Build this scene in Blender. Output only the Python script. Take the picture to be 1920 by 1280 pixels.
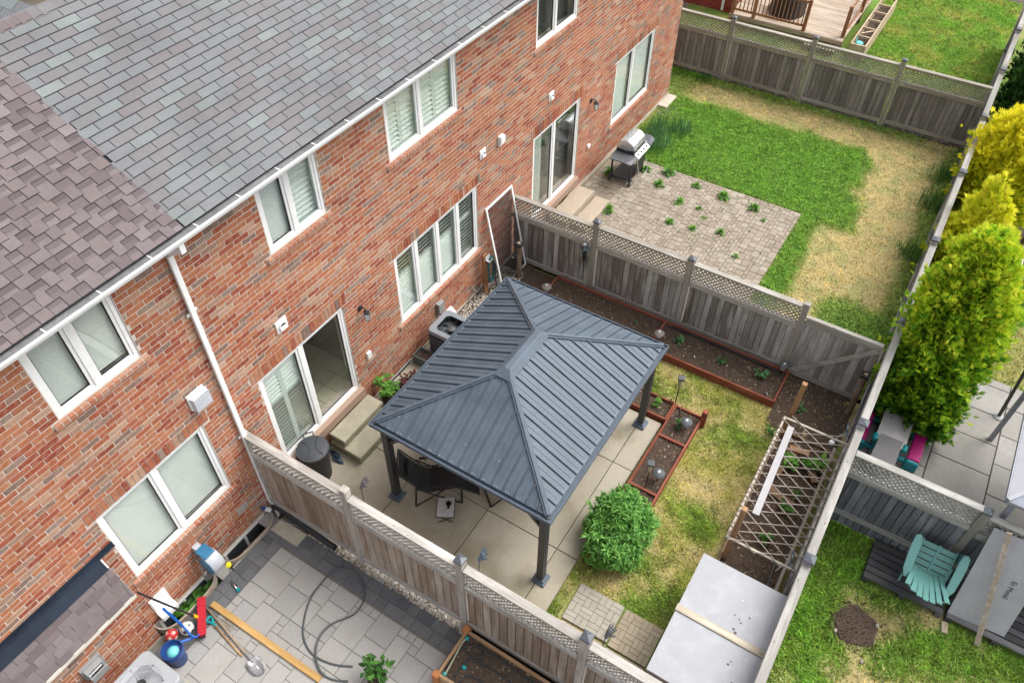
import bpy, math, random
import numpy as np
from mathutils import Vector, Matrix
random.seed(7)
NR = np.random.default_rng(11)
for _o in list(bpy.data.objects): bpy.data.objects.remove(_o)
SC = bpy.context.scene
COL = SC.collection
R = math.radians

# ---------------------------------------------------------------- camera
cam_d = bpy.data.cameras.new('camera')
cam_d.sensor_width = 36.0
cam_d.lens = 27.32
cam_d.clip_end = 400
cam = bpy.data.objects.new('camera', cam_d)
COL.objects.link(cam)
pit, yaw, roll = R(46.86), R(31.75), R(0.4865)
fw = Vector((math.cos(pit)*math.cos(yaw), math.cos(pit)*math.sin(yaw), -math.sin(pit)))
rt = Vector((math.sin(yaw), -math.cos(yaw), 0)); up = rt.cross(fw)
rt, up = math.cos(roll)*rt + math.sin(roll)*up, -math.sin(roll)*rt + math.cos(roll)*up
CAMP = Vector((0, -7.466, 12.2))
cam.matrix_world = Matrix(((rt.x, up.x, -fw.x, CAMP.x), (rt.y, up.y, -fw.y, CAMP.y), (rt.z, up.z, -fw.z, CAMP.z), (0, 0, 0, 1)))
SC.camera = cam
def in_view(x, y, z, m=0.02):
    d = Vector((x, y, z)) - CAMP
    w = d.dot(fw)
    if w <= 0: return False
    return abs(d.dot(rt)/w) < 0.659*(1+m) and abs(d.dot(up)/w) < 0.4393*(1+m)

# ---------------------------------------------------------------- light
world = bpy.data.worlds.new('World'); SC.world = world; world.use_nodes = True
wn = world.node_tree; wn.nodes.clear()
w_out = wn.nodes.new('ShaderNodeOutputWorld'); w_bg = wn.nodes.new('ShaderNodeBackground')
w_sky = wn.nodes.new('ShaderNodeTexSky'); w_sky.sky_type = 'NISHITA'; w_sky.sun_disc = False
SUN_EL, SUN_AZ = R(56), R(-38)          # azimuth of the sun measured from +x towards +y
w_sky.sun_elevation = SUN_EL; w_sky.sun_rotation = math.pi/2 - SUN_AZ
w_sky.air_density = 1.0; w_sky.dust_density = 4.0; w_sky.ozone_density = 1.0
w_hs = wn.nodes.new('ShaderNodeHueSaturation'); w_hs.inputs['Saturation'].default_value = 0.22
wn.links.new(w_sky.outputs[0], w_hs.inputs['Color']); wn.links.new(w_hs.outputs[0], w_bg.inputs['Color'])
w_bg.inputs['Strength'].default_value = 0.15
wn.links.new(w_bg.outputs[0], w_out.inputs['Surface'])
sun_d = bpy.data.lights.new('sun', 'SUN'); sun_d.energy = 0.9; sun_d.angle = R(40); sun_d.color = (1.0, 0.96, 0.9)
sun = bpy.data.objects.new('sun', sun_d); COL.objects.link(sun)
sv = Vector((math.cos(SUN_EL)*math.cos(SUN_AZ), math.cos(SUN_EL)*math.sin(SUN_AZ), math.sin(SUN_EL)))
sun.rotation_euler = sv.to_track_quat('Z', 'Y').to_euler(); sun.location = (10, -10, 30)
SC.view_settings.view_transform = 'Standard'; SC.view_settings.look = 'None'
SC.view_settings.exposure = 1.1; SC.view_settings.gamma = 1.0
SC.view_settings.use_curve_mapping = False
SC.cycles.max_bounces = 6; SC.cycles.transparent_max_bounces = 12

# ---------------------------------------------------------------- mesh helpers
class MB:
    def __init__(s): s.v = []; s.f = []; s.M = None
    def add(s, vs, fs):
        b = len(s.v)
        if s.M is not None: vs = [tuple(s.M @ Vector(p)) for p in vs]
        s.v += [tuple(p) for p in vs]; s.f += [tuple(b+i for i in q) for q in fs]
        return s
    def box(s, x0, x1, y0, y1, z0, z1):
        return s.add([(x0,y0,z0),(x1,y0,z0),(x1,y1,z0),(x0,y1,z0),(x0,y0,z1),(x1,y0,z1),(x1,y1,z1),(x0,y1,z1)],
              [(0,3,2,1),(4,5,6,7),(0,1,5,4),(1,2,6,5),(2,3,7,6),(3,0,4,7)])
    def cbox(s, cx, cy, z0, sx, sy, sz): return s.box(cx-sx/2, cx+sx/2, cy-sy/2, cy+sy/2, z0, z0+sz)
    def rbox(s, x0, x1, y0, y1, z0, z1, b=0.006):   # box with chamfered upper edges
        return s.add([(x0,y0,z0),(x1,y0,z0),(x1,y1,z0),(x0,y1,z0),(x0,y0,z1-b),(x1,y0,z1-b),(x1,y1,z1-b),(x0,y1,z1-b),
               (x0+b,y0+b,z1),(x1-b,y0+b,z1),(x1-b,y1-b,z1),(x0+b,y1-b,z1)],
              [(0,3,2,1),(0,1,5,4),(1,2,6,5),(2,3,7,6),(3,0,4,7),(4,5,9,8),(5,6,10,9),(6,7,11,10),(7,4,8,11),(8,9,10,11)])
    def beam(s, p, q, w, h, upv=(0,0,1)):
        p = Vector(p); q = Vector(q); d = (q-p).normalized(); u = Vector(upv)
        a = d.cross(u)
        if a.length < 1e-4: a = d.cross(Vector((1,0,0)))
        a.normalize(); u = a.cross(d); vs = []
        for e in (p, q):
            for i, j in ((-1,-1),(1,-1),(1,1),(-1,1)): vs.append(e + a*(i*w/2) + u*(j*h/2))
        return s.add(vs, [(3,2,1,0),(4,5,6,7),(0,1,5,4),(1,2,6,5),(2,3,7,6),(3,0,4,7)])
    def tube(s, pts, r, n=8, closed=False):
        pts = [Vector(p) for p in pts]; k = len(pts); rr = r if isinstance(r, (list, tuple)) else [r]*k
        t0 = (pts[1]-pts[0]).normalized(); a = t0.cross(Vector((0,0,1)))
        if a.length < 1e-3: a = t0.cross(Vector((1,0,0)))
        a.normalize(); vs = []; fs = []
        for i, p in enumerate(pts):
            if closed: t = pts[(i+1) % k]-pts[i-1]
            else: t = pts[min(i+1, k-1)]-pts[max(i-1, 0)]
            if t.length < 1e-9: t = t0.copy()
            t.normalize(); a = (a - t*a.dot(t))
            if a.length < 1e-6: a = t.orthogonal()
            a.normalize(); b = t.cross(a)
            for j in range(n):
                g = 2*math.pi*j/n; vs.append(p + (a*math.cos(g)+b*math.sin(g))*rr[i])
        m = k if closed else k-1
        for i in range(m):
            i2 = (i+1) % k
            for j in range(n): fs.append((i*n+j, i*n+(j+1) % n, i2*n+(j+1) % n, i2*n+j))
        if not closed: fs.append(tuple(range(n-1, -1, -1))); fs.append(tuple((k-1)*n+j for j in range(n)))
        return s.add(vs, fs)
    def lathe(s, prof, c=(0,0,0), n=16, sx=1, sy=1, caps=True):
        vs = []; fs = []; k = len(prof)
        for r, z in prof:
            for j in range(n):
                g = 2*math.pi*j/n; vs.append((c[0]+r*sx*math.cos(g), c[1]+r*sy*math.sin(g), c[2]+z))
        for i in range(k-1):
            for j in range(n): fs.append((i*n+j, i*n+(j+1) % n, (i+1)*n+(j+1) % n, (i+1)*n+j))
        if caps: fs.append(tuple(range(n-1, -1, -1))); fs.append(tuple((k-1)*n+j for j in range(n)))
        return s.add(vs, fs)
    def sphere(s, c, r, n=14, m=8, sc=(1,1,1)):
        vs = [(c[0], c[1], c[2]+r*sc[2])]; fs = []
        for i in range(1, m):
            t = math.pi*i/m
            for j in range(n):
                g = 2*math.pi*j/n; vs.append((c[0]+r*sc[0]*math.sin(t)*math.cos(g), c[1]+r*sc[1]*math.sin(t)*math.sin(g), c[2]+r*sc[2]*math.cos(t)))
        vs.append((c[0], c[1], c[2]-r*sc[2])); e = len(vs)-1
        for j in range(n):
            fs.append((0, 1+j, 1+(j+1) % n)); fs.append((e, 1+(m-2)*n+(j+1) % n, 1+(m-2)*n+j))
            for i in range(m-2): fs.append((1+i*n+j, 1+(i+1)*n+j, 1+(i+1)*n+(j+1) % n, 1+i*n+(j+1) % n))
        return s.add(vs, fs)
    def prism(s, poly, z0, z1):
        n = len(poly); vs = [(x, y, z0) for x, y in poly]+[(x, y, z1) for x, y in poly]
        return s.add(vs, [tuple(range(n-1,-1,-1)), tuple(range(n, 2*n))]+[(i, (i+1) % n, n+(i+1) % n, n+i) for i in range(n)])
    def plate(s, pts, t=0.004):      # a planar polygon given a thickness along its normal
        P = [Vector(p) for p in pts]; nrm = (P[1]-P[0]).cross(P[2]-P[0]).normalized()*t; n = len(P)
        return s.add([p for p in P]+[p+nrm for p in P], [tuple(range(n-1,-1,-1)), tuple(range(n, 2*n))]+[(i, (i+1) % n, n+(i+1) % n, n+i) for i in range(n)])
    def mesh(s, name):
        me = bpy.data.meshes.new(name); me.from_pydata(s.v, [], s.f); me.update(); return me
    def build(s, name, mat, parent=None, smooth=False, bevel=0, loc=None, rot=None, attr=None):
        me = s.mesh(name); o = link(name, me, mat, parent, loc, rot)
        if smooth: shade(me, smooth)
        if bevel:
            m = o.modifiers.new('bevel', 'BEVEL'); m.width = bevel; m.segments = 2; m.limit_method = 'ANGLE'
        return o
def shade(me, ang=True):
    me.polygons.foreach_set('use_smooth', [True]*len(me.polygons))
    if ang is not True:
        try: me.set_sharp_from_angle(angle=R(ang))
        except Exception: pass
def link(name, me, mat=None, parent=None, loc=None, rot=None):
    o = bpy.data.objects.new(name, me); COL.objects.link(o)
    if mat is not None:
        ms = mat if isinstance(mat, (list, tuple)) else [mat]
        if me is not None and len(me.materials) == 0:
            for m in ms: me.materials.append(m)
    if parent is not None: o.parent = parent
    if loc is not None: o.location = loc
    if rot is not None: o.rotation_euler = rot
    return o
def empty(name, loc=(0,0,0), rz=0, label=None, cat=None, group=None):
    o = bpy.data.objects.new(name, None); COL.objects.link(o); o.location = loc; o.rotation_euler = (0,0,rz)
    o.empty_display_size = 0.1
    return tag(o, label, cat, group)
def tag(o, label=None, cat=None, group=None, kind=None):
    if label: o['label'] = label
    if cat: o['category'] = cat
    if group: o['group'] = group
    if kind: o['kind'] = kind
    return o
def copy_tree(o, parent=None):
    c = o.copy(); COL.objects.link(c); c.parent = parent
    for ch in list(o.children): copy_tree(ch, c)
    return c
def arrays_mesh(name, V, F, col=None, smooth=False):      # V (n,3), F (m,k) numpy
    me = bpy.data.meshes.new(name); n, m, k = len(V), len(F), F.shape[1]
    me.vertices.add(n); me.vertices.foreach_set('co', np.ascontiguousarray(V, dtype=np.float32).ravel())
    me.loops.add(m*k); me.loops.foreach_set('vertex_index', np.ascontiguousarray(F, dtype=np.int32).ravel())
    me.polygons.add(m); me.polygons.foreach_set('loop_start', np.arange(0, m*k, k, dtype=np.int32))
    me.update(calc_edges=True)
    if col is not None:
        a = me.color_attributes.new('Col', 'FLOAT_COLOR', 'POINT')
        c4 = np.ones((n, 4), dtype=np.float32); c4[:, :3] = col; a.data.foreach_set('color', c4.ravel())
    if smooth: shade(me)
    return me
def vnoise(x, y, s, seed=0):     # smooth value noise on numpy arrays
    x = np.asarray(x, float)/s + seed*17.3; y = np.asarray(y, float)/s + seed*9.7
    xi = np.floor(x).astype(np.int64); yi = np.floor(y).astype(np.int64); fx = x-xi; fy = y-yi
    fx = fx*fx*(3-2*fx); fy = fy*fy*(3-2*fy)
    def h(a, b):
        n = (a*374761393 + b*668265263 + seed*1442695) & 0x7fffffff; n = ((n ^ (n >> 13))*1274126177) & 0x7fffffff
        return ((n ^ (n >> 16)) & 0xffff)/65535.0
    return (h(xi,yi)*(1-fx)+h(xi+1,yi)*fx)*(1-fy)+(h(xi,yi+1)*(1-fx)+h(xi+1,yi+1)*fx)*fy
def fbm(x, y, s, seed=0):
    return 0.5*vnoise(x,y,s,seed)+0.3*vnoise(x,y,s/2.1,seed+1)+0.2*vnoise(x,y,s/4.3,seed+2)

# ---------------------------------------------------------------- materials
MATS = {}
def nmat(name):
    m = bpy.data.materials.new(name); m.use_nodes = True; nt = m.node_tree
    return m, nt, nt.nodes['Principled BSDF']
def N(nt, t, **k):
    n = nt.nodes.new(t)
    for a, b in k.items(): setattr(n, a, b)
    return n
def rgba(c): return (c[0], c[1], c[2], 1.0)
def srgb(r, g, b):
    f = lambda u: (u/255)/12.92 if u/255 <= 0.04045 else ((u/255+0.055)/1.055)**2.4
    return (f(r), f(g), f(b))
def rnd(nt):
    g = N(nt, 'ShaderNodeNewGeometry'); o = N(nt, 'ShaderNodeObjectInfo')
    a = N(nt, 'ShaderNodeMath', operation='ADD'); nt.links.new(g.outputs['Random Per Island'], a.inputs[0]); nt.links.new(o.outputs['Random'], a.inputs[1])
    f = N(nt, 'ShaderNodeMath', operation='FRACT'); nt.links.new(a.outputs[0], f.inputs[0]); return f.outputs[0]
def noise(nt, scale, detail=4, rough=0.55, vec=None, dim='3D'):
    n = N(nt, 'ShaderNodeTexNoise'); n.inputs['Scale'].default_value = scale; n.inputs['Detail'].default_value = detail; n.inputs['Roughness'].default_value = rough
    if vec is not None: nt.links.new(vec, n.inputs['Vector'])
    return n.outputs['Fac']
def coords(nt, kind='Object', scale=(1,1,1), shift=None):
    t = N(nt, 'ShaderNodeTexCoord'); mp = N(nt, 'ShaderNodeMapping'); mp.inputs['Scale'].default_value = scale
    if kind == 'World':
        g = N(nt, 'ShaderNodeNewGeometry'); src = g.outputs['Position']
    else: src = t.outputs[kind]
    if shift is not None:
        c = N(nt, 'ShaderNodeCombineXYZ')
        for i, s in enumerate((31.0, 17.0, 23.0)):
            q = N(nt, 'ShaderNodeMath', operation='MULTIPLY'); q.inputs[1].default_value = s; nt.links.new(shift, q.inputs[0]); nt.links.new(q.outputs[0], c.inputs[i])
        ad = N(nt, 'ShaderNodeVectorMath', operation='ADD'); nt.links.new(src, ad.inputs[0]); nt.links.new(c.outputs[0], ad.inputs[1]); src = ad.outputs[0]
    nt.links.new(src, mp.inputs['Vector']); return mp.outputs[0]
def ramp(nt, fac, stops, interp='LINEAR'):
    r = N(nt, 'ShaderNodeValToRGB'); r.color_ramp.interpolation = interp; e = r.color_ramp.elements
    while len(e) < len(stops): e.new(0.5)
    for i, (p, c) in enumerate(stops): e[i].position = p; e[i].color = rgba(c) if len(c) == 3 else c
    nt.links.new(fac, r.inputs[0]); return r.outputs[0]
def mixc(nt, fac, a, b, mode='MIX'):
    m = N(nt, 'ShaderNodeMix', data_type='RGBA', blend_type=mode)
    for s, i in ((fac, 0), (a, 6), (b, 7)):
        if isinstance(s, (int, float)): m.inputs[i].default_value = s
        elif isinstance(s, tuple): m.inputs[i].default_value = rgba(s)
        else: nt.links.new(s, m.inputs[i])
    return m.outputs[2]
def maprange(nt, v, a, b, c, d):
    m = N(nt, 'ShaderNodeMapRange'); nt.links.new(v, m.inputs[0])
    for i, q in enumerate((a, b, c, d)): m.inputs[i+1].default_value = q
    return m.outputs[0]
def bump(nt, b, h, strength=0.3, dist=0.01):
    n = N(nt, 'ShaderNodeBump'); n.inputs['Strength'].default_value = strength; n.inputs['Distance'].default_value = dist
    nt.links.new(h, n.inputs['Height']); nt.links.new(n.outputs[0], b.inputs['Normal'])
def M_plain(name, c, rough=0.5, metal=0.0, var=0.12, scale=6.0, bmp=0.05, spec=0.5):
    if name in MATS: return MATS[name]
    m, nt, b = nmat(name); v = coords(nt)
    f = noise(nt, scale, 5, 0.6, v); g = noise(nt, scale*9, 3, 0.6, v)
    k = maprange(nt, f, 0.3, 0.7, 1-var, 1+var); k2 = maprange(nt, g, 0.3, 0.7, 1-var*0.5, 1+var*0.5)
    q = N(nt, 'ShaderNodeMath', operation='MULTIPLY'); nt.links.new(k, q.inputs[0]); nt.links.new(k2, q.inputs[1])
    col = N(nt, 'ShaderNodeVectorMath', operation='SCALE'); col.inputs[0].default_value = c; nt.links.new(q.outputs[0], col.inputs['Scale'])
    nt.links.new(col.outputs[0], b.inputs['Base Color']); b.inputs['Metallic'].default_value = metal
    nt.links.new(maprange(nt, f, 0.2, 0.8, max(0.05, rough-0.08), min(1, rough+0.08)), b.inputs['Roughness'])
    b.inputs['Specular IOR Level'].default_value = spec
    if bmp: bump(nt, b, g, bmp, 0.004)
    MATS[name] = m; return m
def M_var(name, stops, rough=0.85, gs=40.0, grain=0.25, bs=0.4, patch=None, patch_scale=3.0, patch_amt=0.5, bd=0.006, interp='LINEAR', spec=0.3, macro=0.0):
    """each piece takes one colour of the ramp, plus fine grain and optional staining of its own shape"""
    if name in MATS: return MATS[name]
    m, nt, b = nmat(name); r = rnd(nt); col = ramp(nt, r, stops, interp); v = coords(nt, 'World')
    g = noise(nt, gs, 5, 0.65, v)
    k = maprange(nt, g, 0.25, 0.75, 1-grain, 1+grain)
    s = N(nt, 'ShaderNodeVectorMath', operation='SCALE'); nt.links.new(col, s.inputs[0]); nt.links.new(k, s.inputs['Scale']); c = s.outputs[0]
    if patch:
        f = noise(nt, patch_scale, 5, 0.6, v); c = mixc(nt, maprange(nt, f, 0.48, 0.72, 0, patch_amt), c, patch)
    if macro:
        k3 = maprange(nt, noise(nt, 0.9, 4, 0.6, v), 0.3, 0.7, 1-macro, 1+macro); s3 = N(nt, 'ShaderNodeVectorMath', operation='SCALE'); nt.links.new(c, s3.inputs[0]); nt.links.new(k3, s3.inputs['Scale']); c = s3.outputs[0]
    nt.links.new(c, b.inputs['Base Color']); b.inputs['Roughness'].default_value = rough; b.inputs['Specular IOR Level'].default_value = spec
    bump(nt, b, g, bs, bd); MATS[name] = m; return m
def M_wood(name, ca, cb, cc, axis=2, rough=0.85, stain=None, stain_amt=0.5, grain=1.0):
    """weathered or sawn wood, grain along the given object axis, one tone per piece"""
    if name in MATS: return MATS[name]
    m, nt, b = nmat(name); r = rnd(nt)
    sc = [26.0*grain]*3; sc[axis] = 1.3*grain
    v = coords(nt, 'Object', tuple(sc), r); g = noise(nt, 1.0, 6, 0.7, v)
    sc2 = [7.0]*3; sc2[axis] = 1.0
    v2 = coords(nt, 'Object', tuple(sc2), r); g2 = noise(nt, 1.0, 4, 0.6, v2)
    base = ramp(nt, r, [(0.0, ca), (0.35, cb), (0.5, ca), (0.75, cc), (1.0, cb)])
    c = mixc(nt, maprange(nt, g, 0.32, 0.68, 0.0, 1.0), mixc(nt, 0.42, base, (0.02,0.017,0.014)), base)
    c = mixc(nt, maprange(nt, g2, 0.5, 0.75, 0, 0.45), c, tuple(min(1, q*1.5+0.03) for q in cc))
    if stain:
        vw = coords(nt, 'World'); f = noise(nt, 2.3, 5, 0.65, vw); c = mixc(nt, maprange(nt, f, 0.5, 0.75, 0, stain_amt), c, stain)
    # knots
    vo = N(nt, 'ShaderNodeTexVoronoi'); vs = [9.0]*3; vs[axis] = 3.0
    nt.links.new(coords(nt, 'Object', tuple(vs), r), vo.inputs['Vector']); vo.inputs['Scale'].default_value = 1.0
    c = mixc(nt, maprange(nt, vo.outputs['Distance'], 0.05, 0.12, 0.6, 0.0), c, (0.035, 0.024, 0.017))
    nt.links.new(c, b.inputs['Base Color']); b.inputs['Roughness'].default_value = rough; b.inputs['Specular IOR Level'].default_value = 0.25
    bump(nt, b, g, 0.35, 0.004); MATS[name] = m; return m
def M_leaf(name, stops, rough=0.55, trans=0.25):
    if name in MATS: return MATS[name]
    m, nt, b = nmat(name); r = rnd(nt); c = ramp(nt, r, stops)
    nt.links.new(c, b.inputs['Base Color']); b.inputs['Roughness'].default_value = rough; b.inputs['Specular IOR Level'].default_value = 0.3
    t = N(nt, 'ShaderNodeBsdfTranslucent'); nt.links.new(c, t.inputs['Color']); mx = N(nt, 'ShaderNodeMixShader'); mx.inputs[0].default_value = trans
    nt.links.new(b.outputs[0], mx.inputs[1]); nt.links.new(t.outputs[0], mx.inputs[2]); nt.links.new(mx.outputs[0], nt.nodes['Material Output'].inputs['Surface'])
    MATS[name] = m; return m
def M_attr(name, rough=0.9, trans=0.0, gs=None, grain=0.3, bs=0.4):
    """colour carried by the piece itself (grass and soil sheets)"""
    if name in MATS: return MATS[name]
    m, nt, b = nmat(name); a = N(nt, 'ShaderNodeVertexColor'); a.layer_name = 'Col'; c = a.outputs['Color']
    if gs:
        g = noise(nt, gs, 6, 0.7, coords(nt, 'World')); k = maprange(nt, g, 0.25, 0.75, 1-grain, 1+grain)
        s = N(nt, 'ShaderNodeVectorMath', operation='SCALE'); nt.links.new(c, s.inputs[0]); nt.links.new(k, s.inputs['Scale']); c = s.outputs[0]; bump(nt, b, g, bs, 0.02)
    nt.links.new(c, b.inputs['Base Color']); b.inputs['Roughness'].default_value = rough; b.inputs['Specular IOR Level'].default_value = 0.2
    if trans:
        t = N(nt, 'ShaderNodeBsdfTranslucent'); nt.links.new(c, t.inputs['Color']); mx = N(nt, 'ShaderNodeMixShader'); mx.inputs[0].default_value = trans
        nt.links.new(b.outputs[0], mx.inputs[1]); nt.links.new(t.outputs[0], mx.inputs[2]); nt.links.new(mx.outputs[0], nt.nodes['Material Output'].inputs['Surface'])
    MATS[name] = m; return m
def M_glass(name='glass', tint=(0.945, 0.965, 0.955), refl=0.08):
    if name in MATS: return MATS[name]
    m = bpy.data.materials.new(name); m.use_nodes = True; nt = m.node_tree; nt.nodes.clear()
    o = N(nt, 'ShaderNodeOutputMaterial'); t = N(nt, 'ShaderNodeBsdfTransparent'); t.inputs[0].default_value = rgba(tint)
    g = N(nt, 'ShaderNodeBsdfGlossy'); g.inputs['Roughness'].default_value = 0.02; g.inputs['Color'].default_value = (0.95,0.97,0.97,1)
    fr = N(nt, 'ShaderNodeLayerWeight'); fr.inputs['Blend'].default_value = 0.5
    pw = N(nt, 'ShaderNodeMath', operation='POWER'); nt.links.new(fr.outputs['Facing'], pw.inputs[0]); pw.inputs[1].default_value = 4.0
    a = N(nt, 'ShaderNodeMath', operation='MULTIPLY_ADD', use_clamp=True); nt.links.new(pw.outputs[0], a.inputs[0]); a.inputs[1].default_value = 0.45; a.inputs[2].default_value = refl
    mx = N(nt, 'ShaderNodeMixShader'); nt.links.new(a.outputs[0], mx.inputs[0]); nt.links.new(t.outputs[0], mx.inputs[1]); nt.links.new(g.outputs[0], mx.inputs[2])
    nt.links.new(mx.outputs[0], o.inputs['Surface']); MATS[name] = m; return m

WHITE = M_plain('white_vinyl', (0.80, 0.80, 0.79), 0.35, var=0.04, bmp=0.02)
DARKIN = M_plain('dark_room', (0.10, 0.10, 0.095), 0.9, var=0.1)
GLASS = M_glass()
# ================================================================ ground sheets
SOIL_C = np.array((0.060, 0.040, 0.028)); DRY_C = np.array((0.70, 0.58, 0.27)); GRN_C = np.array((0.22, 0.36, 0.052)); LUSH_C = np.array((0.19, 0.40, 0.042)); MID_C = np.array((0.44, 0.43, 0.10))
def lerp(a, b, t): t = np.clip(t, 0, 1)[..., None]; return a*(1-t)+b*t
def sst(e0, e1, v): t = np.clip((v-e0)/(e1-e0), 0, 1); return t*t*(3-2*t)
def lawn_main(x, y):      # returns colour and lushness
    n = fbm(x, y, 1.1, 3); n2 = fbm(x, y, 0.35, 5)
    g = sst(0.52, 0.74, n*0.6+n2*0.4 + 0.10*sst(6.6, 5.2, x) + 0.07*sst(-5.6, -5.2, y)); c = lerp(DRY_C, MID_C, sst(0.30, 0.70, n2)); c = lerp(c, GRN_C*1.15, g)
    return c, 0.45+0.5*g
def lawn_far(x, y):
    n = fbm(x, y, 0.8, 8); n2 = fbm(x, y, 0.3, 12); w = (n-0.5)*0.9
    clover = sst(17.15, 17.5, x+w*0.4)*sst(21.35, 20.95, x+w)*sst(-6.25, -5.9, y+w*0.9+0.22*np.clip(20.2-x, 0, 3))*sst(0.2, -0.4, y)
    strip = sst(-5.2, -5.35, y)*sst(-5.95, -5.7, y+w*0.5)*sst(13.4, 13.7, x)*sst(18.4, 18.0, x)
    tip = sst(17.3, 17.6, x)*sst(19.3, 18.9, x+w)*sst(-6.1, -5.8, y+w)*sst(-4.9, -5.2, y)
    patch = sst(12.9, 13.3, x+w)*sst(15.2, 14.7, x+w)*sst(-6.5, -7.0, y+w)
    edge = sst(22.2, 22.6, x+w*0.3)*0.8*sst(-7.6, -6.8, y) + sst(-7.75, -8.1, y+w*0.4)*0.7 + sst(-0.9, -0.1, y)*0.7*sst(20.9, 21.1, x)
    g = np.clip(np.maximum(np.maximum(clover, strip), np.maximum(tip, np.maximum(patch*0.85, edge)))*(0.85+0.3*n2), 0, 1)
    c = lerp(DRY_C, DRY_C*np.array((0.72, 0.86, 0.75)), sst(0.45, 0.7, n2)); c = lerp(c, LUSH_C, g)
    return c, 0.3+0.75*g
def lawn_right(x, y):
    n = fbm(x, y, 0.9, 21); n2 = fbm(x, y, 0.28, 23)
    dry = sst(0.50, 0.70, n*0.75+n2*0.25+0.16*sst(7.4, 6.4, x)*sst(-8.9, -9.6, y))*sst(9.2, 8.8, x) + sst(14.0, 14.6, x)*sst(0.35, 0.6, n)*0.65
    c = lerp(GRN_C, LUSH_C, sst(0.35, 0.65, n2)); c = lerp(c, DRY_C*0.9, dry)
    m = np.hypot((x-7.55)/0.36, (y+9.48)/0.36)+0.35*(n2-0.5); c = lerp(SOIL_C, c, sst(0.9, 1.1, m))
    return c, np.where(m < 1.05, 0.0, 0.95-0.55*dry)
def lawn_beyond(x, y):
    n = fbm(x, y, 1.2, 31); n2 = fbm(x, y, 0.4, 33); c = lerp(GRN_C*1.1, LUSH_C, sst(0.3, 0.65, n)); c = lerp(c, MID_C, sst(0.50, 0.75, n2)*0.8); return c, 0.8+0*n
SHEET = M_attr('turf_sheet', 0.95, gs=60, grain=0.45, bs=0.6); BLADE = M_attr('grass_blade', 0.6, trans=0.3)
def lawn(name, x0, x1, y0, y1, z, fn, dens, hmax, step=0.09, skip=None, seed=1, gname=None, glabel=None, soil_mix=0.28):
    nx, ny = int((x1-x0)/step)+2, int((y1-y0)/step)+2; X, Y = np.meshgrid(np.linspace(x0, x1, nx), np.linspace(y0, y1, ny))
    c, l = fn(X, Y); Z = z + 0.03*(fbm(X, Y, 0.7, seed)-0.5); c = lerp(c*0.70, np.broadcast_to(SOIL_C*1.4, c.shape), soil_mix*(1-0*l))
    V = np.stack([X, Y, Z], -1).reshape(-1, 3); i = np.arange(nx*ny).reshape(ny, nx); F = np.stack([i[:-1,:-1], i[:-1,1:], i[1:,1:], i[1:,:-1]], -1).reshape(-1, 4)
    o = link(name, arrays_mesh(name, V, F, c.reshape(-1, 3), True), SHEET); tag(o, kind='structure')
    if not dens: return
    n = int(dens*(x1-x0)*(y1-y0)); g = np.random.default_rng(seed); px = g.uniform(x0, x1, n); py = g.uniform(y0, y1, n); c, l = fn(px, py)
    keep = g.random(n) < np.clip(l*1.1, 0.0, 1)
    if skip is not None: keep &= ~skip(px, py)
    px, py, c, l = px[keep], py[keep], c[keep], l[keep]; n = len(px)
    c, _l = fn(px+g.normal(0, 0.13, n), py+g.normal(0, 0.13, n)); tone = np.clip(0.30+1.35*fbm(px, py, 0.13, seed+50), 0.45, 1.5)
    c = c*tone[:, None]
    h = hmax*(0.35+0.85*g.random(n))*(0.45+0.6*l)*(0.7+0.6*fbm(px, py, 0.2, seed+60)); a = g.uniform(0, 2*np.pi, n); w = 0.007+0.012*g.random(n); lean = h*(0.3+0.9*g.random(n)); b = a + g.uniform(-1, 1, n) + np.pi/2
    zz = z + 0.03*(fbm(px, py, 0.7, seed)-0.5)-0.004; V = np.zeros((n, 3, 3)); V[:,0,0] = px-np.cos(a)*w; V[:,0,1] = py-np.sin(a)*w; V[:,1,0] = px+np.cos(a)*w; V[:,1,1] = py+np.sin(a)*w
    V[:,2,0] = px+np.cos(b)*lean; V[:,2,1] = py+np.sin(b)*lean; V[:,0,2] = V[:,1,2] = zz; V[:,2,2] = zz+h
    cc = c*(0.62+0.80*g.random((n, 1)))*np.where(g.random((n, 1)) < 0.10, np.array([[1.35, 1.15, 0.9]]), 1.0)
    F = np.arange(3*n).reshape(n, 3); og = link(gname or 'grass', arrays_mesh('grass', V.reshape(-1, 3), F, np.repeat(cc, 3, 0)), BLADE); tag(og, glabel, 'grass', kind='stuff')
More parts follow.
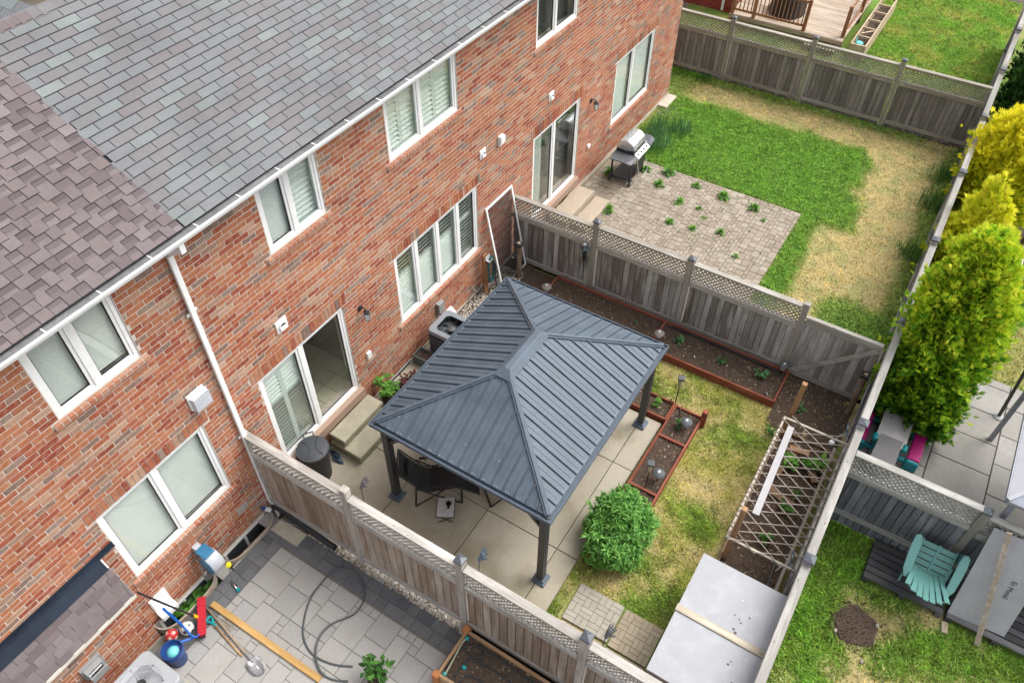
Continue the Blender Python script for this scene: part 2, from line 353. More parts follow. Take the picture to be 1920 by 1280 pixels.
def clover(fn, x0, x1, y0, y1, n, seed, keepf, label):
    g = np.random.default_rng(seed); px = g.uniform(x0, x1, n); py = g.uniform(y0, y1, n); c, l = fn(px+g.normal(0, 0.16, n), py+g.normal(0, 0.16, n)); k = (g.random(n) < sst(0.65, 1.05, l)) & keepf(px, py); px, py, c = px[k], py[k], c[k]; n = len(px)
    a = g.uniform(0, 2*np.pi, n); s = g.uniform(0.008, 0.018, n); z = 0.03+0.035*fbm(px, py, 0.15, 77)+0.02*g.random(n); V = np.zeros((n, 4, 3)); tx, ty = g.normal(0, 0.35, n), g.normal(0, 0.35, n)
    for i in range(4):
        dx, dy = np.cos(a+i*np.pi/2)*s, np.sin(a+i*np.pi/2)*s; V[:, i, 0] = px+dx; V[:, i, 1] = py+dy; V[:, i, 2] = z+dx*tx+dy*ty
    cc = c*(0.40+0.85*g.random((n, 1)))*np.clip(0.45+1.1*fbm(px, py, 0.12, 71), 0.5, 1.4)[:, None]*np.where(g.random((n, 1)) < 0.12, np.array([[1.5, 1.25, 1.6]]), 1.0)
    o = link('clover_leaves', arrays_mesh('clover_leaves', V.reshape(-1, 3), np.arange(4*n).reshape(n, 4), np.repeat(cc, 4, 0)), BLADE); tag(o, label, 'clover', kind='stuff')
gm = MB(); gm.add([(-60,-60,-0.42),(90,-60,-0.42),(90,60,-0.42),(-60,60,-0.42)], [(0,1,2,3)]); tag(gm.build('ground', M_plain('earth', (0.075,0.06,0.04), 0.95, var=0.3, scale=1.5)), kind='structure')
def skip_main(x, y):
    s = (y > -5.1) & (x < 9.4); s |= (x > 7.3) & (x < 9.95) & (y > -5.77) & (y < -4.9); s |= (x > 10.95) & (y > -6.85); s |= (x > 10.2) & (y < -6.9); s |= (x > 7.0) & (y < -7.1) ; s |= (x < 5.7) & (y < -5.3) & (x > 4.05) & (y > -6.9); s |= (x < 6.7) & (y < -6.9)
    s |= (y > -4.4) & (x > 9.3) & (x < 9.9); return s
lawn('lawn_main', 4.06, 12.0, -8.26, -0.02, 0.0, lawn_main, 4200, 0.05, skip=skip_main, seed=2, glabel='short patchy yellow green grass between the raised beds and the bush')
lawn('lawn_far', 12.1, 22.76, -8.26, 0.0, 0.0, lawn_far, 3300, 0.065, skip=lambda x, y: (x < 17.42) & (x > 12.2) & (y > -5.33), seed=4, glabel='clover and dry straw grass around the weedy paver patio')
clover(lawn_far, 12.2, 22.6, -8.2, 0.0, 190000, 14, lambda x, y: ~((x < 17.42) & (y > -5.33)), 'dense clover leaves covering the lush part of the lawn')
lawn('lawn_side', 20.99, 22.76, 0.0, 5.0, 0.0, lawn_far, 1500, 0.06, seed=5, glabel='grass between the house end and the far fence')
lawn('lawn_right', 5.0, 33.0, -14.0, -8.4, -0.3, lawn_right, 2300, 0.075, skip=lambda x, y: ((x > 9.3) & (x < 14.45) & (y > -12.5)) | ((x > 8.4) & (x < 9.3) & (y < -9.3)) | ((x > 8.5) & (x < 10.4) & (y < -10.6)) | ((x > 15) & (y > -10.35)), seed=6, glabel='green lawn behind the back fence around the bare soil circle')
lawn('lawn_beyond', 22.86, 34.0, -8.26, 2.0, 0.0, lawn_beyond, 1300, 0.08, skip=lambda x, y: y > -3.9, seed=7, glabel='bright green lawn beside the wooden deck')
lawn('ground_near', -3.0, 3.98, -9.0, -0.42, 0.03, lambda x, y: (np.broadcast_to(SOIL_C*1.2, x.shape+(3,)).copy(), 0*x), 0, 0, step=0.2)

# concrete slab of the main yard: separate cast panels
CONC = M_var('concrete_patio', [(0, (0.33,0.295,0.23)), (1, (0.37,0.335,0.265))], 0.8, gs=28, grain=0.12, bs=0.12, patch=(0.20,0.17,0.10), patch_scale=1.1, patch_amt=0.8)
pz = 0.10
slab = empty('concrete_patio', (0,0,0)); tag(slab, kind='structure')
xs = [4.08, 5.95, 8.05, 9.36]; ys = [-5.12, -4.72, -3.30, -1.75, -0.03]
for i in range(3):
    for j in range(4):
        x0, x1 = xs[i]+0.006, xs[i+1]-0.006; y0, y1 = ys[j]+0.006, ys[j+1]-0.006
        if i == 0 and j < 2: x0 = 4.09
        m = MB(); m.rbox(x0, x1, y0, y1, -0.1, pz+random.uniform(-0.003, 0.003), 0.008); m.build('slab', CONC, slab)
m = MB(); m.box(4.1, 9.33, -5.1, -0.05, -0.1, pz-0.03); m.build('joint_bed', M_plain('joint_dark', (0.05,0.045,0.035), 0.95), slab)

# ================================================================ town houses
house = empty('brick_townhouse', (0,0,0), 0, 'long red brick townhouse row with brown and grey shingle roof', 'house')
MORTAR = M_plain('mortar', (0.54,0.475,0.41), 0.95, var=0.12, scale=8, bmp=0.3)
BRICK = M_var('brick', [(0.0,(0.235,0.056,0.031)),(0.12,(0.299,0.079,0.040)),(0.25,(0.348,0.122,0.059)),(0.40,(0.379,0.157,0.080)),(0.55,(0.365,0.139,0.068)),(0.66,(0.322,0.104,0.057)),(0.75,(0.365,0.194,0.122)),(0.83,(0.409,0.261,0.178)),(0.88,(0.261,0.162,0.118)),(0.94,(0.174,0.117,0.092)),(1.0,(0.287,0.211,0.171))],
              0.9, gs=30, grain=0.30, bs=0.6, patch=(0.48,0.31,0.225), patch_scale=14, patch_amt=0.5, macro=0.16)
BRICKT = M_var('brick_trim', [(0.0,(0.352,0.132,0.075)),(0.4,(0.387,0.176,0.110)),(0.75,(0.405,0.238,0.167)),(1.0,(0.334,0.097,0.053))], 0.9, gs=45, grain=0.14, bs=0.4)
# openings: x0,x1,z0,z1
OPEN = dict(U1=(1.93,3.12,4.84,6.10), U2=(5.45,6.64,4.84,6.10), U3=(8.20,10.16,4.85,6.10), U4=(12.89,14.60,4.86,6.10),
            L1=(1.60,3.46,1.40,3.03), D1=(4.55,6.54,0.76,2.91), L2=(7.97,10.66,1.27,2.93), D2=(12.90,15.05,0.55,2.79), L3=(16.95,19.22,1.04,2.84))
WX0, WX1, WZ0, WZ1 = -2.4, 20.99, 0.13, 6.12
cut_x = sorted({WX0, WX1}|{v[k] for v in OPEN.values() for k in (0,1)}); cut_z = sorted({WZ0, WZ1}|{v[k] for v in OPEN.values() for k in (2,3)})
wm = MB()
for i in range(len(cut_x)-1):
    zrun = None
    for j in range(len(cut_z)-1):
        cx, cz = (cut_x[i]+cut_x[i+1])/2, (cut_z[j]+cut_z[j+1])/2
        inside = any(a < cx < b and c < cz < d for a, b, c, d in OPEN.values())
        if not inside:
            if zrun is None: zrun = [cut_z[j], cut_z[j+1]]
            else: zrun[1] = cut_z[j+1]
        if inside or j == len(cut_z)-2:
            if zrun: wm.box(cut_x[i], cut_x[i+1], 0.005, 0.26, zrun[0], zrun[1]); zrun = None
wall = wm.build('wall', MORTAR, house)
fm = MB(); fm.box(WX0, 20.995, -0.012, 0.27, -0.42, 0.13); fm.build('foundation', M_plain('parging', (0.50,0.44,0.36), 0.9, var=0.15, scale=4, bmp=0.2), house)
# back volume so that the roof stands on something
for _a, _b in ((WX0, 4.44), (7.96, 20.98)):
    bm_ = MB(); bm_.box(_a, _b, 0.92, 5.6, -0.4, 6.1); bm_.build("house_core", DARKIN, house)
bm_ = MB(); bm_.box(4.44, 7.96, 2.7, 5.6, -0.4, 6.1); bm_.build("house_core", DARKIN, house)
BW, BH, J = 0.255, 0.077, 0.0120
bricks = []     # (x0,x1,z0,z1,y)
def lint(d): return 0.13+0.089*math.ceil((d+0.20-0.13)/0.089)
def excl(z0, z1):
    L = []
    for k, (a, b, c, d) in OPEN.items():
        if z1 > c and z0 < d: L.append((a, b))
        if k[0] == 'D':
            if z1 > c-0.20 and z0 < c+0.001: L.append((a-0.05, b+0.05))
        elif c-0.10 < (z0+z1)/2 < c: L.append((a-0.098, b+0.078))
        if k[0] in 'DL' and d-0.02 < (z0+z1)/2 < lint(d): L.append((a-0.118, b+0.118))
    return L
def lay(x_lo, x_hi, z_lo, z_hi, y, ex=lambda a, b: []):
    k = 0; z = z_lo
    while z + 0.04 < z_hi:
        z0, z1 = z+J/2, min(z+BH+J/2, z_hi-0.002); E = ex(z0, z1)
        off = (0.5 if k % 2 else 0.0)*(BW+J) + random.uniform(-0.012, 0.012) + (k*0.004)
        x = x_lo - (BW+J) + (off % (BW+J))
        while x < x_hi:
            segs = [(max(x+J/2, x_lo), min(x+BW+J/2, x_hi))]
            for a, b in E:
                nx = []
                for s, t in segs:
                    if t <= a or s >= b: nx.append((s, t))
                    else:
                        if s < a-J: nx.append((s, a-J))
                        if t > b+J: nx.append((b+J, t))
                segs = nx
            for s, t in segs:
                if t-s > 0.03: bricks.append((s, t, z0, z1, y))
            x += BW+J
        z += BH+J; k += 1
lay(WX0, WX1, WZ0, 6.1, 0.0, excl)
BUMP_Y = -0.23
lay(-2.4, 1.31, 0.13, 1.66, BUMP_Y)
# end wall of the row
em = MB()
for r in range(67):
    z = WZ0+r*0.089+0.006; y = 0.02+(0.13 if r % 2 else 0)
    while y < 5.5: em.box(20.96, 20.996, y, y+0.255, z, z+0.077); y += 0.267
eo = MB(); eo.box(20.70, 20.988, 0.262, 5.6, -0.4, 6.12); eo.prism([(0,0)], 0, 0) if False else None; eo.add([(20.98,-0.2,6.125),(20.98,5.6,6.125),(20.98,2.67,7.86),(20.90,-0.2,6.125),(20.90,5.6,6.125),(20.90,2.67,7.86)], [(0,1,2),(5,4,3),(0,3,4,1),(1,4,5,2),(2,5,3,0)])
eow = eo.build('end_wall', MORTAR, house); tag(em.build('bricks', BRICK, eow), kind='stuff')
fullw = {}
bricks.sort(key=lambda b: (Vector(((b[0]+b[1])/2, b[4], (b[2]+b[3])/2))-CAMP).length)
nind = 0; rest = MB()
bme = MB(); w2, h2 = BW/2, BH/2
def brick_shape(m, cx, cz, y, w, h, jx=0, jz=0):
    c = 0.004; yf = y + random.uniform(-0.003, 0.002); w -= 0.001
    m.add([(cx-w/2,y+0.03,cz-h/2),(cx+w/2,y+0.03,cz-h/2),(cx+w/2,y+0.03,cz+h/2),(cx-w/2,y+0.03,cz+h/2),
           (cx-w/2,yf+c,cz-h/2),(cx+w/2,yf+c,cz-h/2),(cx+w/2,yf+c,cz+h/2),(cx-w/2,yf+c,cz+h/2),
           (cx-w/2+c,yf,cz-h/2+c),(cx+w/2-c,yf,cz-h/2+c),(cx+w/2-c,yf,cz+h/2-c),(cx-w/2+c,yf,cz+h/2-c)],
          [(0,1,5,4),(1,2,6,5),(2,3,7,6),(3,0,4,7),(4,5,9,8),(5,6,10,9),(6,7,11,10),(7,4,8,11),(8,9,10,11)])
brick_shape(bme, 0, 0, 0, BW, BH); bmesh_full = bme.mesh('brick')
for s, t, z0, z1, y in bricks:
    cx, cz = (s+t)/2, (z0+z1)/2
    if nind < 300 and abs(t-s-BW) < 0.002 and abs(z1-z0-BH) < 0.002 and in_view(cx, y, cz, 0.0) and cz < 6.0:
        o = link('brick', bmesh_full, BRICK, wall, (cx, y+random.uniform(-0.002, 0.002), cz)); nind += 1
    else: brick_shape(rest, cx, cz, y, t-s, z1-z0)
tag(rest.build('bricks', BRICK, wall), kind='stuff')
# soldier courses over the ground floor openings and rowlock sills under the windows
trim = MB(); lintel = MB()
def trimbrick(cx, cz, y, w, h, dpt=0.03): trim.box(cx-w/2, cx+w/2, y, y+dpt, cz-h/2, cz+h/2)
for k, (a, b, c, d) in OPEN.items():
    if k[0] in 'DL':
        n = round((b-a+0.24)/0.089)
        for i in range(n): lintel.box(a-0.12+i*(b-a+0.24)/n+0.006, a-0.12+(i+1)*(b-a+0.24)/n-0.006, -0.005+random.uniform(-.002,.002), 0.03, d+0.004, lint(d)-0.006)
    if k[0] in 'UL':
        n = round((b-a+0.18)/0.089)
        for i in range(n):
            cx = a-0.10+(i+0.5)*(b-a+0.18)/n; ww = (b-a+0.18)/n-0.016
            trim.add([(cx-ww/2,-0.045,c-0.098),(cx+ww/2,-0.045,c-0.098),(cx+ww/2,0.06,c-0.098),(cx-ww/2,0.06,c-0.098),(cx-ww/2,-0.045,c-0.030),(cx+ww/2,-0.045,c-0.030),(cx+ww/2,0.06,c-0.006),(cx-ww/2,0.06,c-0.006)],
                     [(0,3,2,1),(4,5,6,7),(0,1,5,4),(1,2,6,5),(2,3,7,6),(3,0,4,7)])
        sm = MB(); sm.box(a-0.10, b+0.08, -0.041, 0.05, c-0.094, c-0.034); sm.build('sill_bed', MORTAR, wall)
tag(trim.build('sill_bricks', BRICKT, wall), kind='stuff'); tag(lintel.build('lintel_bricks', BRICK, wall), kind='stuff')
# bump-out body and its lean-to roof
bb = MB(); bb.box(-2.4, 1.312, BUMP_Y+0.005, 0.0, -0.3, 1.66); bb.build('bay_wall', MORTAR, house)
# ---------------------------------------------------------------- windows
SHUT = M_plain('shutter_paint', (0.72,0.77,0.72), 0.45, var=0.05); BLINDM = M_plain('blind', (0.66,0.68,0.64), 0.6, var=0.04)
SHUT_D = M_plain('shutter_grey', (0.40,0.47,0.44), 0.5, var=0.05)
SEAL = M_plain('seal_black', (0.02,0.02,0.02), 0.6)
def ring(m, x0, x1, z0, z1, t, y0, y1):
    m.box(x0, x0+t, y0, y1, z0, z1); m.box(x1-t, x1, y0, y1, z0, z1); m.box(x0+t, x1-t, y0+0.001, y1-0.001, z0, z0+t); m.box(x0+t, x1-t, y0+0.001, y1-0.001, z1-t, z1)
def louvres(m, x0, x1, z0, z1, y, pitch, blade, tilt, th=0.008):
    n = max(1, int((z1-z0)/pitch))
    for i in range(n):
        z = z0+(i+0.5)*(z1-z0)/n; c, s = math.cos(tilt)*blade/2, math.sin(tilt)*blade/2
        m.add([(x0,y-c,z-s-th/2),(x1,y-c,z-s-th/2),(x1,y+c,z+s-th/2),(x0,y+c,z+s-th/2),(x0,y-c,z-s+th/2),(x1,y-c,z-s+th/2),(x1,y+c,z+s+th/2),(x0,y+c,z+s+th/2)],
              [(0,3,2,1),(4,5,6,7),(0,1,5,4),(1,2,6,5),(2,3,7,6),(3,0,4,7)])
def window(name, key, cuts, kinds, ft=0.055, label=None, sash=0.045, name2='window'):
    a, b, c, d = OPEN[key]; fr = MB(); ring(fr, a+0.002, b-0.002, c+0.002, d-0.002, ft, 0.02, 0.10)
    for q in cuts: fr.box(q-0.035, q+0.035, 0.018, 0.10, c+ft, d-ft)
    w = fr.build(name2, WHITE, house)
    if label: w['label'] = label
    E = [a+ft]+[v for q in cuts for v in (q-0.035, q+0.035)]+[b-ft]
    dk = MB(); dk.box(a+0.002, b-0.002, 0.255, 0.9, c, d)
    sh = MB()
    for i in range(0, len(E), 2):
        x0, x1 = E[i], E[i+1]; z0, z1 = c+ft, d-ft; kd = kinds[i//2]
        s = MB(); ring(s, x0+0.001, x1-0.001, z0+0.001, z1-0.001, sash, 0.035, 0.085); s.build('sash', WHITE, w)
        g = MB(); ring(g, x0+sash-0.001, x1-sash+0.001, z0+sash-0.001, z1-sash+0.001, 0.012, 0.05, 0.075); g.build('seal', SEAL if kd != 'shutter' else SHUT_D, w)
        p = MB(); p.box(x0+sash, x1-sash, 0.060, 0.064, z0+sash, z1-sash); p.build('pane', GLASS, w)
        if kd == 'blind':
            m = MB(); louvres(m, x0+0.01, x1-0.01, z0+(0.07 if i else 0.02), z1, 0.118, 0.05, 0.05, R(52), 0.002); m.build('blind', BLINDM, w)
        elif kd in ('shutter', 'shutter_open'):
            m = MB(); ring(m, x0+0.004, x1-0.004, z0, z1, 0.05, 0.115, 0.14); mid = z0+(z1-z0)*0.62; m.box(x0+0.05, x1-0.05, 0.116, 0.139, mid-0.03, mid+0.03)
            if x1-x0 > 0.75: m.box((x0+x1)/2-0.045, (x0+x1)/2+0.045, 0.114, 0.141, z0, z1)
            m.build('shutter_frame', SHUT, w); l = MB(); xx = [x0+0.05, x1-0.05] if x1-x0 <= 0.75 else [x0+0.05, (x0+x1)/2-0.045, (x0+x1)/2+0.045, x1-0.05]
            for k in range(0, len(xx), 2):
                louvres(l, xx[k], xx[k+1], z0+0.05, mid-0.03, 0.135, 0.084, 0.076, R(46 if kd == 'shutter' else -32), 0.009); louvres(l, xx[k], xx[k+1], mid+0.03, z1-0.05, 0.135, 0.084, 0.076, R(-34 if key == 'L2' else 46), 0.009)
            tag(l.build('louvres', SHUT, w), kind='stuff')
    if key not in ('D1',): dk.build('room_shade', DARKIN, w)
    return w
window('', 'U1', [2.52], ['blind', 'blind'], label='upper window above the brown roofed corner with lowered blinds')
window('', 'U2', [6.02], ['blind', 'shutter'])
window('', 'U3', [9.10], ['shutter', 'shutter'])
window('', 'U4', [13.68], ['dark', 'blindx'])
window('', 'L1', [2.53], ['blind', 'blind'], label='wide ground floor window beside the hose reel with lowered blinds')
window('', 'L2', [8.62, 9.30, 9.98], ['shutter', 'shutter', 'shutter', 'shutter_open'], label='four part window with louvred shutters behind the gazebo')
window('', 'L3', [17.98], ['blind', 'blind'])
d1 = window('', 'D1', [5.48], ['shutter_open', 'open'], ft=0.05, sash=0.05, label='patio door with one leaf of louvred shutters above the concrete steps', name2='patio_door')
d2 = window('', 'D2', [13.86], ['curtain', 'dark'], ft=0.05, sash=0.05, label='sliding patio door with a pale curtain behind the stone steps', name2='patio_door')
cm = MB(); n = 40
cm.add([(12.95+0.55*i/n, 0.15+0.025*math.sin(i*1.3), z) for z in (0.62, 2.72) for i in range(n+1)], [(i, i+1, n+2+i, n+1+i) for i in range(n)]); cm.build('curtain', M_plain('curtain_cloth', (0.62,0.68,0.62), 0.8), d2, smooth=True)
for k in ('D1', 'D2'):
    a, b, c, d = OPEN[k]; m = MB(); m.box(a-0.05, b+0.05, -0.10, 0.10, c-0.195, c-0.004)
    m.build('threshold', M_var('pink_stone', [(0, (0.33,0.225,0.17)), (1, (0.37,0.255,0.20))], 0.85, gs=90, grain=0.3, bs=0.4), d1 if k == 'D1' else d2, bevel=0.008)
# the tiled kitchen floor seen through the open half of the patio door
KX = 6.90
fl = empty('kitchen_floor'); tag(fl, kind='structure')
TILE = M_var('floor_tile', [(0, (0.46,0.43,0.30)), (1, (0.52,0.49,0.35))], 0.35, gs=6, grain=0.12, bs=0.05)
for i in range(8):
    for j in range(7):
        m = MB(); x0, y0 = 4.56+i*0.335, 0.27+j*0.335
        if y0+0.32 < 2.6 and x0+0.3 < KX: m.rbox(x0, x0+0.322, y0, y0+0.322, 0.73, 0.755, 0.003); m.build('tile', TILE, fl)
m = MB(); m.box(4.5, 7.86, 0.26, 2.6, 0.70, 0.745); m.build('tile_bed', M_plain('grout', (0.16,0.15,0.11), 0.9), fl)
m = MB()
for i in range(13): m.box(KX, 7.86, 0.28+i*0.18, 0.28+i*0.18+0.176, 0.70, 0.758)
m.build('plank_floor', M_wood('dark_floor', (0.05,0.035,0.028), (0.07,0.05,0.04), (0.09,0.065,0.05), axis=1, rough=0.4), fl)
m = MB(); m.box(4.46, 4.5, 0.27, 2.6, 0.7, 3.0); m.box(7.86, 7.9, 0.27, 2.6, 0.7, 3.0); m.box(4.5, 7.86, 2.6, 2.64, 0.7, 3.0); m.box(4.46, 7.9, 0.27, 2.64, 3.0, 3.04); m.box(6.6, 7.86, 0.262, 0.30, 0.7, 3.0); m.build('room_wall', M_plain('room_paint', (0.45,0.43,0.38), 0.9), fl)
# ================================================================ roofs
RY0, RZ0, RP = -0.235, 6.295, R(29.0)
class Slope:
    def __init__(s, o, ux, uu, n): s.o = Vector(o); s.ux = Vector(ux).normalized(); s.uu = Vector(uu).normalized(); s.n = Vector(n).normalized()
    def p(s, a, u, h): return s.o + s.ux*a + s.uu*u + s.n*h
EDGE = M_plain('asphalt_edge_and_shade', (0.028,0.027,0.030), 0.95)  # black cut edges of the tabs, also the painted shadow strips along the courses
def two(o):      # faces 2..5 of every tab are its cut edges
    me = o.data
    if len(me.materials) < 2: me.materials.append(EDGE)
    n = len(me.polygons); a = np.zeros(n, dtype=np.int32); k = np.arange(n) % 6; a[(k == 2) | (k == 3) | (k == 5)] = 1; me.polygons.foreach_set('material_index', a); return o
def tab(m, S, a0, a1, u0, ln, lo, hi, lo2=0.0):
    P = S.p; e = 0.001; hi += 0.004
    m.add([P(a0,u0,lo), P(a1,u0,lo), P(a1,u0+ln,lo2), P(a0,u0+ln,lo2), P(a0+e,u0+e,hi), P(a1-e,u0+e,hi), P(a1-e,u0+ln,lo2+hi-lo-0.001), P(a0+e,u0+ln,lo2+hi-lo-0.001)],
          [(0,3,2,1),(4,5,6,7),(0,1,5,4),(1,2,6,5),(2,3,7,6),(3,0,4,7)])
main = Slope((0,RY0,RZ0), (1,0,0), (0,math.cos(RP),math.sin(RP)), (0,-math.sin(RP),math.cos(RP)))
GREY_SH = M_var('grey_shingle', [(0,(0.155,0.143,0.147)),(0.25,(0.165,0.159,0.163)),(0.5,(0.165,0.170,0.175)),(0.75,(0.163,0.169,0.177)),(0.92,(0.178,0.194,0.193)),(1.0,(0.195,0.216,0.211))], 0.95, gs=150, grain=0.22, bs=0.5, patch=(0.105,0.105,0.112), patch_scale=2.2, patch_amt=0.3, spec=0.2, macro=0.10)
BROWN_SH = M_var('brown_shingle', [(0,(0.130,0.104,0.106)),(0.3,(0.158,0.129,0.131)),(0.6,(0.178,0.150,0.152)),(0.85,(0.165,0.135,0.131)),(1.0,(0.205,0.178,0.180))], 0.95, gs=170, grain=0.36, bs=0.7, patch=(0.10,0.08,0.082), patch_scale=7, patch_amt=0.25, spec=0.2, macro=0.08)
roof_g = MB(); roof_g.add([main.p(4.19,0,-0.012), main.p(21.35,0,-0.012), main.p(21.35,3.36,-0.012), main.p(4.19,3.36,-0.012), main.p(4.19,0,-0.10), main.p(21.35,0,-0.10), main.p(21.35,3.36,-0.10), main.p(4.19,3.36,-0.10)], [(0,1,2,3),(7,6,5,4),(0,4,5,1),(1,5,6,2),(2,6,7,3),(3,7,4,0)])
rg = roof_g.build('roof', M_plain('felt', (0.04,0.04,0.045), 0.95), house); rg['label'] = 'grey green three tab shingle roof over the middle houses'
roof_b = MB(); roof_b.add([main.p(-2.6,0,-0.013), main.p(4.19,0,-0.013), main.p(4.19,3.36,-0.013), main.p(-2.6,3.36,-0.013), main.p(-2.6,0,-0.10), main.p(4.19,0,-0.10), main.p(4.19,3.36,-0.10), main.p(-2.6,3.36,-0.10)], [(0,1,2,3),(7,6,5,4),(0,4,5,1),(1,5,6,2),(2,6,7,3),(3,7,4,0)])
rb = roof_b.build('roof', M_plain('felt', (0.04,0.04,0.045), 0.95), house); rb['label'] = 'brown layered shingle roof over the corner house'
bk = MB(); ry = RY0+3.36*math.cos(RP); rz = RZ0+3.36*math.sin(RP)
bk.plate([(-2.6,ry,rz-0.03),(21.35,ry,rz-0.03),(21.35,ry+3.2,rz-1.8),(-2.6,ry+3.2,rz-1.8)], 0.02); bk.build('back_slope', GREY_SH, house)
# cross gable behind the ridge, its slope shingled across
cg = Slope((3.4,ry+0.02,rz-0.86), (0,1,0), (math.cos(R(27)),0,math.sin(R(27))), (-math.sin(R(27)),0,math.cos(R(27))))
cgm = MB(); cgm.plate([cg.p(-0.05,0,-0.02), cg.p(3.2,0,-0.02), cg.p(3.2,1.85,-0.02), cg.p(-0.05,1.85,-0.02)][::-1], 0.01)
cgo = cgm.build('cross_roof', M_plain('felt', (0.04,0.04,0.045), 0.95), house)
m = MB()
for k in range(13):
    for i in range(-1, 10):
        a = i*0.34+(0.17 if k % 2 else 0); a0, a1 = max(0, a), min(3.2, a+0.333)
        if a1-a0 > 0.03: tab(m, cg, a0, a1, k*0.143, 0.16, 0.002, 0.010)
two(tag(m.build('shingles', GREY_SH, cgo), kind='stuff'))
tabs = []
for k in range(24):
    u = k*0.1405; a = 4.19
    off = (k % 2)*0.17 + (k//2 % 2)*0.03
    a = 4.19 - (0.34-off)
    while a < 21.3:
        a0, a1 = max(a, 4.155), min(a+0.332, 21.35)
        if a1-a0 > 0.04: tabs.append((a0, a1, u))
        a += 0.34
tabs.sort(key=lambda t: (main.p((t[0]+t[1])/2, t[2], 0)-CAMP).length)
tm = MB(); tab(tm, main, -0.166, 0.166, 0, 0.158, 0.001, 0.010); tme = tm.mesh('shingle'); tme.materials.append(GREY_SH); tme.materials.append(EDGE); tme.polygons.foreach_set('material_index', [0,0,1,1,0,1]); rest = MB(); nind = 0; base = main.p(0,0,0)
for a0, a1, u in tabs:
    c = main.p((a0+a1)/2, u, 0)
    if nind < 300 and a1-a0 > 0.3315 and in_view(c.x, c.y, c.z, -0.01) and u > 0.05:
        link('shingle', tme, GREY_SH, rg, c-base+Vector((0,0,random.uniform(0, 0.002)))); nind += 1
    else: tab(rest, main, a0, a1, u, 0.158, 0.001, 0.010+random.uniform(0, 0.002))
two(tag(rest.build('shingles', GREY_SH, rg), kind='stuff'))
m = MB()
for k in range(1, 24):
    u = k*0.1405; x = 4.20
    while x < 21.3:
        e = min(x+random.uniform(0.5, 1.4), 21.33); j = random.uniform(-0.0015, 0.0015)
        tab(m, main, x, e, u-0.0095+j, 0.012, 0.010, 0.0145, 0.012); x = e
tag(m.build('course_shadow_strips', EDGE, rg), kind='stuff')  # thin dark strips that paint the shadow line below each course
# laminated shingles: overlapping teeth of uneven width
tabs = []
for k in range(24):
    u = k*0.1405; a = -2.6-random.uniform(0, 0.2); hi = bool(k % 2)
    while a < 4.18:
        w = random.uniform(0.13, 0.21); a0, a1 = max(a, -2.6), min(a+w-0.004, 4.186+random.uniform(-0.02, 0.012)); tabs.append((a0, a1, u, hi)); hi = (not hi) if random.random() < 0.95 else hi; a += w
tabs = [t for t in tabs if t[1]-t[0] > 0.03]
tabs.sort(key=lambda t: (main.p((t[0]+t[1])/2, t[2], 0)-CAMP).length)
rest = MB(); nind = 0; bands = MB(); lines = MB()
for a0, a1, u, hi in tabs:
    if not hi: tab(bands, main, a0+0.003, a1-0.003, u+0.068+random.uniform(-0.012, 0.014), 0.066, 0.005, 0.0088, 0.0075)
    tab(lines, main, a0, a1, u-0.010, 0.013 if hi else 0.011, 0.008, 0.0145 if hi else 0.0125, 0.010)  # dark strip at each tooth's butt, painting in its shadow
    c = main.p((a0+a1)/2, u, 0); h0, h1 = (0.005, 0.017) if hi else (0.001, 0.008)
    if nind < 300 and in_view(c.x, c.y, c.z, -0.02) and a1-a0 > 0.12:
        mm = MB(); tab(mm, main, a0, a1, u, 0.157, h0, h1, 0.0 if not hi else 0.003); two(mm.build('shingle', BROWN_SH, rb)); nind += 1
    else: tab(rest, main, a0, a1, u, 0.157, h0, h1, 0.0 if not hi else 0.003)
two(tag(rest.build('shingles', BROWN_SH, rb), kind='stuff'))
tag(bands.build('shadow_bands', M_var('brown_band', [(0,(0.098,0.079,0.081)),(1,(0.132,0.109,0.111))], 0.95, gs=170, grain=0.36, bs=0.6, spec=0.2), rb), kind='stuff'); tag(lines.build('tooth_shadow_lines', EDGE, rb), kind='stuff')
# ridge caps
for i in range(28):
    x = 1.0+i*0.15
    m = MB()
    for sgn in (-1, 1):
        n_ = main.n if sgn < 0 else Vector((0, math.sin(RP), math.cos(RP))); d = -main.uu if sgn < 0 else Vector((0, math.cos(RP), -math.sin(RP)))
        r0 = Vector((0, ry, rz)); A = r0+n_*0.02; Bq = r0+d*0.15+n_*0.016
        m.add([A+Vector((x,0,0.004)), A+Vector((x+0.2,0,0)), Bq+Vector((x+0.2,0,0)), Bq+Vector((x,0,0.004)), A+Vector((x,0,-0.006)), A+Vector((x+0.2,0,-0.01)), Bq+Vector((x+0.2,0,-0.01)), Bq+Vector((x,0,-0.006))], [(0,1,2,3),(7,6,5,4),(0,4,5,1),(1,5,6,2),(2,6,7,3),(3,7,4,0)])
    m.build('ridge_cap', BROWN_SH if x < 4.85 else GREY_SH, rg)
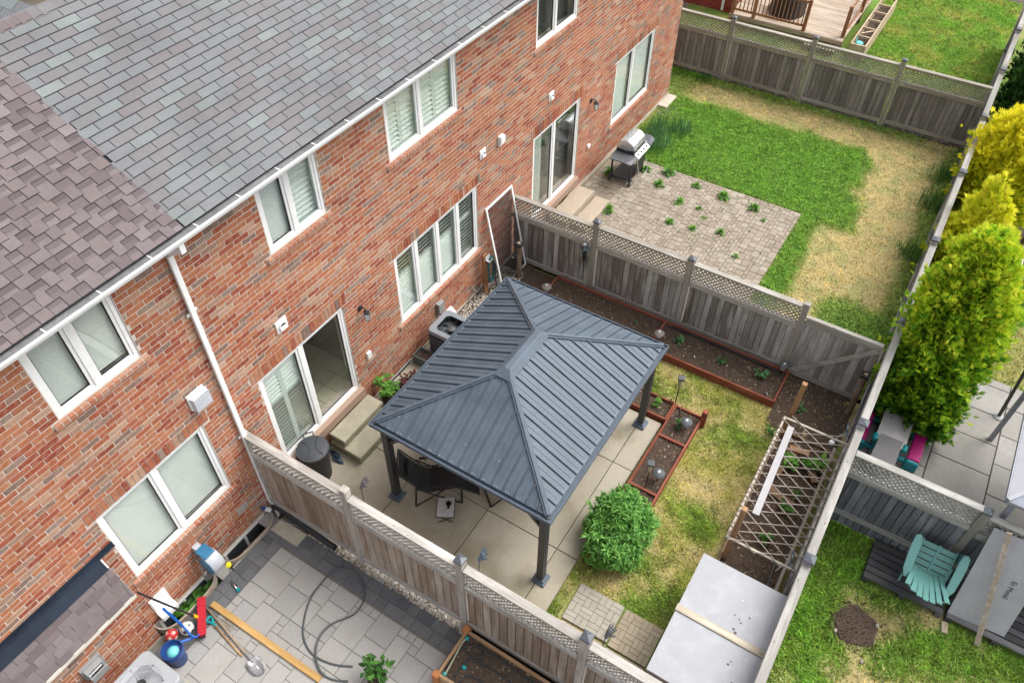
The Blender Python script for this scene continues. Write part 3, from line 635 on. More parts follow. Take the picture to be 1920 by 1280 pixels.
# lean-to roof over the bay
bay = Slope((0,-0.345,1.64), (1,0,0), (0,0.33,0.74), (0,-0.74,0.33))
m = MB(); m.add([bay.p(-2.4,0,-0.01), bay.p(1.37,0,-0.01), bay.p(1.37,0.80,-0.01), bay.p(-2.4,0.80,-0.01), bay.p(-2.4,0,-0.05), bay.p(1.37,0,-0.05), bay.p(1.37,0.80,-0.05), bay.p(-2.4,0.80,-0.05)], [(0,1,2,3),(7,6,5,4),(0,4,5,1),(1,5,6,2),(2,6,7,3),(3,7,4,0)])
ro = m.build('bay_roof', WHITE, house); ro['label'] = 'small steep brown shingle roof over the brick bay'
for k in range(5):
    u = 0.004+k*0.118; a = -2.4-random.uniform(0, 0.1); hi = bool(k % 2)
    while a < 1.36:
        w = random.uniform(0.10, 0.27); a0, a1 = max(a, -2.4), min(a+w, 1.366)
        if a1-a0 > 0.02:
            mm = MB(); h0, h1 = (0.004, 0.015) if hi else (0.0, 0.006); tab(mm, bay, a0, a1, u, 0.135, h0, h1, 0.0 if not hi else 0.003); two(mm.build('shingle', BROWN_SH, ro))
        hi = not hi; a += w
NAVY = M_plain('navy_flashing', (0.012,0.020,0.036), 0.45, var=0.25, scale=3)
m = MB(); m.plate([bay.p(-2.4,0.59,0.014), bay.p(1.345,0.59,0.014), bay.p(1.345,0.80,0.010), bay.p(-2.4,0.80,0.010)], 0.006); m.box(-2.4, 1.60, -0.055, -0.002, 2.395, 2.40); m.box(-2.4, 1.60, -0.014, -0.004, 2.40, 2.475); m.build('flashing', NAVY, ro)
m = MB(); m.box(-2.4, 1.37, -0.36, -0.342, 1.585, 1.655); m.box(-2.4, 1.37, -0.342, -0.23, 1.585, 1.60); m.build('drip_board', M_plain('cream_paint', (0.66,0.62,0.54), 0.5), ro)
# ---------------------------------------------------------------- gutter, soffit, downspout
m = MB(); m.box(-2.6, 21.3, -0.25, 0.26, 6.125, 6.14); m.box(-2.6, 21.3, -0.255, -0.235, 6.14, 6.245); m.build('soffit', WHITE, house)
g = MB(); prof = [(-0.256,6.255),(-0.256,6.165),(-0.30,6.165),(-0.318,6.19),(-0.318,6.215),(-0.352,6.245),(-0.352,6.275),(-0.336,6.275),(-0.336,6.262),(-0.344,6.25),(-0.31,6.215),(-0.296,6.172),(-0.262,6.172),(-0.262,6.255)]
n = len(prof); g.add([(x, y, z) for x in (-2.6, 21.3) for y, z in prof], [tuple(range(n)), tuple(range(2*n-1, n-1, -1))]+[(i, n+i, n+(i+1) % n, (i+1) % n) for i in range(n)])
go = g.build('gutter', WHITE, house)
m = MB(); m.box(-2.58, 21.28, -0.335, -0.205, 6.258, 6.264); m.build('gutter_guard', M_plain('gutter_dirt', (0.15,0.15,0.15), 0.7, var=0.35, scale=2), go)
for i in range(34):
    m = MB(); x = -2.0+i*0.70; m.box(x, x+0.016, -0.350, -0.23, 6.266, 6.270); m.build('gutter_strap', WHITE, go)
d = MB()
d.box(3.925, 4.005, -0.075, -0.022, 0.30, 5.93); d.beam((3.965,-0.048,5.95), (4.02,-0.22,6.07), 0.08, 0.055, (1,0,0)); d.box(3.985, 4.065, -0.30, -0.19, 6.03, 6.17); d.beam((3.965,-0.05,0.32), (3.97,-0.14,0.17), 0.08, 0.055, (1,0,0))
ds = d.build('downspout', WHITE, house, bevel=0.008)
m = MB()
for z in (4.9, 2.2):
    m.box(3.88, 3.925, -0.03, -0.024, z, z+0.05); m.box(4.005, 4.05, -0.03, -0.024, z+0.02, z+0.07)
m.build('bracket', WHITE, ds)
# ---------------------------------------------------------------- vents and boxes on the wall
PGREY = M_plain('grey_plastic', (0.28,0.285,0.285), 0.5, var=0.06)
def wall_vent(x, z, s, label):
    o = MB(); o.box(x-s, x+s, -0.022, 0.004, z-s, z+s); v = o.build('wall_vent', WHITE, house, bevel=0.006); v['label'] = label
    t = MB(); t.M = Matrix.Translation((x, -0.022, z)) @ Matrix.Rotation(R(90), 4, 'X'); t.lathe([(s*0.62,0),(s*0.62,0.03),(s*0.5,0.03),(s*0.5,0.002)], n=18); t.build('collar', WHITE, v)
    t = MB(); t.M = Matrix.Translation((x, -0.024, z+0.005)) @ Matrix.Rotation(R(90), 4, 'X'); t.lathe([(s*0.5,0),(s*0.5,0.004),(s*0.2,0.010)], n=18); t.build('grille', M_plain('vent_dark', (0.09,0.08,0.07), 0.7), v)
    t = MB(); t.plate([(x-s*0.5,-0.03,z-s*0.1),(x+s*0.5,-0.03,z-s*0.1),(x+s*0.5,-0.06,z-s*0.55),(x-s*0.5,-0.06,z-s*0.55)][::-1], 0.005); t.build('flap', WHITE, v)
wall_vent(5.26, 3.57, 0.115, 'white square vent above the first patio door'); wall_vent(10.89, 3.54, 0.10, 'white square vent beside the blank white box'); wall_vent(13.59, 3.50, 0.10, 'white square vent above the far patio door')
m = MB(); m.box(11.45, 11.61, -0.05, 0.004, 3.40, 3.62); m.box(11.45, 11.61, -0.09, -0.05, 3.46, 3.62); m.build('wall_box', WHITE, house, bevel=0.008)
# caged hood beside the downspout
o = MB(); o.box(3.40, 3.70, -0.03, 0.004, 3.42, 3.72); v = o.build('dryer_hood', WHITE, house, bevel=0.006); v['label'] = 'white dryer vent in a wire cage beside the downspout'
c = MB(); x0, x1, z0, z1 = 3.42, 3.72, 3.40, 3.68
c.add([(x0,-0.03,z0),(x1,-0.03,z0),(x1,-0.03,z1),(x0,-0.03,z1),(x0+0.02,-0.10,z0+0.02),(x1-0.02,-0.10,z0+0.02),(x1-0.02,-0.10,z1-0.02),(x0+0.02,-0.10,z1-0.02)], [(4,5,6,7),(0,1,5,4),(1,2,6,5),(2,3,7,6),(3,0,4,7)]); c.build('hood', M_plain('pale_plastic', (0.52,0.55,0.60), 0.4, var=0.03), v)
c = MB()
for i in range(7):
    c.box(x0+0.02+i*0.043, x0+0.026+i*0.043, -0.112, -0.106, z0+0.01, z1-0.01); c.box(x0+0.01, x1-0.01, -0.113, -0.107, z0+0.02+i*0.04, z0+0.025+i*0.04)
c.build('cage', M_plain('wire', (0.62,0.63,0.66), 0.4), v)
m = MB(); m.box(3.36, 3.58, -0.018, 0.004, 0.62, 0.80); m.build('cover_plate', M_plain('plate_grey', (0.36,0.31,0.28), 0.7), house)
for x, z, a, b, lab in ((6.92, 1.34, 0.055, 0.08, 'small white outlet box beside the first patio door'), (15.67, 1.12, 0.06, 0.05, 'small white outlet box beside the far patio door')):
    m = MB(); m.box(x-a, x+a, -0.05, 0.004, z-b, z+b); q = m.build('outlet_box', WHITE, house, bevel=0.008); q['label'] = lab
# white vent louvre low on the wall near the bay
m = MB(); m.box(1.50, 1.80, -0.03, 0.004, 0.36, 0.72); q = m.build('louvre_vent', WHITE, house)
for i in range(8):
    m = MB(); m.plate([(1.52,-0.03,0.39+i*0.04),(1.78,-0.03,0.39+i*0.04),(1.78,-0.045,0.375+i*0.04),(1.52,-0.045,0.375+i*0.04)], 0.003); m.build('slat', WHITE, q)
m = MB(); m.add([(1.50,-0.03,0.36),(1.80,-0.03,0.36),(1.80,-0.14,0.30),(1.50,-0.14,0.30),(1.50,-0.03,0.20),(1.80,-0.03,0.20),(1.80,-0.14,0.20),(1.50,-0.14,0.20)], [(0,3,2,1),(4,5,6,7),(0,1,5,4),(1,2,6,5),(2,3,7,6),(3,0,4,7)]); m.build('lower_hood', WHITE, q)
# grey exhaust hood on the bay wall
ev = empty('exhaust_vent', (0.41,BUMP_Y,0.95), 0, 'grey metal exhaust hood on the brick bay wall', 'vent')
m = MB(); m.box(-0.16, 0.16, -0.04, 0.0, -0.16, 0.16); m.build('back_plate', PGREY, ev, bevel=0.005)
m = MB(); m.box(-0.13, 0.13, -0.13, -0.04, 0.08, 0.12); m.box(-0.13, -0.10, -0.13, -0.04, -0.10, 0.08); m.box(0.10, 0.13, -0.13, -0.04, -0.10, 0.08); m.box(-0.13, 0.13, -0.15, -0.13, -0.16, -0.02); m.build('hood', PGREY, ev, bevel=0.005)
m = MB(); m.M = Matrix.Translation((0,-0.08,0.01)) @ Matrix.Rotation(R(90), 4, 'Y'); m.lathe([(0.05,-0.095),(0.05,0.095)], n=16); m.build('flap', M_plain('steel_dark', (0.10,0.10,0.10), 0.35, 0.8), ev, smooth=40)
m = MB(); m.box(-0.115, 0.09, -0.138, -0.131, 0.045, 0.065); m.build('bright_strip', WHITE, ev)
# lanterns
BLACK = M_plain('black_metal', (0.02,0.02,0.022), 0.45, var=0.2)
LITE = M_plain('lamp_glass', (0.60,0.62,0.62), 0.15, var=0.05)
def wall_lantern(x, z, label):
    t = empty('wall_lantern', (x,0,z), 0, label, 'lamp', 'wall lanterns beside the patio doors')
    m = MB(); m.M = Matrix.Rotation(R(90), 4, 'X'); m.lathe([(0.06,0),(0.06,0.015),(0.03,0.03)], n=14); m.build('back_plate', BLACK, t)
    m = MB(); m.tube([(0,-0.02,0),(0,-0.07,0.05),(0,-0.12,0.05),(0,-0.15,0.0)], 0.012, 6); m.build('arm', BLACK, t)
    m = MB(); m.lathe([(0.075,-0.02),(0.07,0.0),(0.02,0.04)], (0,-0.15,-0.02), 4); m.build('cap', BLACK, t)
    m = MB(); m.lathe([(0.045,-0.19),(0.065,-0.022)], (0,-0.15,-0.02), 4); m.build('glass', LITE, t)
    m = MB()
    for k in range(4):
        g = math.pi/2*k; m.tube([(0.047*math.cos(g),-0.15+0.047*math.sin(g),-0.21),(0.067*math.cos(g),-0.15+0.067*math.sin(g),-0.042)], 0.005, 4)
    m.lathe([(0.05,-0.20),(0.05,-0.19)], (0,-0.15,-0.015), 4); m.build('cage', BLACK, t)
wall_lantern(6.93, 2.55, 'black wall lantern with pale glass beside the door above the concrete steps'); wall_lantern(15.62, 2.42, 'black wall lantern on the brick beside the far patio door')
# ================================================================ fences
CAPM = M_plain('cap_slate', (0.075,0.085,0.10), 0.35, var=0.12)
def fence_wood(key):
    return {'near': (M_wood('fence_near', (0.255,0.180,0.128), (0.360,0.284,0.220), (0.464,0.389,0.331), 2, stain=(0.209,0.128,0.075), stain_amt=0.45), M_wood('rail_near', (0.40,0.37,0.335), (0.45,0.42,0.385), (0.49,0.465,0.43), 1, stain=(0.22,0.20,0.17), stain_amt=0.5)),
            'mid': (M_wood('fence_mid', (0.181,0.154,0.133), (0.329,0.306,0.288), (0.528,0.515,0.511), 2, stain=(0.148,0.122,0.102), stain_amt=0.5), M_wood('rail_mid', (0.34,0.31,0.27), (0.40,0.37,0.33), (0.46,0.43,0.39), 1, stain=(0.22,0.20,0.09), stain_amt=0.45)),
            'far': (M_wood('fence_far', (0.165,0.148,0.139), (0.248,0.227,0.214), (0.346,0.324,0.307), 2, stain=(0.115,0.106,0.094), stain_amt=0.5), M_wood('rail_far', (0.30,0.27,0.22), (0.36,0.33,0.28), (0.42,0.39,0.34), 1, stain=(0.24,0.23,0.12), stain_amt=0.45)),
            'blue': (M_wood('fence_blue', (0.125,0.132,0.147), (0.184,0.191,0.214), (0.279,0.287,0.309), 2, stain=(0.074,0.074,0.081), stain_amt=0.5), M_wood('rail_blue', (0.34,0.33,0.31), (0.40,0.39,0.37), (0.46,0.45,0.43), 1, stain=(0.2,0.2,0.15), stain_amt=0.4))}[key]
RAILX = {}
def rail_x(key):       # same tone, grain along x
    a = {'back': ((0.30,0.285,0.26), (0.36,0.345,0.32), (0.41,0.39,0.365))}[key]
    return M_wood('rail_back', *a, 0, stain=(0.25,0.23,0.19), stain_amt=0.5)
def lattice(parent, mat, L, z0, z1, org, axis, th=0.012, pitch=0.068, w=0.026, y=0.0):
    """diagonal strips clipped to a panel of length L between z0 and z1; axis 0 runs along x, 1 along -y"""
    m = MB(); H = z1-z0
    for layer, sg in ((-th/2, 1), (th/2, -1)):
        s = -H
        while s < L+H:
            a0, a1 = (s, s+H) if sg > 0 else (s+H, s); p = []
            lo, hi = min(a0, a1), max(a0, a1)
            if hi > 0 and lo < L:
                t0, t1 = 0.0, 1.0
                if a1 != a0:
                    u, v = (0-a0)/(a1-a0), (L-a0)/(a1-a0); t0, t1 = max(0, min(u, v)), min(1, max(u, v))
                if t1-t0 > 0.05:
                    P = lambda t: (a0+(a1-a0)*t, z0+H*t)
                    (sa, za), (sb, zb) = P(t0), P(t1)
                    c = lambda q, z: Vector((org[0]+q, org[1]+layer, z)) if axis == 0 else Vector((org[0]+layer, org[1]-q, z))
                    m.beam(c(sa, za), c(sb, zb), w, th*0.8, (0,1,0) if axis == 0 else (1,0,0))
            s += pitch*1.414
    o = m.build('lattice', mat, parent); tag(o, kind='stuff'); return o
def post_cap(m, cx, cy, z, s=0.075):
    m.add([(cx-s,cy-s,z),(cx+s,cy-s,z),(cx+s,cy+s,z),(cx-s,cy+s,z),(cx-s,cy-s,z+0.035),(cx+s,cy-s,z+0.035),(cx+s,cy+s,z+0.035),(cx-s,cy+s,z+0.035),(cx,cy,z+0.075)], [(3,2,1,0),(0,1,5,4),(1,2,6,5),(2,3,7,6),(3,0,4,7),(4,5,8),(5,6,8),(6,7,8),(7,4,8)])
def fence_y(t, x, key, posts, panels, base, face=-1, capped=None, bw=0.14, lat=0.36, pbase=None):
    """fence standing on x = const: posts (y, top), panels (y0, y1, toprail z, midrail z, bottomrail z)"""
    bmat, rmat = fence_wood(key)
    pmat = M_wood('post_'+key, *[tuple(c*1.05 for c in q) for q in {'near': ((0.42,0.38,0.34),(0.47,0.43,0.39),(0.52,0.48,0.44)), 'mid': ((0.30,0.27,0.24),(0.35,0.32,0.28),(0.40,0.37,0.33)), 'far': ((0.28,0.26,0.22),(0.33,0.31,0.26),(0.37,0.35,0.30)), 'blue': ((0.25,0.24,0.21),(0.30,0.29,0.26),(0.35,0.33,0.30))}[key]], 2)
    for i, (y, top) in enumerate(posts):
        m = MB(); m.rbox(x-0.06, x+0.06, y-0.06, y+0.06, (base if pbase is None else pbase)-0.3, top, 0.008); p = m.build('post', pmat, t)
        if capped is None or capped[i]:
            c = MB(); post_cap(c, x, y, top+0.001); c.build('post_cap', CAPM, p, bevel=0.006)
    for (y0, y1, zt, zm, zb) in panels:      # y0 > y1
        m = MB(); m.rbox(x-0.065, x+0.065, y1, y0, zt-0.035, zt, 0.004); m.build('cap_rail', rmat, t)
        m = MB(); m.box(x-0.02, x+0.02, y1, y0, zt-0.075, zt-0.036); m.build('lattice_stop', rmat, t)
        m = MB(); m.rbox(x-0.05, x+0.05, y1, y0, zm-0.04, zm, 0.004); m.box(x+face*0.05-0.012, x+face*0.05+0.012, y1, y0, zm-0.12, zm+0.004); m.build('middle_rail', rmat, t)
        m = MB(); m.rbox(x-0.045, x+0.045, y1, y0, zb-0.04, zb, 0.004); m.box(x+face*0.045-0.012, x+face*0.045+0.012, y1, y0, zb-0.10, zb+0.004); m.build('bottom_rail', rmat, t)
        if lat: lattice(t, rmat, y0-y1, zm+0.0, zt-0.075, (x, y0), 1)
        n = round((y0-y1)/(bw-0.008)); w = (y0-y1)/n
        bk_ = MB(); bk_.box(-0.008, 0.008, -0.045, 0.045, 0, zm-0.05-base); bkm = bk_.mesh('board'); bkm.materials.append(bmat)
        for i in range(1, n): link('board', bkm, bmat, t, (x-face*0.012, y0-i*w, base+0.02))
        for i in range(n):
            off = face*0.010; ya = y0-(i+1)*w+0.006; yb = y0-i*w-0.006
            ya, yb = max(ya, y1), min(yb, y0); d = random.uniform(-0.004, 0.004); lo = base+0.02+random.uniform(-0.01, 0.012)
            b = MB(); hw = (yb-ya)/2; zt_ = zm-0.045-lo; b.add([(-0.010*q,s_*hw*k_,z_) for z_ in (0,zt_) for (q,k_) in ((1,0.93),(0.15,1.0),(-1,1.0)) for s_ in (-1,1)], [(0,1,7,6),(1,3,9,7),(3,5,11,9),(5,4,10,11),(4,2,8,10),(2,0,6,8),(0,2,4,5,3,1),(6,7,9,11,10,8)]); b.build('board', bmat, t, loc=(x+off+d*0.5, (ya+yb)/2, lo))
f1 = empty('privacy_fence', (4.0,0,0.1), 0, 'bleached lattice topped fence dividing the stone patio from the gazebo yard', 'fence')
f1.location = (0,0,0)
fence_y(f1, 4.0, 'near', [(-2.10,2.36), (-4.18,2.30), (-6.17,2.27), (-8.22,2.2)], [(-0.10,-2.03,2.22,1.80,0.42), (-2.17,-4.11,2.17,1.72,0.42), (-4.25,-6.10,2.15,1.68,0.42), (-6.24,-8.15,2.12,1.66,0.42)], 0.27, face=-1, capped=[0,1,1,1], bw=0.155, pbase=0.08)
m = MB(); m.rbox(3.94, 4.06, -0.10, -0.025, -0.2, 2.22); m.build('wall_post', fence_wood('near')[1], f1)
f2 = empty('privacy_fence', (0,0,0), 0, 'grey lattice topped fence between the gazebo yard and the weedy patio', 'fence')
fence_y(f2, 12.05, 'mid', [(-2.11,1.96), (-4.27,1.93), (-6.63,1.93)], [(-0.03,-2.04,1.84,1.40,0.20), (-2.18,-4.20,1.87,1.41,0.20), (-4.34,-6.571,1.86,1.40,0.20)], 0.02, face=-1, capped=[1,1,0])
f3 = empty('privacy_fence', (0,0,0), 0, 'dark weathered lattice topped fence beyond the clover lawn', 'fence')
fence_y(f3, 22.8, 'far', [(1.35,1.97), (-1.02,1.98), (-3.47,2.0), (-5.92,2.0)], [(1.28,-0.95,1.87,1.42,0.22), (-1.09,-3.40,1.88,1.43,0.22), (-3.54,-5.85,1.88,1.43,0.22), (-5.99,-8.22,1.88,1.43,0.24)], 0.0, face=-1)
f4 = empty('privacy_fence', (0,0,0), 0, 'blue grey lattice topped fence behind the turquoise armchair', 'fence')
fence_y(f4, 9.32, 'blue', [(-10.42,1.62), (-12.7,1.62)], [(-8.38,-10.35,1.66,1.20,0.12), (-10.49,-12.63,1.55,1.10,0.12)], -0.29, face=-1)
# gate in the corner of the gazebo yard
gt = empty('garden_gate', (0,0,0), 0, 'plank gate with a diagonal brace in the corner by the back fence', 'gate')
bmat, rmat = fence_wood('mid'); x = 12.05
m = MB(); m.rbox(x-0.05, x+0.04, -8.16, -6.695, 1.58, 1.63, 0.004); m.box(x-0.055, x-0.035, -8.16, -6.72, 1.46, 1.585); m.build('top_rail', rmat, gt)
m = MB(); m.box(x-0.055, x-0.030, -8.16, -6.72, 0.05, 0.16); m.build('bottom_rail', rmat, gt)
m = MB(); m.beam((x-0.062,-6.76,0.12), (x-0.062,-8.12,1.50), 0.022, 0.10, (0,0,1)); m.build('brace', rmat, gt)
for i in range(11):
    y0 = -6.693-i*0.1335; m = MB(); m.box(-0.009, 0.009, -0.0662, 0.0662, 0, 1.5+random.uniform(-0.01,0.01)); m.build('board', bmat, gt, loc=(x-0.012+(0.006 if i % 2 else 0), y0-0.066, 0.02))
# back fence along x
bf = empty('back_fence', (0,0,0), 0, 'long pale capped fence running along the back of the yards', 'fence')
rxm = rail_x('back'); bmat, rmat = fence_wood('near'); bmat2, _ = fence_wood('blue')
bpx = [3.95, 6.89, 9.80, 12.60, 15.44, 18.35, 21.2, 24.05, 26.9, 29.8]
for i, px in enumerate(bpx):
    m = MB(); m.rbox(px-0.06, px+0.06, -8.36, -8.24, -0.5, 1.86, 0.006); p = m.build('post', fence_wood('mid')[0], bf)
    c = MB(); post_cap(c, px, -8.30, 1.861, 0.082); c.build('post_cap', CAPM, p, bevel=0.006)
for a, b in zip(bpx[:-1], bpx[1:]):
    m = MB(); m.rbox(a+0.06, b-0.06, -8.365, -8.235, 1.74, 1.78, 0.005); m.build('cap_rail', rxm, bf)
    m = MB(); m.box(a+0.06, b-0.06, -8.345, -8.255, 1.28, 1.34); m.build('middle_rail', rxm, bf)
    m = MB(); m.box(a+0.06, b-0.06, -8.345, -8.255, 0.05, 0.12); m.build('bottom_rail', rxm, bf)
    lattice(bf, rxm, b-a-0.12, 1.34, 1.735, (a+0.06, -8.30), 0)
    n = round((b-a-0.12)/0.14); w = (b-a-0.12)/n
    for i in range(n):
        m = MB(); m.box(-w/2+0.003, w/2-0.003, -0.009, 0.009, 0, 1.55); m.build('board', bmat2, bf, loc=(a+0.06+(i+0.5)*w, -8.30+(0.012 if i % 2 else -0.008), -0.27))

# ================================================================ gazebo
GX0, GX1, GY0, GY1, GE, GR = 5.235, 9.215, -4.875, -1.665, 2.30, 3.10
RX0, RX1, RYm = 6.72, 7.60, -3.24
STEEL = M_plain('roof_steel', (0.088,0.112,0.142), 0.5, metal=0.0, var=0.16, scale=2.5, bmp=0.03, spec=0.3)
STEELD = M_plain('frame_steel', (0.040,0.042,0.047), 0.40, metal=0.0, var=0.12)
STEELB = M_plain('foot_steel', (0.075,0.10,0.135), 0.4, var=0.12)
gz = empty('gazebo', (0,0,0), 0, 'slate blue metal roof gazebo with dark posts on the concrete patio', 'gazebo')
cA, cB, cC, cD = Vector((GX0,GY0,GE)), Vector((GX1,GY0,GE)), Vector((GX1,GY1,GE)), Vector((GX0,GY1,GE)); rA, rB = Vector((RX0,RYm,GR)), Vector((RX1,RYm,GR))
def roof_face(e0, e1, t0, t1):
    """panels between eave e0-e1 and ridge t0-t1 (may coincide)"""
    ux = (e1-e0).normalized(); L = (e1-e0).length; n = ux.cross((t0-e0)).normalized()
    if n.z < 0: n = -n
    uu = n.cross(ux)
    if uu.z < 0: uu = -uu
    H = (t0-e0).dot(uu); a_t0, a_t1 = (t0-e0).dot(ux), (t1-e0).dot(ux)
    def top(a):
        if a < a_t0: return H*a/a_t0
        if a > a_t1: return H*(L-a)/(L-a_t1)
        return H
    P = lambda a, u, h: e0+ux*a+uu*u+n*h
    cnt = round(L/0.205); w = L/cnt
    for i in range(cnt):
        a0, a1 = i*w, (i+1)*w; m = MB()
        # flat pan with a small mid ridge, following the hip lines
        br = sorted(set([a0, a1-0.008]+[q for q in (a_t0, a_t1) if a0 < q < a1-0.008]))
        for s, e in zip(br[:-1], br[1:]):
            m.add([P(s,0,0), P(e,0,0), P(e,max(top(e)-0.02,0.001),0), P(s,max(top(s)-0.02,0.001),0), P(s,0,-0.016), P(e,0,-0.016), P(e,max(top(e)-0.02,0.001),-0.016), P(s,max(top(s)-0.02,0.001),-0.016)], [(0,1,2,3),(7,6,5,4),(0,4,5,1),(1,5,6,2),(3,7,4,0)])
        for q, rw, rh in ((a0+0.014, 0.017, 0.026), (a0+w*0.52, 0.010, 0.006)):
            u1 = min(top(q-rw/2), top(q+rw/2))-0.03
            if u1 > 0.04 and q-rw/2 > 0:
                m.add([P(q-rw/2,0.012,0), P(q+rw/2,0.012,0), P(q+rw/2,u1,0), P(q-rw/2,u1,0), P(q-rw/2.4,0.012,rh), P(q+rw/2.4,0.012,rh), P(q+rw/2.4,u1,rh), P(q-rw/2.4,u1,rh)], [(4,5,6,7),(0,1,5,4),(1,2,6,5),(2,3,7,6),(3,0,4,7)])
        pn = m.build('roof_panel', STEEL, gz)
        s = MB(); q = P(a0+w*0.5, 0.03, 0.002); s.sphere(q, 0.006, 6, 4)
        if top(a0+w*0.5) > 0.5: s.sphere(P(a0+w*0.27, 0.03, 0.002), 0.006, 6, 4)
        if random.random() < 0.25 and top(a0+w*0.7) > 0.3: s.sphere(P(a0+w*0.7, random.uniform(0.2, top(a0+w*0.7)-0.1), 0.002), 0.006, 6, 4)
        tag(s.build('screws', WHITE, pn), kind='stuff')
roof_face(cA, cB, rA, rB); roof_face(cC, cD, rB, rA); roof_face(cB, cC, rB, rB); roof_face(cD, cA, rA, rA)
for c, t in ((cA, rA), (cB, rB), (cC, rB), (cD, rA)):
    d = (t-c).normalized(); m = MB(); m.beam(c+Vector((0,0,0.012))+d*0.02, t+Vector((0,0,0.012)), 0.105, 0.014); m.beam(c+Vector((0,0,0.030))+d*0.02, t+Vector((0,0,0.030)), 0.05, 0.03); m.build('hip_cap', STEEL, gz, bevel=0.006)
m = MB(); e = 0.16
m.add([(RX0-0.17,RYm-e,GR-0.045),(RX1+0.17,RYm-e,GR-0.045),(RX1+0.17,RYm+e,GR-0.045),(RX0-0.17,RYm+e,GR-0.045),(RX0-0.03,RYm-0.055,GR+0.05),(RX1+0.03,RYm-0.055,GR+0.05),(RX1+0.03,RYm+0.055,GR+0.05),(RX0-0.03,RYm+0.055,GR+0.05)], [(4,5,6,7),(0,1,5,4),(1,2,6,5),(2,3,7,6),(3,0,4,7)]); m.build('ridge_cap', STEEL, gz, bevel=0.012)
# gutter rim round the eaves
for (x0, x1, y0, y1) in ((GX0-0.07, GX1+0.07, GY0-0.07, GY0-0.055), (GX0-0.07, GX1+0.07, GY1+0.055, GY1+0.07), (GX0-0.07, GX0-0.055, GY0-0.055, GY1+0.055), (GX1+0.055, GX1+0.07, GY0-0.055, GY1+0.055)):
    m = MB(); m.box(x0, x1, y0, y1, GE-0.085, GE-0.012); m.build('eave_gutter', STEEL, gz)
for (x0, x1, y0, y1) in ((GX0-0.055, GX1+0.055, GY0-0.055, GY0+0.03), (GX0-0.055, GX1+0.055, GY1-0.03, GY1+0.055), (GX0-0.055, GX0+0.03, GY0+0.03, GY1-0.03), (GX1-0.03, GX1+0.055, GY0+0.03, GY1-0.03)):
    m = MB(); m.box(x0, x1, y0, y1, GE-0.075, GE-0.05); m.build('gutter_floor', STEELB, gz)
px_, py_ = (5.33, 9.12), (-4.77, -1.77)
for x in px_:
    for y in py_:
        m = MB(); m.rbox(x-0.06, x+0.06, y-0.06, y+0.06, pz, GE-0.06); m.box(x-0.064, x-0.061, y-0.02, y+0.02, pz+0.02, GE-0.06); m.box(x-0.02, x+0.02, y-0.064, y-0.061, pz+0.02, GE-0.06); p = m.build('post', STEELD, gz, bevel=0.008)
        f = MB(); f.rbox(x-0.12, x+0.12, y-0.12, y+0.12, pz, pz+0.05, 0.012); f.rbox(x-0.085, x+0.085, y-0.085, y+0.085, pz+0.05, pz+0.09, 0.01); f.build('foot_plate', STEELB, p, bevel=0.012)
        sx, sy = (1 if x < 7 else -1), (1 if y < -3 else -1)
        for d in ((sx,0), (0,sy)):
            m = MB(); m.beam((x+d[0]*0.05,y+d[1]*0.05,GE-0.55), (x+d[0]*0.48,y+d[1]*0.48,GE-0.12), 0.05, 0.06); m.build('brace', STEELD, gz)
for y in py_:
    m = MB(); m.box(px_[0], px_[1], y-0.04, y+0.04, GE-0.19, GE-0.08); m.build('beam', STEELD, gz)
for x in px_:
    m = MB(); m.box(x-0.04, x+0.04, py_[0]+0.04, py_[1]-0.04, GE-0.188, GE-0.082); m.build('beam', STEELD, gz)
for c, t in ((cA, rA), (cB, rB), (cC, rB), (cD, rA)):
    m = MB(); m.beam(c+Vector((0,0,-0.05)), t+Vector((0,0,-0.06)), 0.05, 0.06); m.build('rafter', STEELD, gz)
# ================================================================ plants helpers
def leaf(m, p, d, n, L, W, bend=0.25, lobes=0):
    """a leaf blade: d = direction, n = rough upward normal"""
    d = Vector(d).normalized(); n = Vector(n); s = d.cross(n)
    if s.length < 1e-3: s = d.orthogonal()
    s.normalize(); n = s.cross(d); p = Vector(p)
    a = p+d*L*0.35+n*(bend*L*0.25); b = p+d*L*0.7+n*(bend*L*0.15); e = p+d*L-n*(bend*L*0.35)
    m.add([p, a+s*W*0.5+n*W*0.12, a-s*W*0.5+n*W*0.12, b+s*W*0.36+n*W*0.08, b-s*W*0.36+n*W*0.08, e, a-n*W*0.05, b-n*W*0.05], [(0,6,1),(0,2,6),(6,7,3,1),(6,2,4,7),(7,5,3),(7,4,5)])
def rdir(up=0.3):
    a = random.uniform(0, 2*math.pi); e = math.asin(random.uniform(max(-1, up-0.6), 1)); return Vector((math.cos(a)*math.cos(e), math.sin(a)*math.cos(e), math.sin(e)))
GREEN1 = M_leaf('leaf_green', [(0,(0.022,0.075,0.014)),(0.5,(0.05,0.15,0.022)),(1,(0.10,0.24,0.035))])
GREEN2 = M_leaf('leaf_bright', [(0,(0.05,0.16,0.02)),(0.5,(0.10,0.27,0.03)),(1,(0.20,0.38,0.06))])
GREEN3 = M_leaf('leaf_seedling', [(0,(0.04,0.13,0.04)),(1,(0.10,0.24,0.08))])
PURP = M_leaf('leaf_burgundy', [(0,(0.05,0.012,0.014)),(1,(0.13,0.03,0.03))])
STEM = M_plain('stem_green', (0.06,0.12,0.03), 0.7)
SOIL = M_var('soil', [(0,(0.070,0.048,0.035)),(1,(0.088,0.063,0.047))], 1.0, gs=55, grain=0.55, bs=0.9, patch=(0.15,0.11,0.08), patch_scale=18, patch_amt=0.5, bd=0.03)
CHIP = M_var('wood_chips', [(0,(0.06,0.038,0.026)),(0.5,(0.12,0.078,0.052)),(0.85,(0.17,0.115,0.075)),(1,(0.42,0.33,0.24))], 0.95, gs=80, grain=0.2)
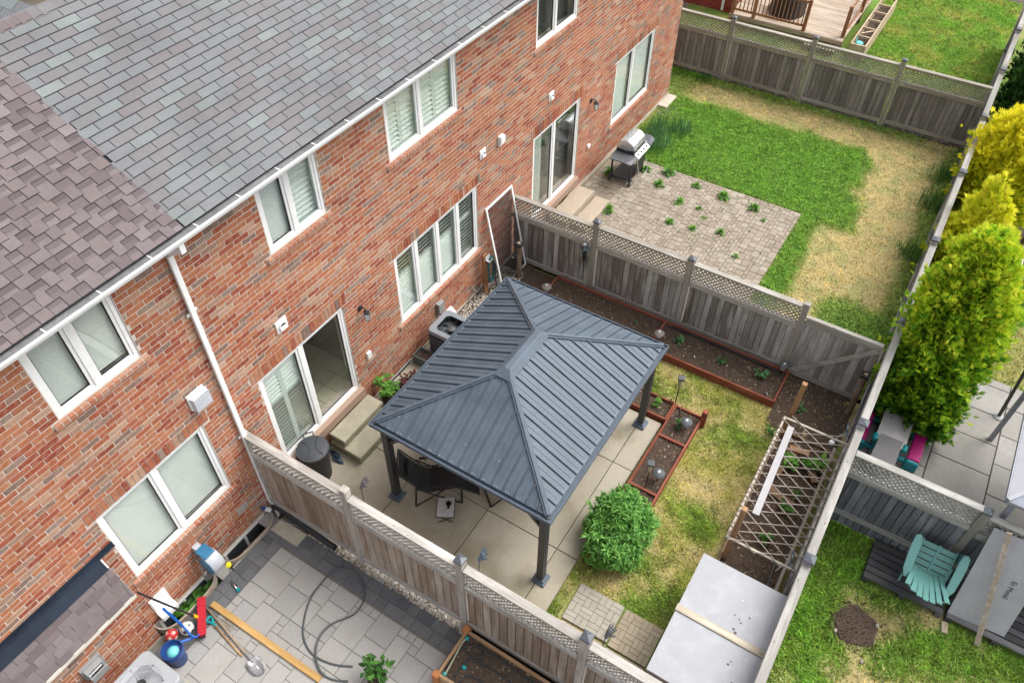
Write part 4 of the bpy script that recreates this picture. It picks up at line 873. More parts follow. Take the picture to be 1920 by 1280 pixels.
def soil_sheet(parent, x0, x1, y0, y1, z, name='soil', rough=0.03, step=0.06, chips=260, seed=1):
    nx, ny = max(3, int((x1-x0)/step)+2), max(3, int((y1-y0)/step)+2); X, Y = np.meshgrid(np.linspace(x0, x1, nx), np.linspace(y0, y1, ny)); Z = z+rough*(fbm(X, Y, 0.22, seed)-0.5)*2
    V = np.stack([X, Y, Z], -1).reshape(-1, 3); i = np.arange(nx*ny).reshape(ny, nx); F = np.stack([i[:-1,:-1], i[:-1,1:], i[1:,1:], i[1:,:-1]], -1).reshape(-1, 4)
    o = link(name, arrays_mesh(name, V, F, None, True), SOIL, parent)
    n = int(chips*(x1-x0)*(y1-y0)); m = MB()
    for _ in range(n):
        x, y = random.uniform(x0, x1), random.uniform(y0, y1); zz = z+rough*(float(fbm(np.array(x), np.array(y), 0.22, seed))-0.5)*2+0.003; a = random.uniform(0, 6.3); l, w = random.uniform(0.008, 0.028), random.uniform(0.004, 0.010); t = random.uniform(-0.4, 0.4)
        dx, dy = math.cos(a)*l, math.sin(a)*l; ex, ey = -math.sin(a)*w, math.cos(a)*w
        m.add([(x-dx-ex,y-dy-ey,zz-l*t), (x+dx-ex,y+dy-ey,zz+l*t), (x+dx+ex,y+dy+ey,zz+l*t+0.006), (x-dx+ex,y-dy+ey,zz-l*t+0.006)], [(0,1,2,3)])
    if n: tag(m.build('mulch_chips', CHIP, o), kind='stuff')
    return o
def seedling(x, y, z, label, s=1.0, leaves=22, mat=None, cat='plant', group=None, lw=0.5):
    t = empty('seedling', (x,y,z), random.uniform(0, 6), label, cat, group); st = MB(); lf = MB()
    for k in range(4):
        d = rdir(0.4)*0.10*s; d.z = random.uniform(0.05, 0.16)*s; st.tube([(0,0,-0.02), d*0.5+Vector((0,0,0.02)), d], 0.004, 5)
        for j in range(leaves//4):
            q = d*random.uniform(0.35, 1.0); dd = rdir(0.25); dd.z *= 0.5; leaf(lf, q, dd, (0,0,1), random.uniform(0.06, 0.12)*s, random.uniform(0.06, 0.12)*s*lw, 0.4)
    st.build('stem', STEM, t); lf.build('foliage', mat or GREEN3, t)
    return t
# ================================================================ gazebo yard
STEP = M_plain('step_concrete', (0.33,0.30,0.22), 0.85, var=0.16, scale=3, bmp=0.25)
t = empty('concrete_steps', (6.06,0,pz), 0, 'two worn concrete slab steps below the first patio door', 'steps')
m = MB(); m.box(-0.55, 0.54, -0.80, -0.11, 0, 0.155); m.build('lower_block', M_plain('step_side', (0.26,0.25,0.17), 0.9, var=0.25, scale=4), t); m = MB(); m.rbox(-0.57, 0.56, -0.82, -0.105, 0.156, 0.222, 0.012); m.build('step', STEP, t)
m = MB(); m.box(-0.53, 0.54, -0.44, -0.11, 0.223, 0.385); m.build('upper_block', MATS['step_side'], t); m = MB(); m.rbox(-0.555, 0.56, -0.47, -0.105, 0.386, 0.452, 0.012); m.build('step', STEP, t)
# bin
BINM = M_plain('bin_plastic', (0.045,0.05,0.058), 0.5, var=0.1)
t = empty('rubbish_bin', (4.93,-0.30,pz), R(-35), 'round dark grey lidded bin behind the fence by the shuttered door', 'bin')
m = MB(); m.lathe([(0.21,0),(0.225,0.05),(0.255,0.72),(0.27,0.73),(0.27,0.76)], n=28); m.build('body', M_plain('bin_body', (0.030,0.027,0.027), 0.6), t, smooth=40)
m = MB(); m.lathe([(0.285,0.755),(0.292,0.79),(0.286,0.806),(0.272,0.806),(0.26,0.812),(0.12,0.826),(0.0,0.829)], n=32); ld = m.build('lid', BINM, t, smooth=50)
m = MB()
for s in (-1, 1): m.tube([(s*(0.06+0.085*(k/4-1)**2), -0.2+k*0.05, 0.822-0.006*abs(k/4-1)**2) for k in range(9)], 0.011, 6)
tag(m.build('lid_groove', M_plain('groove_dark', (0.02,0.022,0.026), 0.6), ld), kind='stuff')
m = MB(); m.tube([(-0.08,0.27,0.79),(-0.09,0.36,0.81),(0.09,0.36,0.81),(0.08,0.27,0.79)], 0.016, 6); m.build('handle', BINM, t)
# clogs
NAVYR = M_plain('navy_foam', (0.012,0.035,0.065), 0.6)
for i, (x, y, a, lab) in enumerate(((5.40,-0.24,-0.55,'navy foam clog nearest the concrete steps'), (5.33,-0.38,-0.5,'navy foam clog beside the grey bin'))):
    t = empty('clog', (x,y,pz), a+R(-60), lab, 'shoe', 'pair of navy clogs')
    m = MB(); m.lathe([(0.045,0),(0.05,0.012),(0.046,0.03)], n=16, sx=2.7, sy=0.95); m.build('sole', NAVYR, t, smooth=40)
    m = MB(); n = 12; vs = []; fs = []
    for r in range(5):
        for j in range(n+1):
            g = math.pi*j/n; rr = 0.047*(1-0.09*r*r*0.5); xx = 0.02+r*0.027; vs.append((xx, -rr*math.cos(g), 0.02+0.05*(1-r*0.2)*math.sin(g)))
    for r in range(4):
        for j in range(n): a_ = r*(n+1)+j; fs.append((a_, a_+1, a_+n+2, a_+n+1))
    m.add(vs, fs); m.tube([(-0.01,-0.045,0.04),(-0.10,-0.04,0.05),(-0.125,0,0.055),(-0.10,0.04,0.05),(-0.01,0.045,0.04)], 0.009, 6); m.build('upper', NAVYR, t, smooth=60)
    m = MB(); m.lathe([(0.034,0.031),(0.03,0.032)], n=14, sx=2.3, sy=0.9); m.build('footbed', M_plain('footbed', (0.006,0.012,0.022), 0.8), t)
# reclining chair
BLKF = M_plain('black_fabric', (0.016,0.015,0.015), 0.75, var=0.15, scale=30); TUBEM = M_plain('black_tube', (0.025,0.025,0.027), 0.35)
t = empty('reclining_chair', (5.80,-2.34,pz), math.atan2(-0.80,0.60), 'black folding recliner under the edge of the gazebo roof', 'chair')
prof = [(-0.62,0.98),(-0.50,0.80),(-0.36,0.60),(-0.24,0.44),(-0.14,0.40),(0.02,0.43),(0.20,0.46),(0.34,0.48),(0.48,0.40),(0.64,0.28),(0.74,0.20)]
def sling(i0, i1, nm, wd=0.235):
    m = MB(); P = prof[i0:i1+1]; k = len(P); vs = [(x, s*wd, z-0.02*(abs(j-(k-1)/2) < 1)) for j, (x, z) in enumerate(P) for s in (-1, 1)]; vs += [(x, y, z-0.008) for x, y, z in vs]
    b = 2*k; fs = []
    for j in range(k-1): fs += [(2*j,2*j+1,2*j+3,2*j+2), (b+2*j+2,b+2*j+3,b+2*j+1,b+2*j), (2*j,2*j+2,b+2*j+2,b+2*j), (2*j+3,2*j+1,b+2*j+1,b+2*j+3)]
    m.add(vs, fs); return m.build(nm, BLKF, t)
sling(0, 3, 'backrest'); sling(3, 7, 'seat'); sling(7, 10, 'leg_rest')
for s in (-1, 1):
    m = MB(); m.tube([(x, s*0.26, z) for x, z in prof], 0.016, 7); m.build('side_rail', TUBEM, t)
    m = MB(); m.beam((-0.30,s*0.31,0.60), (0.22,s*0.31,0.64), 0.055, 0.025); m.build('armrest', BLKF, t, bevel=0.008)
    m = MB(); m.tube([(-0.36,s*0.30,0.58),(-0.05,s*0.29,0.33),(0.42,s*0.29,0.012)], 0.016, 7); m.tube([(0.24,s*0.30,0.62),(0.0,s*0.29,0.35),(-0.40,s*0.29,0.012)], 0.016, 7); tag(m.build('leg', TUBEM, t), kind='stuff')
m = MB(); m.tube([(0.42,-0.29,0.012),(0.42,0.29,0.012)], 0.016, 7); m.build('front_foot_bar', TUBEM, t); m = MB(); m.tube([(-0.40,-0.29,0.012),(-0.40,0.29,0.012)], 0.016, 7); m.build('rear_foot_bar', TUBEM, t)
m = MB(); m.tube([(-0.63,-0.26,0.99),(-0.64,0,1.0),(-0.63,0.26,0.99)], 0.016, 7); m.build('top_bar', TUBEM, t)
m = MB(); m.M = Matrix.Translation((-0.47,0,0.80)) @ Matrix.Rotation(R(56), 4, 'Y'); m.lathe([(0.02,0),(0.08,0.01),(0.09,0.03),(0.06,0.05),(0,0.055)], n=16, sx=0.8, sy=2.0); m.build('headrest_pillow', M_plain('pillow_black', (0.010,0.013,0.013), 0.7), t, smooth=True)
LACE = M_plain('lace_grey', (0.30,0.30,0.30), 0.6); m = MB()
for k in range(3, 40):
    f = k/40*10; i = int(f); a = f-i; x = prof[i][0]*(1-a)+prof[i+1][0]*a; z = prof[i][1]*(1-a)+prof[i+1][1]*a
    for s in (-1, 1):
        if k % 2: m.box(x-0.006, x+0.006, s*0.247-0.008, s*0.247+0.008, z+0.006, z+0.012)
tag(m.build('lacing', LACE, t), kind='stuff')
t2 = copy_tree(t); t2.location = (6.52,-3.36,pz); t2.rotation_euler = (0,0,math.atan2(-0.80,0.60)+R(14)); t['group'] = t2['group'] = 'folding recliners under the gazebo'; t2['label'] = 'second black folding recliner almost hidden by the gazebo roof'
# side tray
t = empty('side_tray', (5.50,-2.73,pz), math.atan2(-0.80,0.60)-R(6), 'grey folding side tray with a black cup holder by the recliner', 'tray table')
m = MB(); m.rbox(-0.15, 0.15, -0.20, 0.20, 0.20, 0.225, 0.006); m.build('tray', M_plain('tray_grey', (0.44,0.43,0.42), 0.55), t, bevel=0.01)
m = MB(); m.tube([(-0.155,-0.205,0.21),(0.155,-0.205,0.21),(0.155,0.205,0.21),(-0.155,0.205,0.21)], 0.010, 6, closed=True); m.build('rim', TUBEM, t)
m = MB(); m.lathe([(0.05,0.226),(0.05,0.236),(0.036,0.236),(0.034,0.229)], (0.05,0.06,0), 18); m.box(0.03, 0.07, -0.04, 0.012, 0.226, 0.236); m.build('cup_holder', M_plain('gloss_black', (0.01,0.01,0.01), 0.3), t)
for s in (-1, 1):
    m = MB(); m.tube([(-0.15,s*0.17,0.20),(0.12,s*0.17,0.012)], 0.009, 6); m.build('leg', TUBEM, t); m = MB(); m.tube([(0.15,s*0.185,0.20),(-0.12,s*0.185,0.012)], 0.009, 6); m.build('leg', TUBEM, t)
# air conditioner builder
ACG = M_plain('ac_steel', (0.20,0.215,0.235), 0.45, var=0.06); ACB = M_plain('ac_side', (0.07,0.078,0.09), 0.5, var=0.1)
def rounded(hx, hy, r, n=5):
    P = []
    for cx, cy, a0 in ((hx-r,hy-r,0),(-hx+r,hy-r,90),(-hx+r,-hy+r,180),(hx-r,-hy+r,270)):
        for k in range(n+1): a = R(a0+90*k/n); P.append((cx+r*math.cos(a), cy+r*math.sin(a)))
    return P
def ac_unit(loc, rz, hx, hy, H, rfan, label, topm, sidem, basket):
    t = empty('air_conditioner', loc, rz, label, 'air conditioner'); P = rounded(hx, hy, 0.10)
    m = MB(); m.prism([(x*0.985, y*0.985) for x, y in P], 0.0, H-0.175); m.build('casing', sidem, t)
    m = MB()
    for k in range(14):
        z = 0.06+k*(H-0.2)/14; Q = [(x*1.0, y*1.0) for x, y in P]; m.prism(Q, z, z+0.014)
    tag(m.build('side_louvres', sidem, t), kind='stuff')
    # lid with a round opening
    n = len(P); m = MB(); ring_ = []
    for x, y in P: a = math.atan2(y, x); ring_.append((rfan*math.cos(a), rfan*math.sin(a)))
    vs = [(x, y, H-0.09) for x, y in P]+[(x, y, H-0.02) for x, y in P]+[(x*0.96, y*0.96, H) for x, y in P]+[(x, y, H-0.005) for x, y in ring_]
    fs = []
    for b in range(3):
        for i in range(n): j = (i+1) % n; fs.append((b*n+i, b*n+j, (b+1)*n+j, (b+1)*n+i))
    m.add(vs, fs); m.build('lid', topm, t, smooth=40)
    m = MB(); m.lathe([(rfan*1.06,H-0.02),(rfan*1.0,H-0.003),(rfan*0.99,H-0.003),(rfan*0.97,H-0.165),(0.02,H-0.168)], n=28, caps=False); m.build('well_floor', M_plain('ac_dark', (0.018,0.022,0.027), 0.6), t)
    m = MB(); m.lathe([(0.09,H-0.16),(0.09,H-0.08),(0.05,H-0.06),(0,H-0.06)], n=18); m.build('fan_motor', M_plain('motor', (0.06,0.065,0.07), 0.5), t, smooth=40)
    for k in range(3):
        a = k*2.094+0.5; m = MB(); m.plate([(0.07*math.cos(a),0.07*math.sin(a),H-0.13),(rfan*0.9*math.cos(a-0.15),rfan*0.9*math.sin(a-0.15),H-0.145),(rfan*0.9*math.cos(a+0.75),rfan*0.9*math.sin(a+0.75),H-0.12),(0.07*math.cos(a+0.5),0.07*math.sin(a+0.5),H-0.11)], 0.004); m.build('fan_blade', M_plain('blade_grey', (0.25,0.25,0.25) if basket else (0.05,0.055,0.06), 0.4), t)
    m = MB()
    if basket:
        for k in range(16):
            r = rfan*(0.30+0.70*k/15); m.tube([(r*math.cos(2*math.pi*j/36), r*math.sin(2*math.pi*j/36), H+0.035*math.sqrt(max(0,1-(r/rfan)**2))+0.004) for j in range(36)], 0.0032, 4, closed=True)
        tag(m.build('guard', M_plain('guard_wire', (0.55,0.57,0.60), 0.35), t), kind='stuff'); m = MB()
        for k in range(6):
            a = k*math.pi/3+0.3; m.tube([(0.02*math.cos(a),0.02*math.sin(a),H+0.045),(rfan*1.02*math.cos(a),rfan*1.02*math.sin(a),H+0.01)], 0.006, 5)
        tag(m.build('guard_bars', TUBEM, t), kind='stuff')
    else:
        for k in range(8):
            a = k*math.pi/4; m.tube([(0.10*math.cos(a),0.10*math.sin(a),H-0.07),(rfan*math.cos(a),rfan*math.sin(a),H-0.004)], 0.005, 5)
        tag(m.build('guard_bars', TUBEM, t), kind='stuff')
    m = MB(); m.box(-hx-0.06, hx+0.06, -hy-0.06, hy+0.06, -0.12, -0.002); m.build('pad', M_plain('ac_pad', (0.36,0.33,0.27), 0.9), t)
    return t
ac_unit((8.73,-0.60,0.12), 0, 0.36, 0.36, 0.76, 0.285, 'dark grey air conditioner between the wall and the gazebo roof', ACG, ACB, False)
ac_unit((0.60,-1.02,0.16), 0, 0.40, 0.38, 0.74, 0.30, 'pale grey air conditioner with wire fan guard below the bay', M_plain('ac_pale', (0.33,0.345,0.36), 0.4, var=0.04), PGREY, True)
# electrics on the wall
t = empty('electrical_box', (9.12,0,0.80), 0, 'small grey electrical box with conduit above the white hood', 'box'); m = MB(); m.box(-0.09, 0.09, -0.09, 0, -0.13, 0.13); m.build('case', PGREY, t, bevel=0.008); m = MB(); m.tube([(-0.02,-0.05,-0.13),(-0.02,-0.06,-0.3),(-0.10,-0.08,-0.5)], 0.02, 7); m.build('conduit', M_plain('conduit', (0.10,0.10,0.11), 0.6), t, smooth=True)
t = empty('pipe_cover', (9.42,0,0.30), 0, 'white plastic pipe hood on the wall behind the air conditioner', 'cover'); m = MB(); m.add([(-0.13,0,0.16),(0.13,0,0.16),(0.17,0,-0.16),(-0.17,0,-0.16),(-0.08,-0.16,0.12),(0.08,-0.16,0.12),(0.14,-0.20,-0.16),(-0.14,-0.20,-0.16)], [(4,7,6,5),(0,4,5,1),(1,5,6,2),(2,6,7,3),(3,7,4,0)]); m.build('hood', M_plain('hood_white', (0.62,0.64,0.66), 0.4), t)
m = MB(); m.box(-0.14, 0.14, -0.008, 0, -0.20, -0.165); m.build('flange', MATS['hood_white'], t)
# window wells of the middle house
def basement_window(x, z, w, h, label):
    t = empty('basement_window', (x,-0.013,z), 0, label, 'window'); m = MB(); ring(m, -w/2, w/2, 0, h, 0.045, -0.012, 0.0); m.build('frame', M_plain('frame_grey', (0.42,0.43,0.43), 0.5), t); m = MB(); m.box(-w/2+0.045, w/2-0.045, -0.006, -0.002, 0.045, h-0.045); m.build('pane', M_plain('dark_pane', (0.06,0.065,0.07), 0.15), t); return t
basement_window(7.65, -0.07, 0.80, 0.24, 'grey basement window behind the potted plant'); basement_window(11.05, -0.07, 0.80, 0.24, 'grey basement window below the hanging hose')
t = empty('planter_box', (8.16,-0.30,pz), 0, 'low grey planter box between basement window and air conditioner', 'planter'); m = MB()
ring_ = MB(); ring_.box(-0.14,0.14,-0.20,-0.18,0,0.26); ring_.box(-0.14,0.14,0.18,0.20,0,0.26); ring_.box(-0.14,-0.12,-0.18,0.18,0,0.26); ring_.box(0.12,0.14,-0.18,0.18,0,0.26); ring_.build('box', M_plain('planter_grey', (0.10,0.115,0.11), 0.7), t); soil_sheet(t, -0.12, 0.12, -0.18, 0.18, 0.2, rough=0.01, chips=0)
# potted plants by the wall
def pot_plant(x, y, r, h, label, mat, n, sp, L, W, potm=None, name='potted_plant', hh=0.30, ns=7):
    t = empty(name, (x,y,pz), random.uniform(0, 6), label, 'plant'); m = MB(); m.lathe([(r*0.75,0),(r,h),(r*1.04,h),(r*1.04,h-0.03),(r*0.93,h-0.03),(r*0.9,h-0.05)], n=20); m.build('pot', potm or BLACK, t, smooth=40)
    m = MB(); m.lathe([(r*0.92,h-0.045),(r*0.5,h-0.03),(0,h-0.025)], n=18); m.build('soil', SOIL, t); st = MB(); lf = MB()
    for k in range(ns):
        d = rdir(0.5); d.x *= sp; d.y *= sp; d.z = random.uniform(0.4, 1.0)*hh; q = Vector((0,0,h-0.04)); st.tube([q, q+d*0.5+Vector((0,0,0.03)), q+d], 0.006, 5)
        for j in range(n//ns):
            p = q+d*random.uniform(0.3, 1.05)+Vector((random.uniform(-1,1),random.uniform(-1,1),random.uniform(-0.5,0.5)))*0.07; dd = rdir(0.2); dd.z *= 0.45; leaf(lf, p, dd, (0,0,1), L*random.uniform(0.6,1.2), W*random.uniform(0.6,1.2), 0.5)
    st.build('stem', STEM, t); lf.build('foliage', mat, t); return t
pot_plant(6.98, -0.30, 0.17, 0.24, 'leafy green potted plant against the wall behind the gazebo', GREEN2, 150, 0.26, 0.10, 0.08, hh=0.55, ns=9)
pot_plant(7.38, -0.42, 0.14, 0.18, 'burgundy leaved potted plant beside the leafy green one', PURP, 90, 0.22, 0.10, 0.06, hh=0.30)
# pebbles along the wall
PEB = M_var('pebble', [(0,(0.20,0.15,0.115)),(0.3,(0.31,0.27,0.22)),(0.6,(0.38,0.34,0.29)),(0.85,(0.25,0.235,0.22)),(1,(0.47,0.44,0.39))], 0.75, gs=30, grain=0.12, bs=0.1)
def pebble_mesh(pts, name, label, cat='pebbles'):
    m = MB()
    for x, y, z, s in pts:
        m.M = Matrix.Translation((x,y,z)) @ Matrix.Rotation(random.uniform(0,6.3), 4, 'Z') @ Matrix.Rotation(random.uniform(-0.4,0.4), 4, 'X') @ Matrix.Diagonal((s*random.uniform(0.9,1.5), s*random.uniform(0.75,1.0), s*random.uniform(0.45,0.7), 1)); m.sphere((0,0,0), 1, 8, 5)
    o = m.build(name, PEB, smooth=True); tag(o, label, cat, kind='stuff'); return o
pebble_mesh([(random.uniform(9.15,11.6), random.uniform(-0.62,-0.05), pz-0.01+random.uniform(0,0.03), random.uniform(0.016,0.035)) for _ in range(900)], 'pebbles', 'pale pebbles along the wall behind the gazebo')
m = MB(); m.box(9.1, 11.95, -0.66, -0.03, -0.05, pz-0.01); m.box(9.38, 11.95, -1.4, -0.66, -0.05, 0.035); tag(m.build('planting_soil', SOIL), kind='structure')
# hose hanger
RUSTW = M_wood('brown_wood', (0.22,0.095,0.04), (0.27,0.12,0.05), (0.31,0.15,0.07), 2); REDW = M_wood('redwood', (0.22,0.058,0.032), (0.27,0.075,0.042), (0.31,0.10,0.06), 0, rough=0.75); REDWY = M_wood('redwood_y', (0.22,0.058,0.032), (0.27,0.075,0.042), (0.31,0.10,0.06), 1, rough=0.75)
t = empty('hose_hanger', (10.62,-0.16,pz), 0, 'brown board with a green hose hung on a hook against the brick', 'hose'); m = MB(); m.rbox(-0.075, 0.075, -0.045, 0.0, -0.05, 1.12); m.build('board', RUSTW, t)
m = MB(); m.box(-0.01, 0.14, -0.14, -0.046, 0.93, 0.96); m.box(-0.01, 0.14, -0.055, -0.046, 0.93, 1.05); m.build('hook', M_plain('hook_grey', (0.5,0.51,0.52), 0.4), t)
GHOSE = M_plain('hose_green', (0.02,0.10,0.10), 0.45); m = MB()
for k in range(5):
    rx, rz = 0.085+0.010*k, 0.30+0.02*k; m.tube([(0.10+rx*math.cos(a), -0.10-0.018*(k % 3), 0.66+rz*math.sin(a)) for a in [2*math.pi*j/22 for j in range(22)]], 0.011, 6, closed=True)
tag(m.build('hose_loops', GHOSE, t), kind='stuff'); m = MB(); m.tube([(0.20,-0.10,0.6),(0.24,-0.14,0.35),(0.20,-0.18,0.15),(0.1,-0.2,0.03),(-0.2,-0.22,0.02)], 0.011, 6); m.tube([(0.14,-0.14,0.9),(0.22,-0.16,0.7),(0.20,-0.15,0.5)], 0.016, 6); m.build('hose_end', BLACK, t, smooth=True)
t = empty('garden_tap', (10.28,-0.01,0.42), 0, 'small metal garden tap low on the wall behind the gazebo', 'tap'); m = MB(); m.tube([(0,0,0),(0,-0.10,0),(0,-0.14,-0.05)], 0.014, 6); m.build('spout', M_plain('tap_metal', (0.45,0.43,0.40), 0.35, 0.8), t); m = MB(); m.tube([(0.0,-0.14,-0.05),(0.02,-0.16,-0.2),(0.12,-0.18,-0.28)], 0.012, 6); m.build('hose_stub', BLACK, t)
# leaning insect screen
t = empty('window_screen', (11.43,0,pz), 0, 'tall white framed insect screen leaning on the brick wall', 'screen'); W_, H_ = 0.52, 2.14; lean = math.atan2(0.40, 2.05); t.location = (11.43,-0.44,0.07); t.rotation_euler = (-lean,0,0)
for x0, x1, z0, z1 in ((-W_,-W_+0.045,0,H_), (W_-0.045,W_,0,H_), (-W_+0.045,W_-0.045,0,0.045), (-W_+0.045,W_-0.045,H_-0.045,H_)):
    m = MB(); m.box(x0, x1, -0.012, 0.012, z0, z1); m.build('frame_bar', WHITE, t)
mesh_m = bpy.data.materials.new('insect_mesh'); mesh_m.use_nodes = True; nt = mesh_m.node_tree; b = nt.nodes['Principled BSDF']; b.inputs['Base Color'].default_value = (0.02,0.02,0.022,1); b.inputs['Roughness'].default_value = 0.7
tr = N(nt, 'ShaderNodeBsdfTransparent'); mx = N(nt, 'ShaderNodeMixShader'); mx.inputs[0].default_value = 0.45; nt.links.new(tr.outputs[0], mx.inputs[1]); nt.links.new(b.outputs[0], mx.inputs[2]); nt.links.new(mx.outputs[0], nt.nodes['Material Output'].inputs['Surface'])
m = MB(); m.add([(-W_+0.04,0,0.04),(W_-0.04,0,0.04),(W_-0.04,0,H_-0.04),(-W_+0.04,0,H_-0.04)], [(0,1,2,3)]); m.build('mesh_panel', mesh_m, t)
# log posts with solar caps
LOGM = M_wood('log_bark', (0.16,0.11,0.075), (0.22,0.16,0.11), (0.30,0.23,0.16), 2, stain=(0.09,0.065,0.045))
def log_post(x, y, z, h, tip, label):
    t = empty('log_post', (x,y,z), 0, label, 'post', 'log posts with solar caps'); m = MB(); P = []; rr = []
    for k in range(9):
        f = k/8; P.append(Vector((tip[0]*f+0.012*math.sin(k*2.1), tip[1]*f+0.01*math.cos(k*1.7), h*f))); rr.append(0.062*(1+0.16*math.sin(k*2.6))*(0.85 if k in (5, 6) else 1))
    m.tube(P, rr, 10); m.build('trunk', LOGM, t, smooth=60); c = MB(); q = P[-1]; c.add([(q.x-0.085,q.y-0.085,h),(q.x+0.085,q.y-0.085,h),(q.x+0.085,q.y+0.085,h),(q.x-0.085,q.y+0.085,h),(q.x-0.075,q.y-0.075,h+0.07),(q.x+0.075,q.y-0.075,h+0.07),(q.x+0.075,q.y+0.075,h+0.07),(q.x-0.075,q.y+0.075,h+0.07)], [(3,2,1,0),(4,5,6,7),(0,1,5,4),(1,2,6,5),(2,3,7,6),(3,0,4,7)]); c.build('solar_cap', BLACK, t, bevel=0.008)
    c = MB(); c.box(q.x-0.03, q.x+0.03, q.y-0.03, q.y+0.03, h+0.0705, h+0.074); c.build('solar_cell', M_plain('cell_tan', (0.45,0.34,0.22), 0.4), t)
log_post(11.46, -0.55, 0.03, 1.02, (0,0), 'gnarled log post with a solar cap by the leaning screen'); log_post(11.62, -8.12, 0.02, 0.98, (0.14,0.02), 'leaning log post with a solar cap beside the plank gate')
# wind chime on the fence
t = empty('wind_chime', (11.93,-1.93,1.05), 0, 'black wind chime hanging on the fence beside a post', 'wind chime'); m = MB(); m.lathe([(0.10,0.18),(0.11,0.19),(0.02,0.26)], n=4); m.build('roof', M_plain('chime_teal', (0.05,0.08,0.10), 0.4), t); m = MB(); m.lathe([(0.035,-0.15),(0.05,-0.02),(0.045,0.17)], n=10); m.build('owl_body', BLACK, t)
m = MB(); m.tube([(0,0,0.26),(0,0,0.55)], 0.004, 5); m.build('cord', BLACK, t); m = MB(); m.sphere((-0.03,0,0.33), 0.04, 10, 6); m.build('glass_ball', LITE, t, smooth=True)
for k in range(4):
    a = k*1.57+0.5; m = MB(); m.tube([(0.07*math.cos(a),0.07*math.sin(a),-0.05),(0.07*math.cos(a),0.07*math.sin(a),-0.36-0.04*(k % 3))], 0.009, 6); m.build('tube', BLACK, t)
# ---------------------------------------------------------------- raised beds
def raised_bed(name, label, x0, x1, y0, y1, z, h, th=0.04, cross=(), crossx=(), mat=(None, None), soil=True, seed=1, skip=''):
    t = empty(name, (x0,y1,z), 0, label, 'raised bed'); L, D = x1-x0, y1-y0; mx_, my_ = mat
    if 'b' not in skip: m = MB(); m.rbox(0, L, -th, 0, 0, h, 0.004); m.build('board', mx_, t)
    if 'f' not in skip: m = MB(); m.rbox(0, L, -D, -D+th, 0, h, 0.004); m.build('board', mx_, t)
    if 'l' not in skip: m = MB(); m.rbox(0, th, -D+th, -th, 0, h-0.001, 0.004); m.build('board', my_, t)
    if 'r' not in skip: m = MB(); m.rbox(L-th, L, -D+th, -th, 0, h-0.001, 0.004); m.build('board', my_, t)
    for y in cross: m = MB(); m.rbox(th, L-th, y-y1-0.02, y-y1+0.02, h-0.06, h-0.002, 0.003); m.build('divider', mx_, t)
    for x in crossx: m = MB(); m.rbox(x-x0-0.025, x-x0+0.025, -D+th, -th, h-0.06, h-0.002, 0.003); m.build('divider', my_, t)
    if soil: soil_sheet(t, th*0.6, L-th*0.6, -D+th*0.6, -th*0.6, h-0.06, rough=0.03, seed=seed, chips=350)
    return t
MULCH = M_plain('mulch', (0.06,0.042,0.03), 1.0)
bb_ = raised_bed('raised_bed', 'long red board bed of soil and seedlings along the grey fence', 10.96, 11.90, -6.80, -1.33, 0.0, 0.20, cross=(-4.05,), mat=(REDW, REDWY), seed=41)
m = MB(); m.tube([(0.84,-2.9,0.19),(0.85,-4.2,0.20),(0.83,-5.3,0.19)], 0.02, 7); m.build('drip_hose', BLACK, bb_)
ba = raised_bed('raised_bed', 'red board bed divided in three beside the patio edge', 7.05, 9.86, -5.76, -5.17, 0.0, 0.20, crossx=(7.76, 9.03), mat=(REDW, REDWY), seed=42)
m = MB(); m.rbox(2.69, 2.79, -0.66, -0.56, 0, 0.46, 0.008); m.build('corner_post', RUSTW if False else REDW, ba)
raised_bed('raised_bed', 'short red board bed between gazebo post and lawn', 9.40, 9.90, -5.165, -3.7, 0.0, 0.20, mat=(REDW, REDWY), seed=43)
seedling(11.45, -4.53, 0.15, 'young tomato seedling nearest the bed divider', 1.1); seedling(11.39, -5.55, 0.15, 'middle tomato seedling in the long red bed'); seedling(11.50, -6.34, 0.15, 'tomato seedling at the gate end of the long red bed', 1.25)
seedling(11.5, -3.5, 0.15, 'tiny sprout in the bed half hidden by the gazebo', 0.5)
seedling(9.66, -4.82, 0.15, 'bright green seedling in the short red bed', 1.15, mat=GREEN2); seedling(9.45, -5.45, 0.15, 'leafy seedling under the dome light in the divided bed', 1.0, 14, GREEN1, lw=0.75)
for i, (x, y) in enumerate(((11.25,-5.0), (11.1,-6.62))):
    m = MB(); m.box(-0.018, 0.018, -0.002, 0.002, 0, 0.07); o = m.build('plant_tag', WHITE, loc=(x,y,0.15), rot=(R(-25),0,0.3)); tag(o, ['white plant tag near the bed divider', 'white plant tag at the corner of the long bed'][i], 'tag')
# solar lights
SOLG = M_plain('solar_grey', (0.09,0.10,0.11), 0.7); SOLB = M_plain('solar_taupe', (0.17,0.145,0.13), 0.75)
def dome_light(x, y, z, label, mat, s=1.0):
    t = empty('solar_light', (x,y,z), 0, label, 'garden light'); m = MB(); m.lathe([(0.03*s,0.20),(0.05*s,0.205),(0.095*s,0.235),(0.098*s,0.25),(0.07*s,0.285),(0.03*s,0.30),(0,0.302)], n=18); m.build('dome', mat, t, smooth=50)
    m = MB(); m.lathe([(0.045*s,0.14),(0.055*s,0.21)], n=14); m.build('diffuser', LITE, t, smooth=40); m = MB(); m.tube([(0,0,-0.05),(0,0,0.15)], 0.012, 7); m.build('stake', BLACK, t); m = MB(); m.box(-0.025, 0.025, -0.02, 0.02, 0.3025, 0.306); m.build('solar_cell', LITE, t)
dome_light(11.33, -1.36, 0.05, 'taupe mushroom solar light at the far corner of the long bed', SOLB, 1.2); dome_light(11.27, -4.14, 0.15, 'taupe mushroom solar light beside the bed divider', SOLB, 1.15); dome_light(11.80, -6.66, 0.15, 'grey solar light at the gate end of the long bed', SOLG)
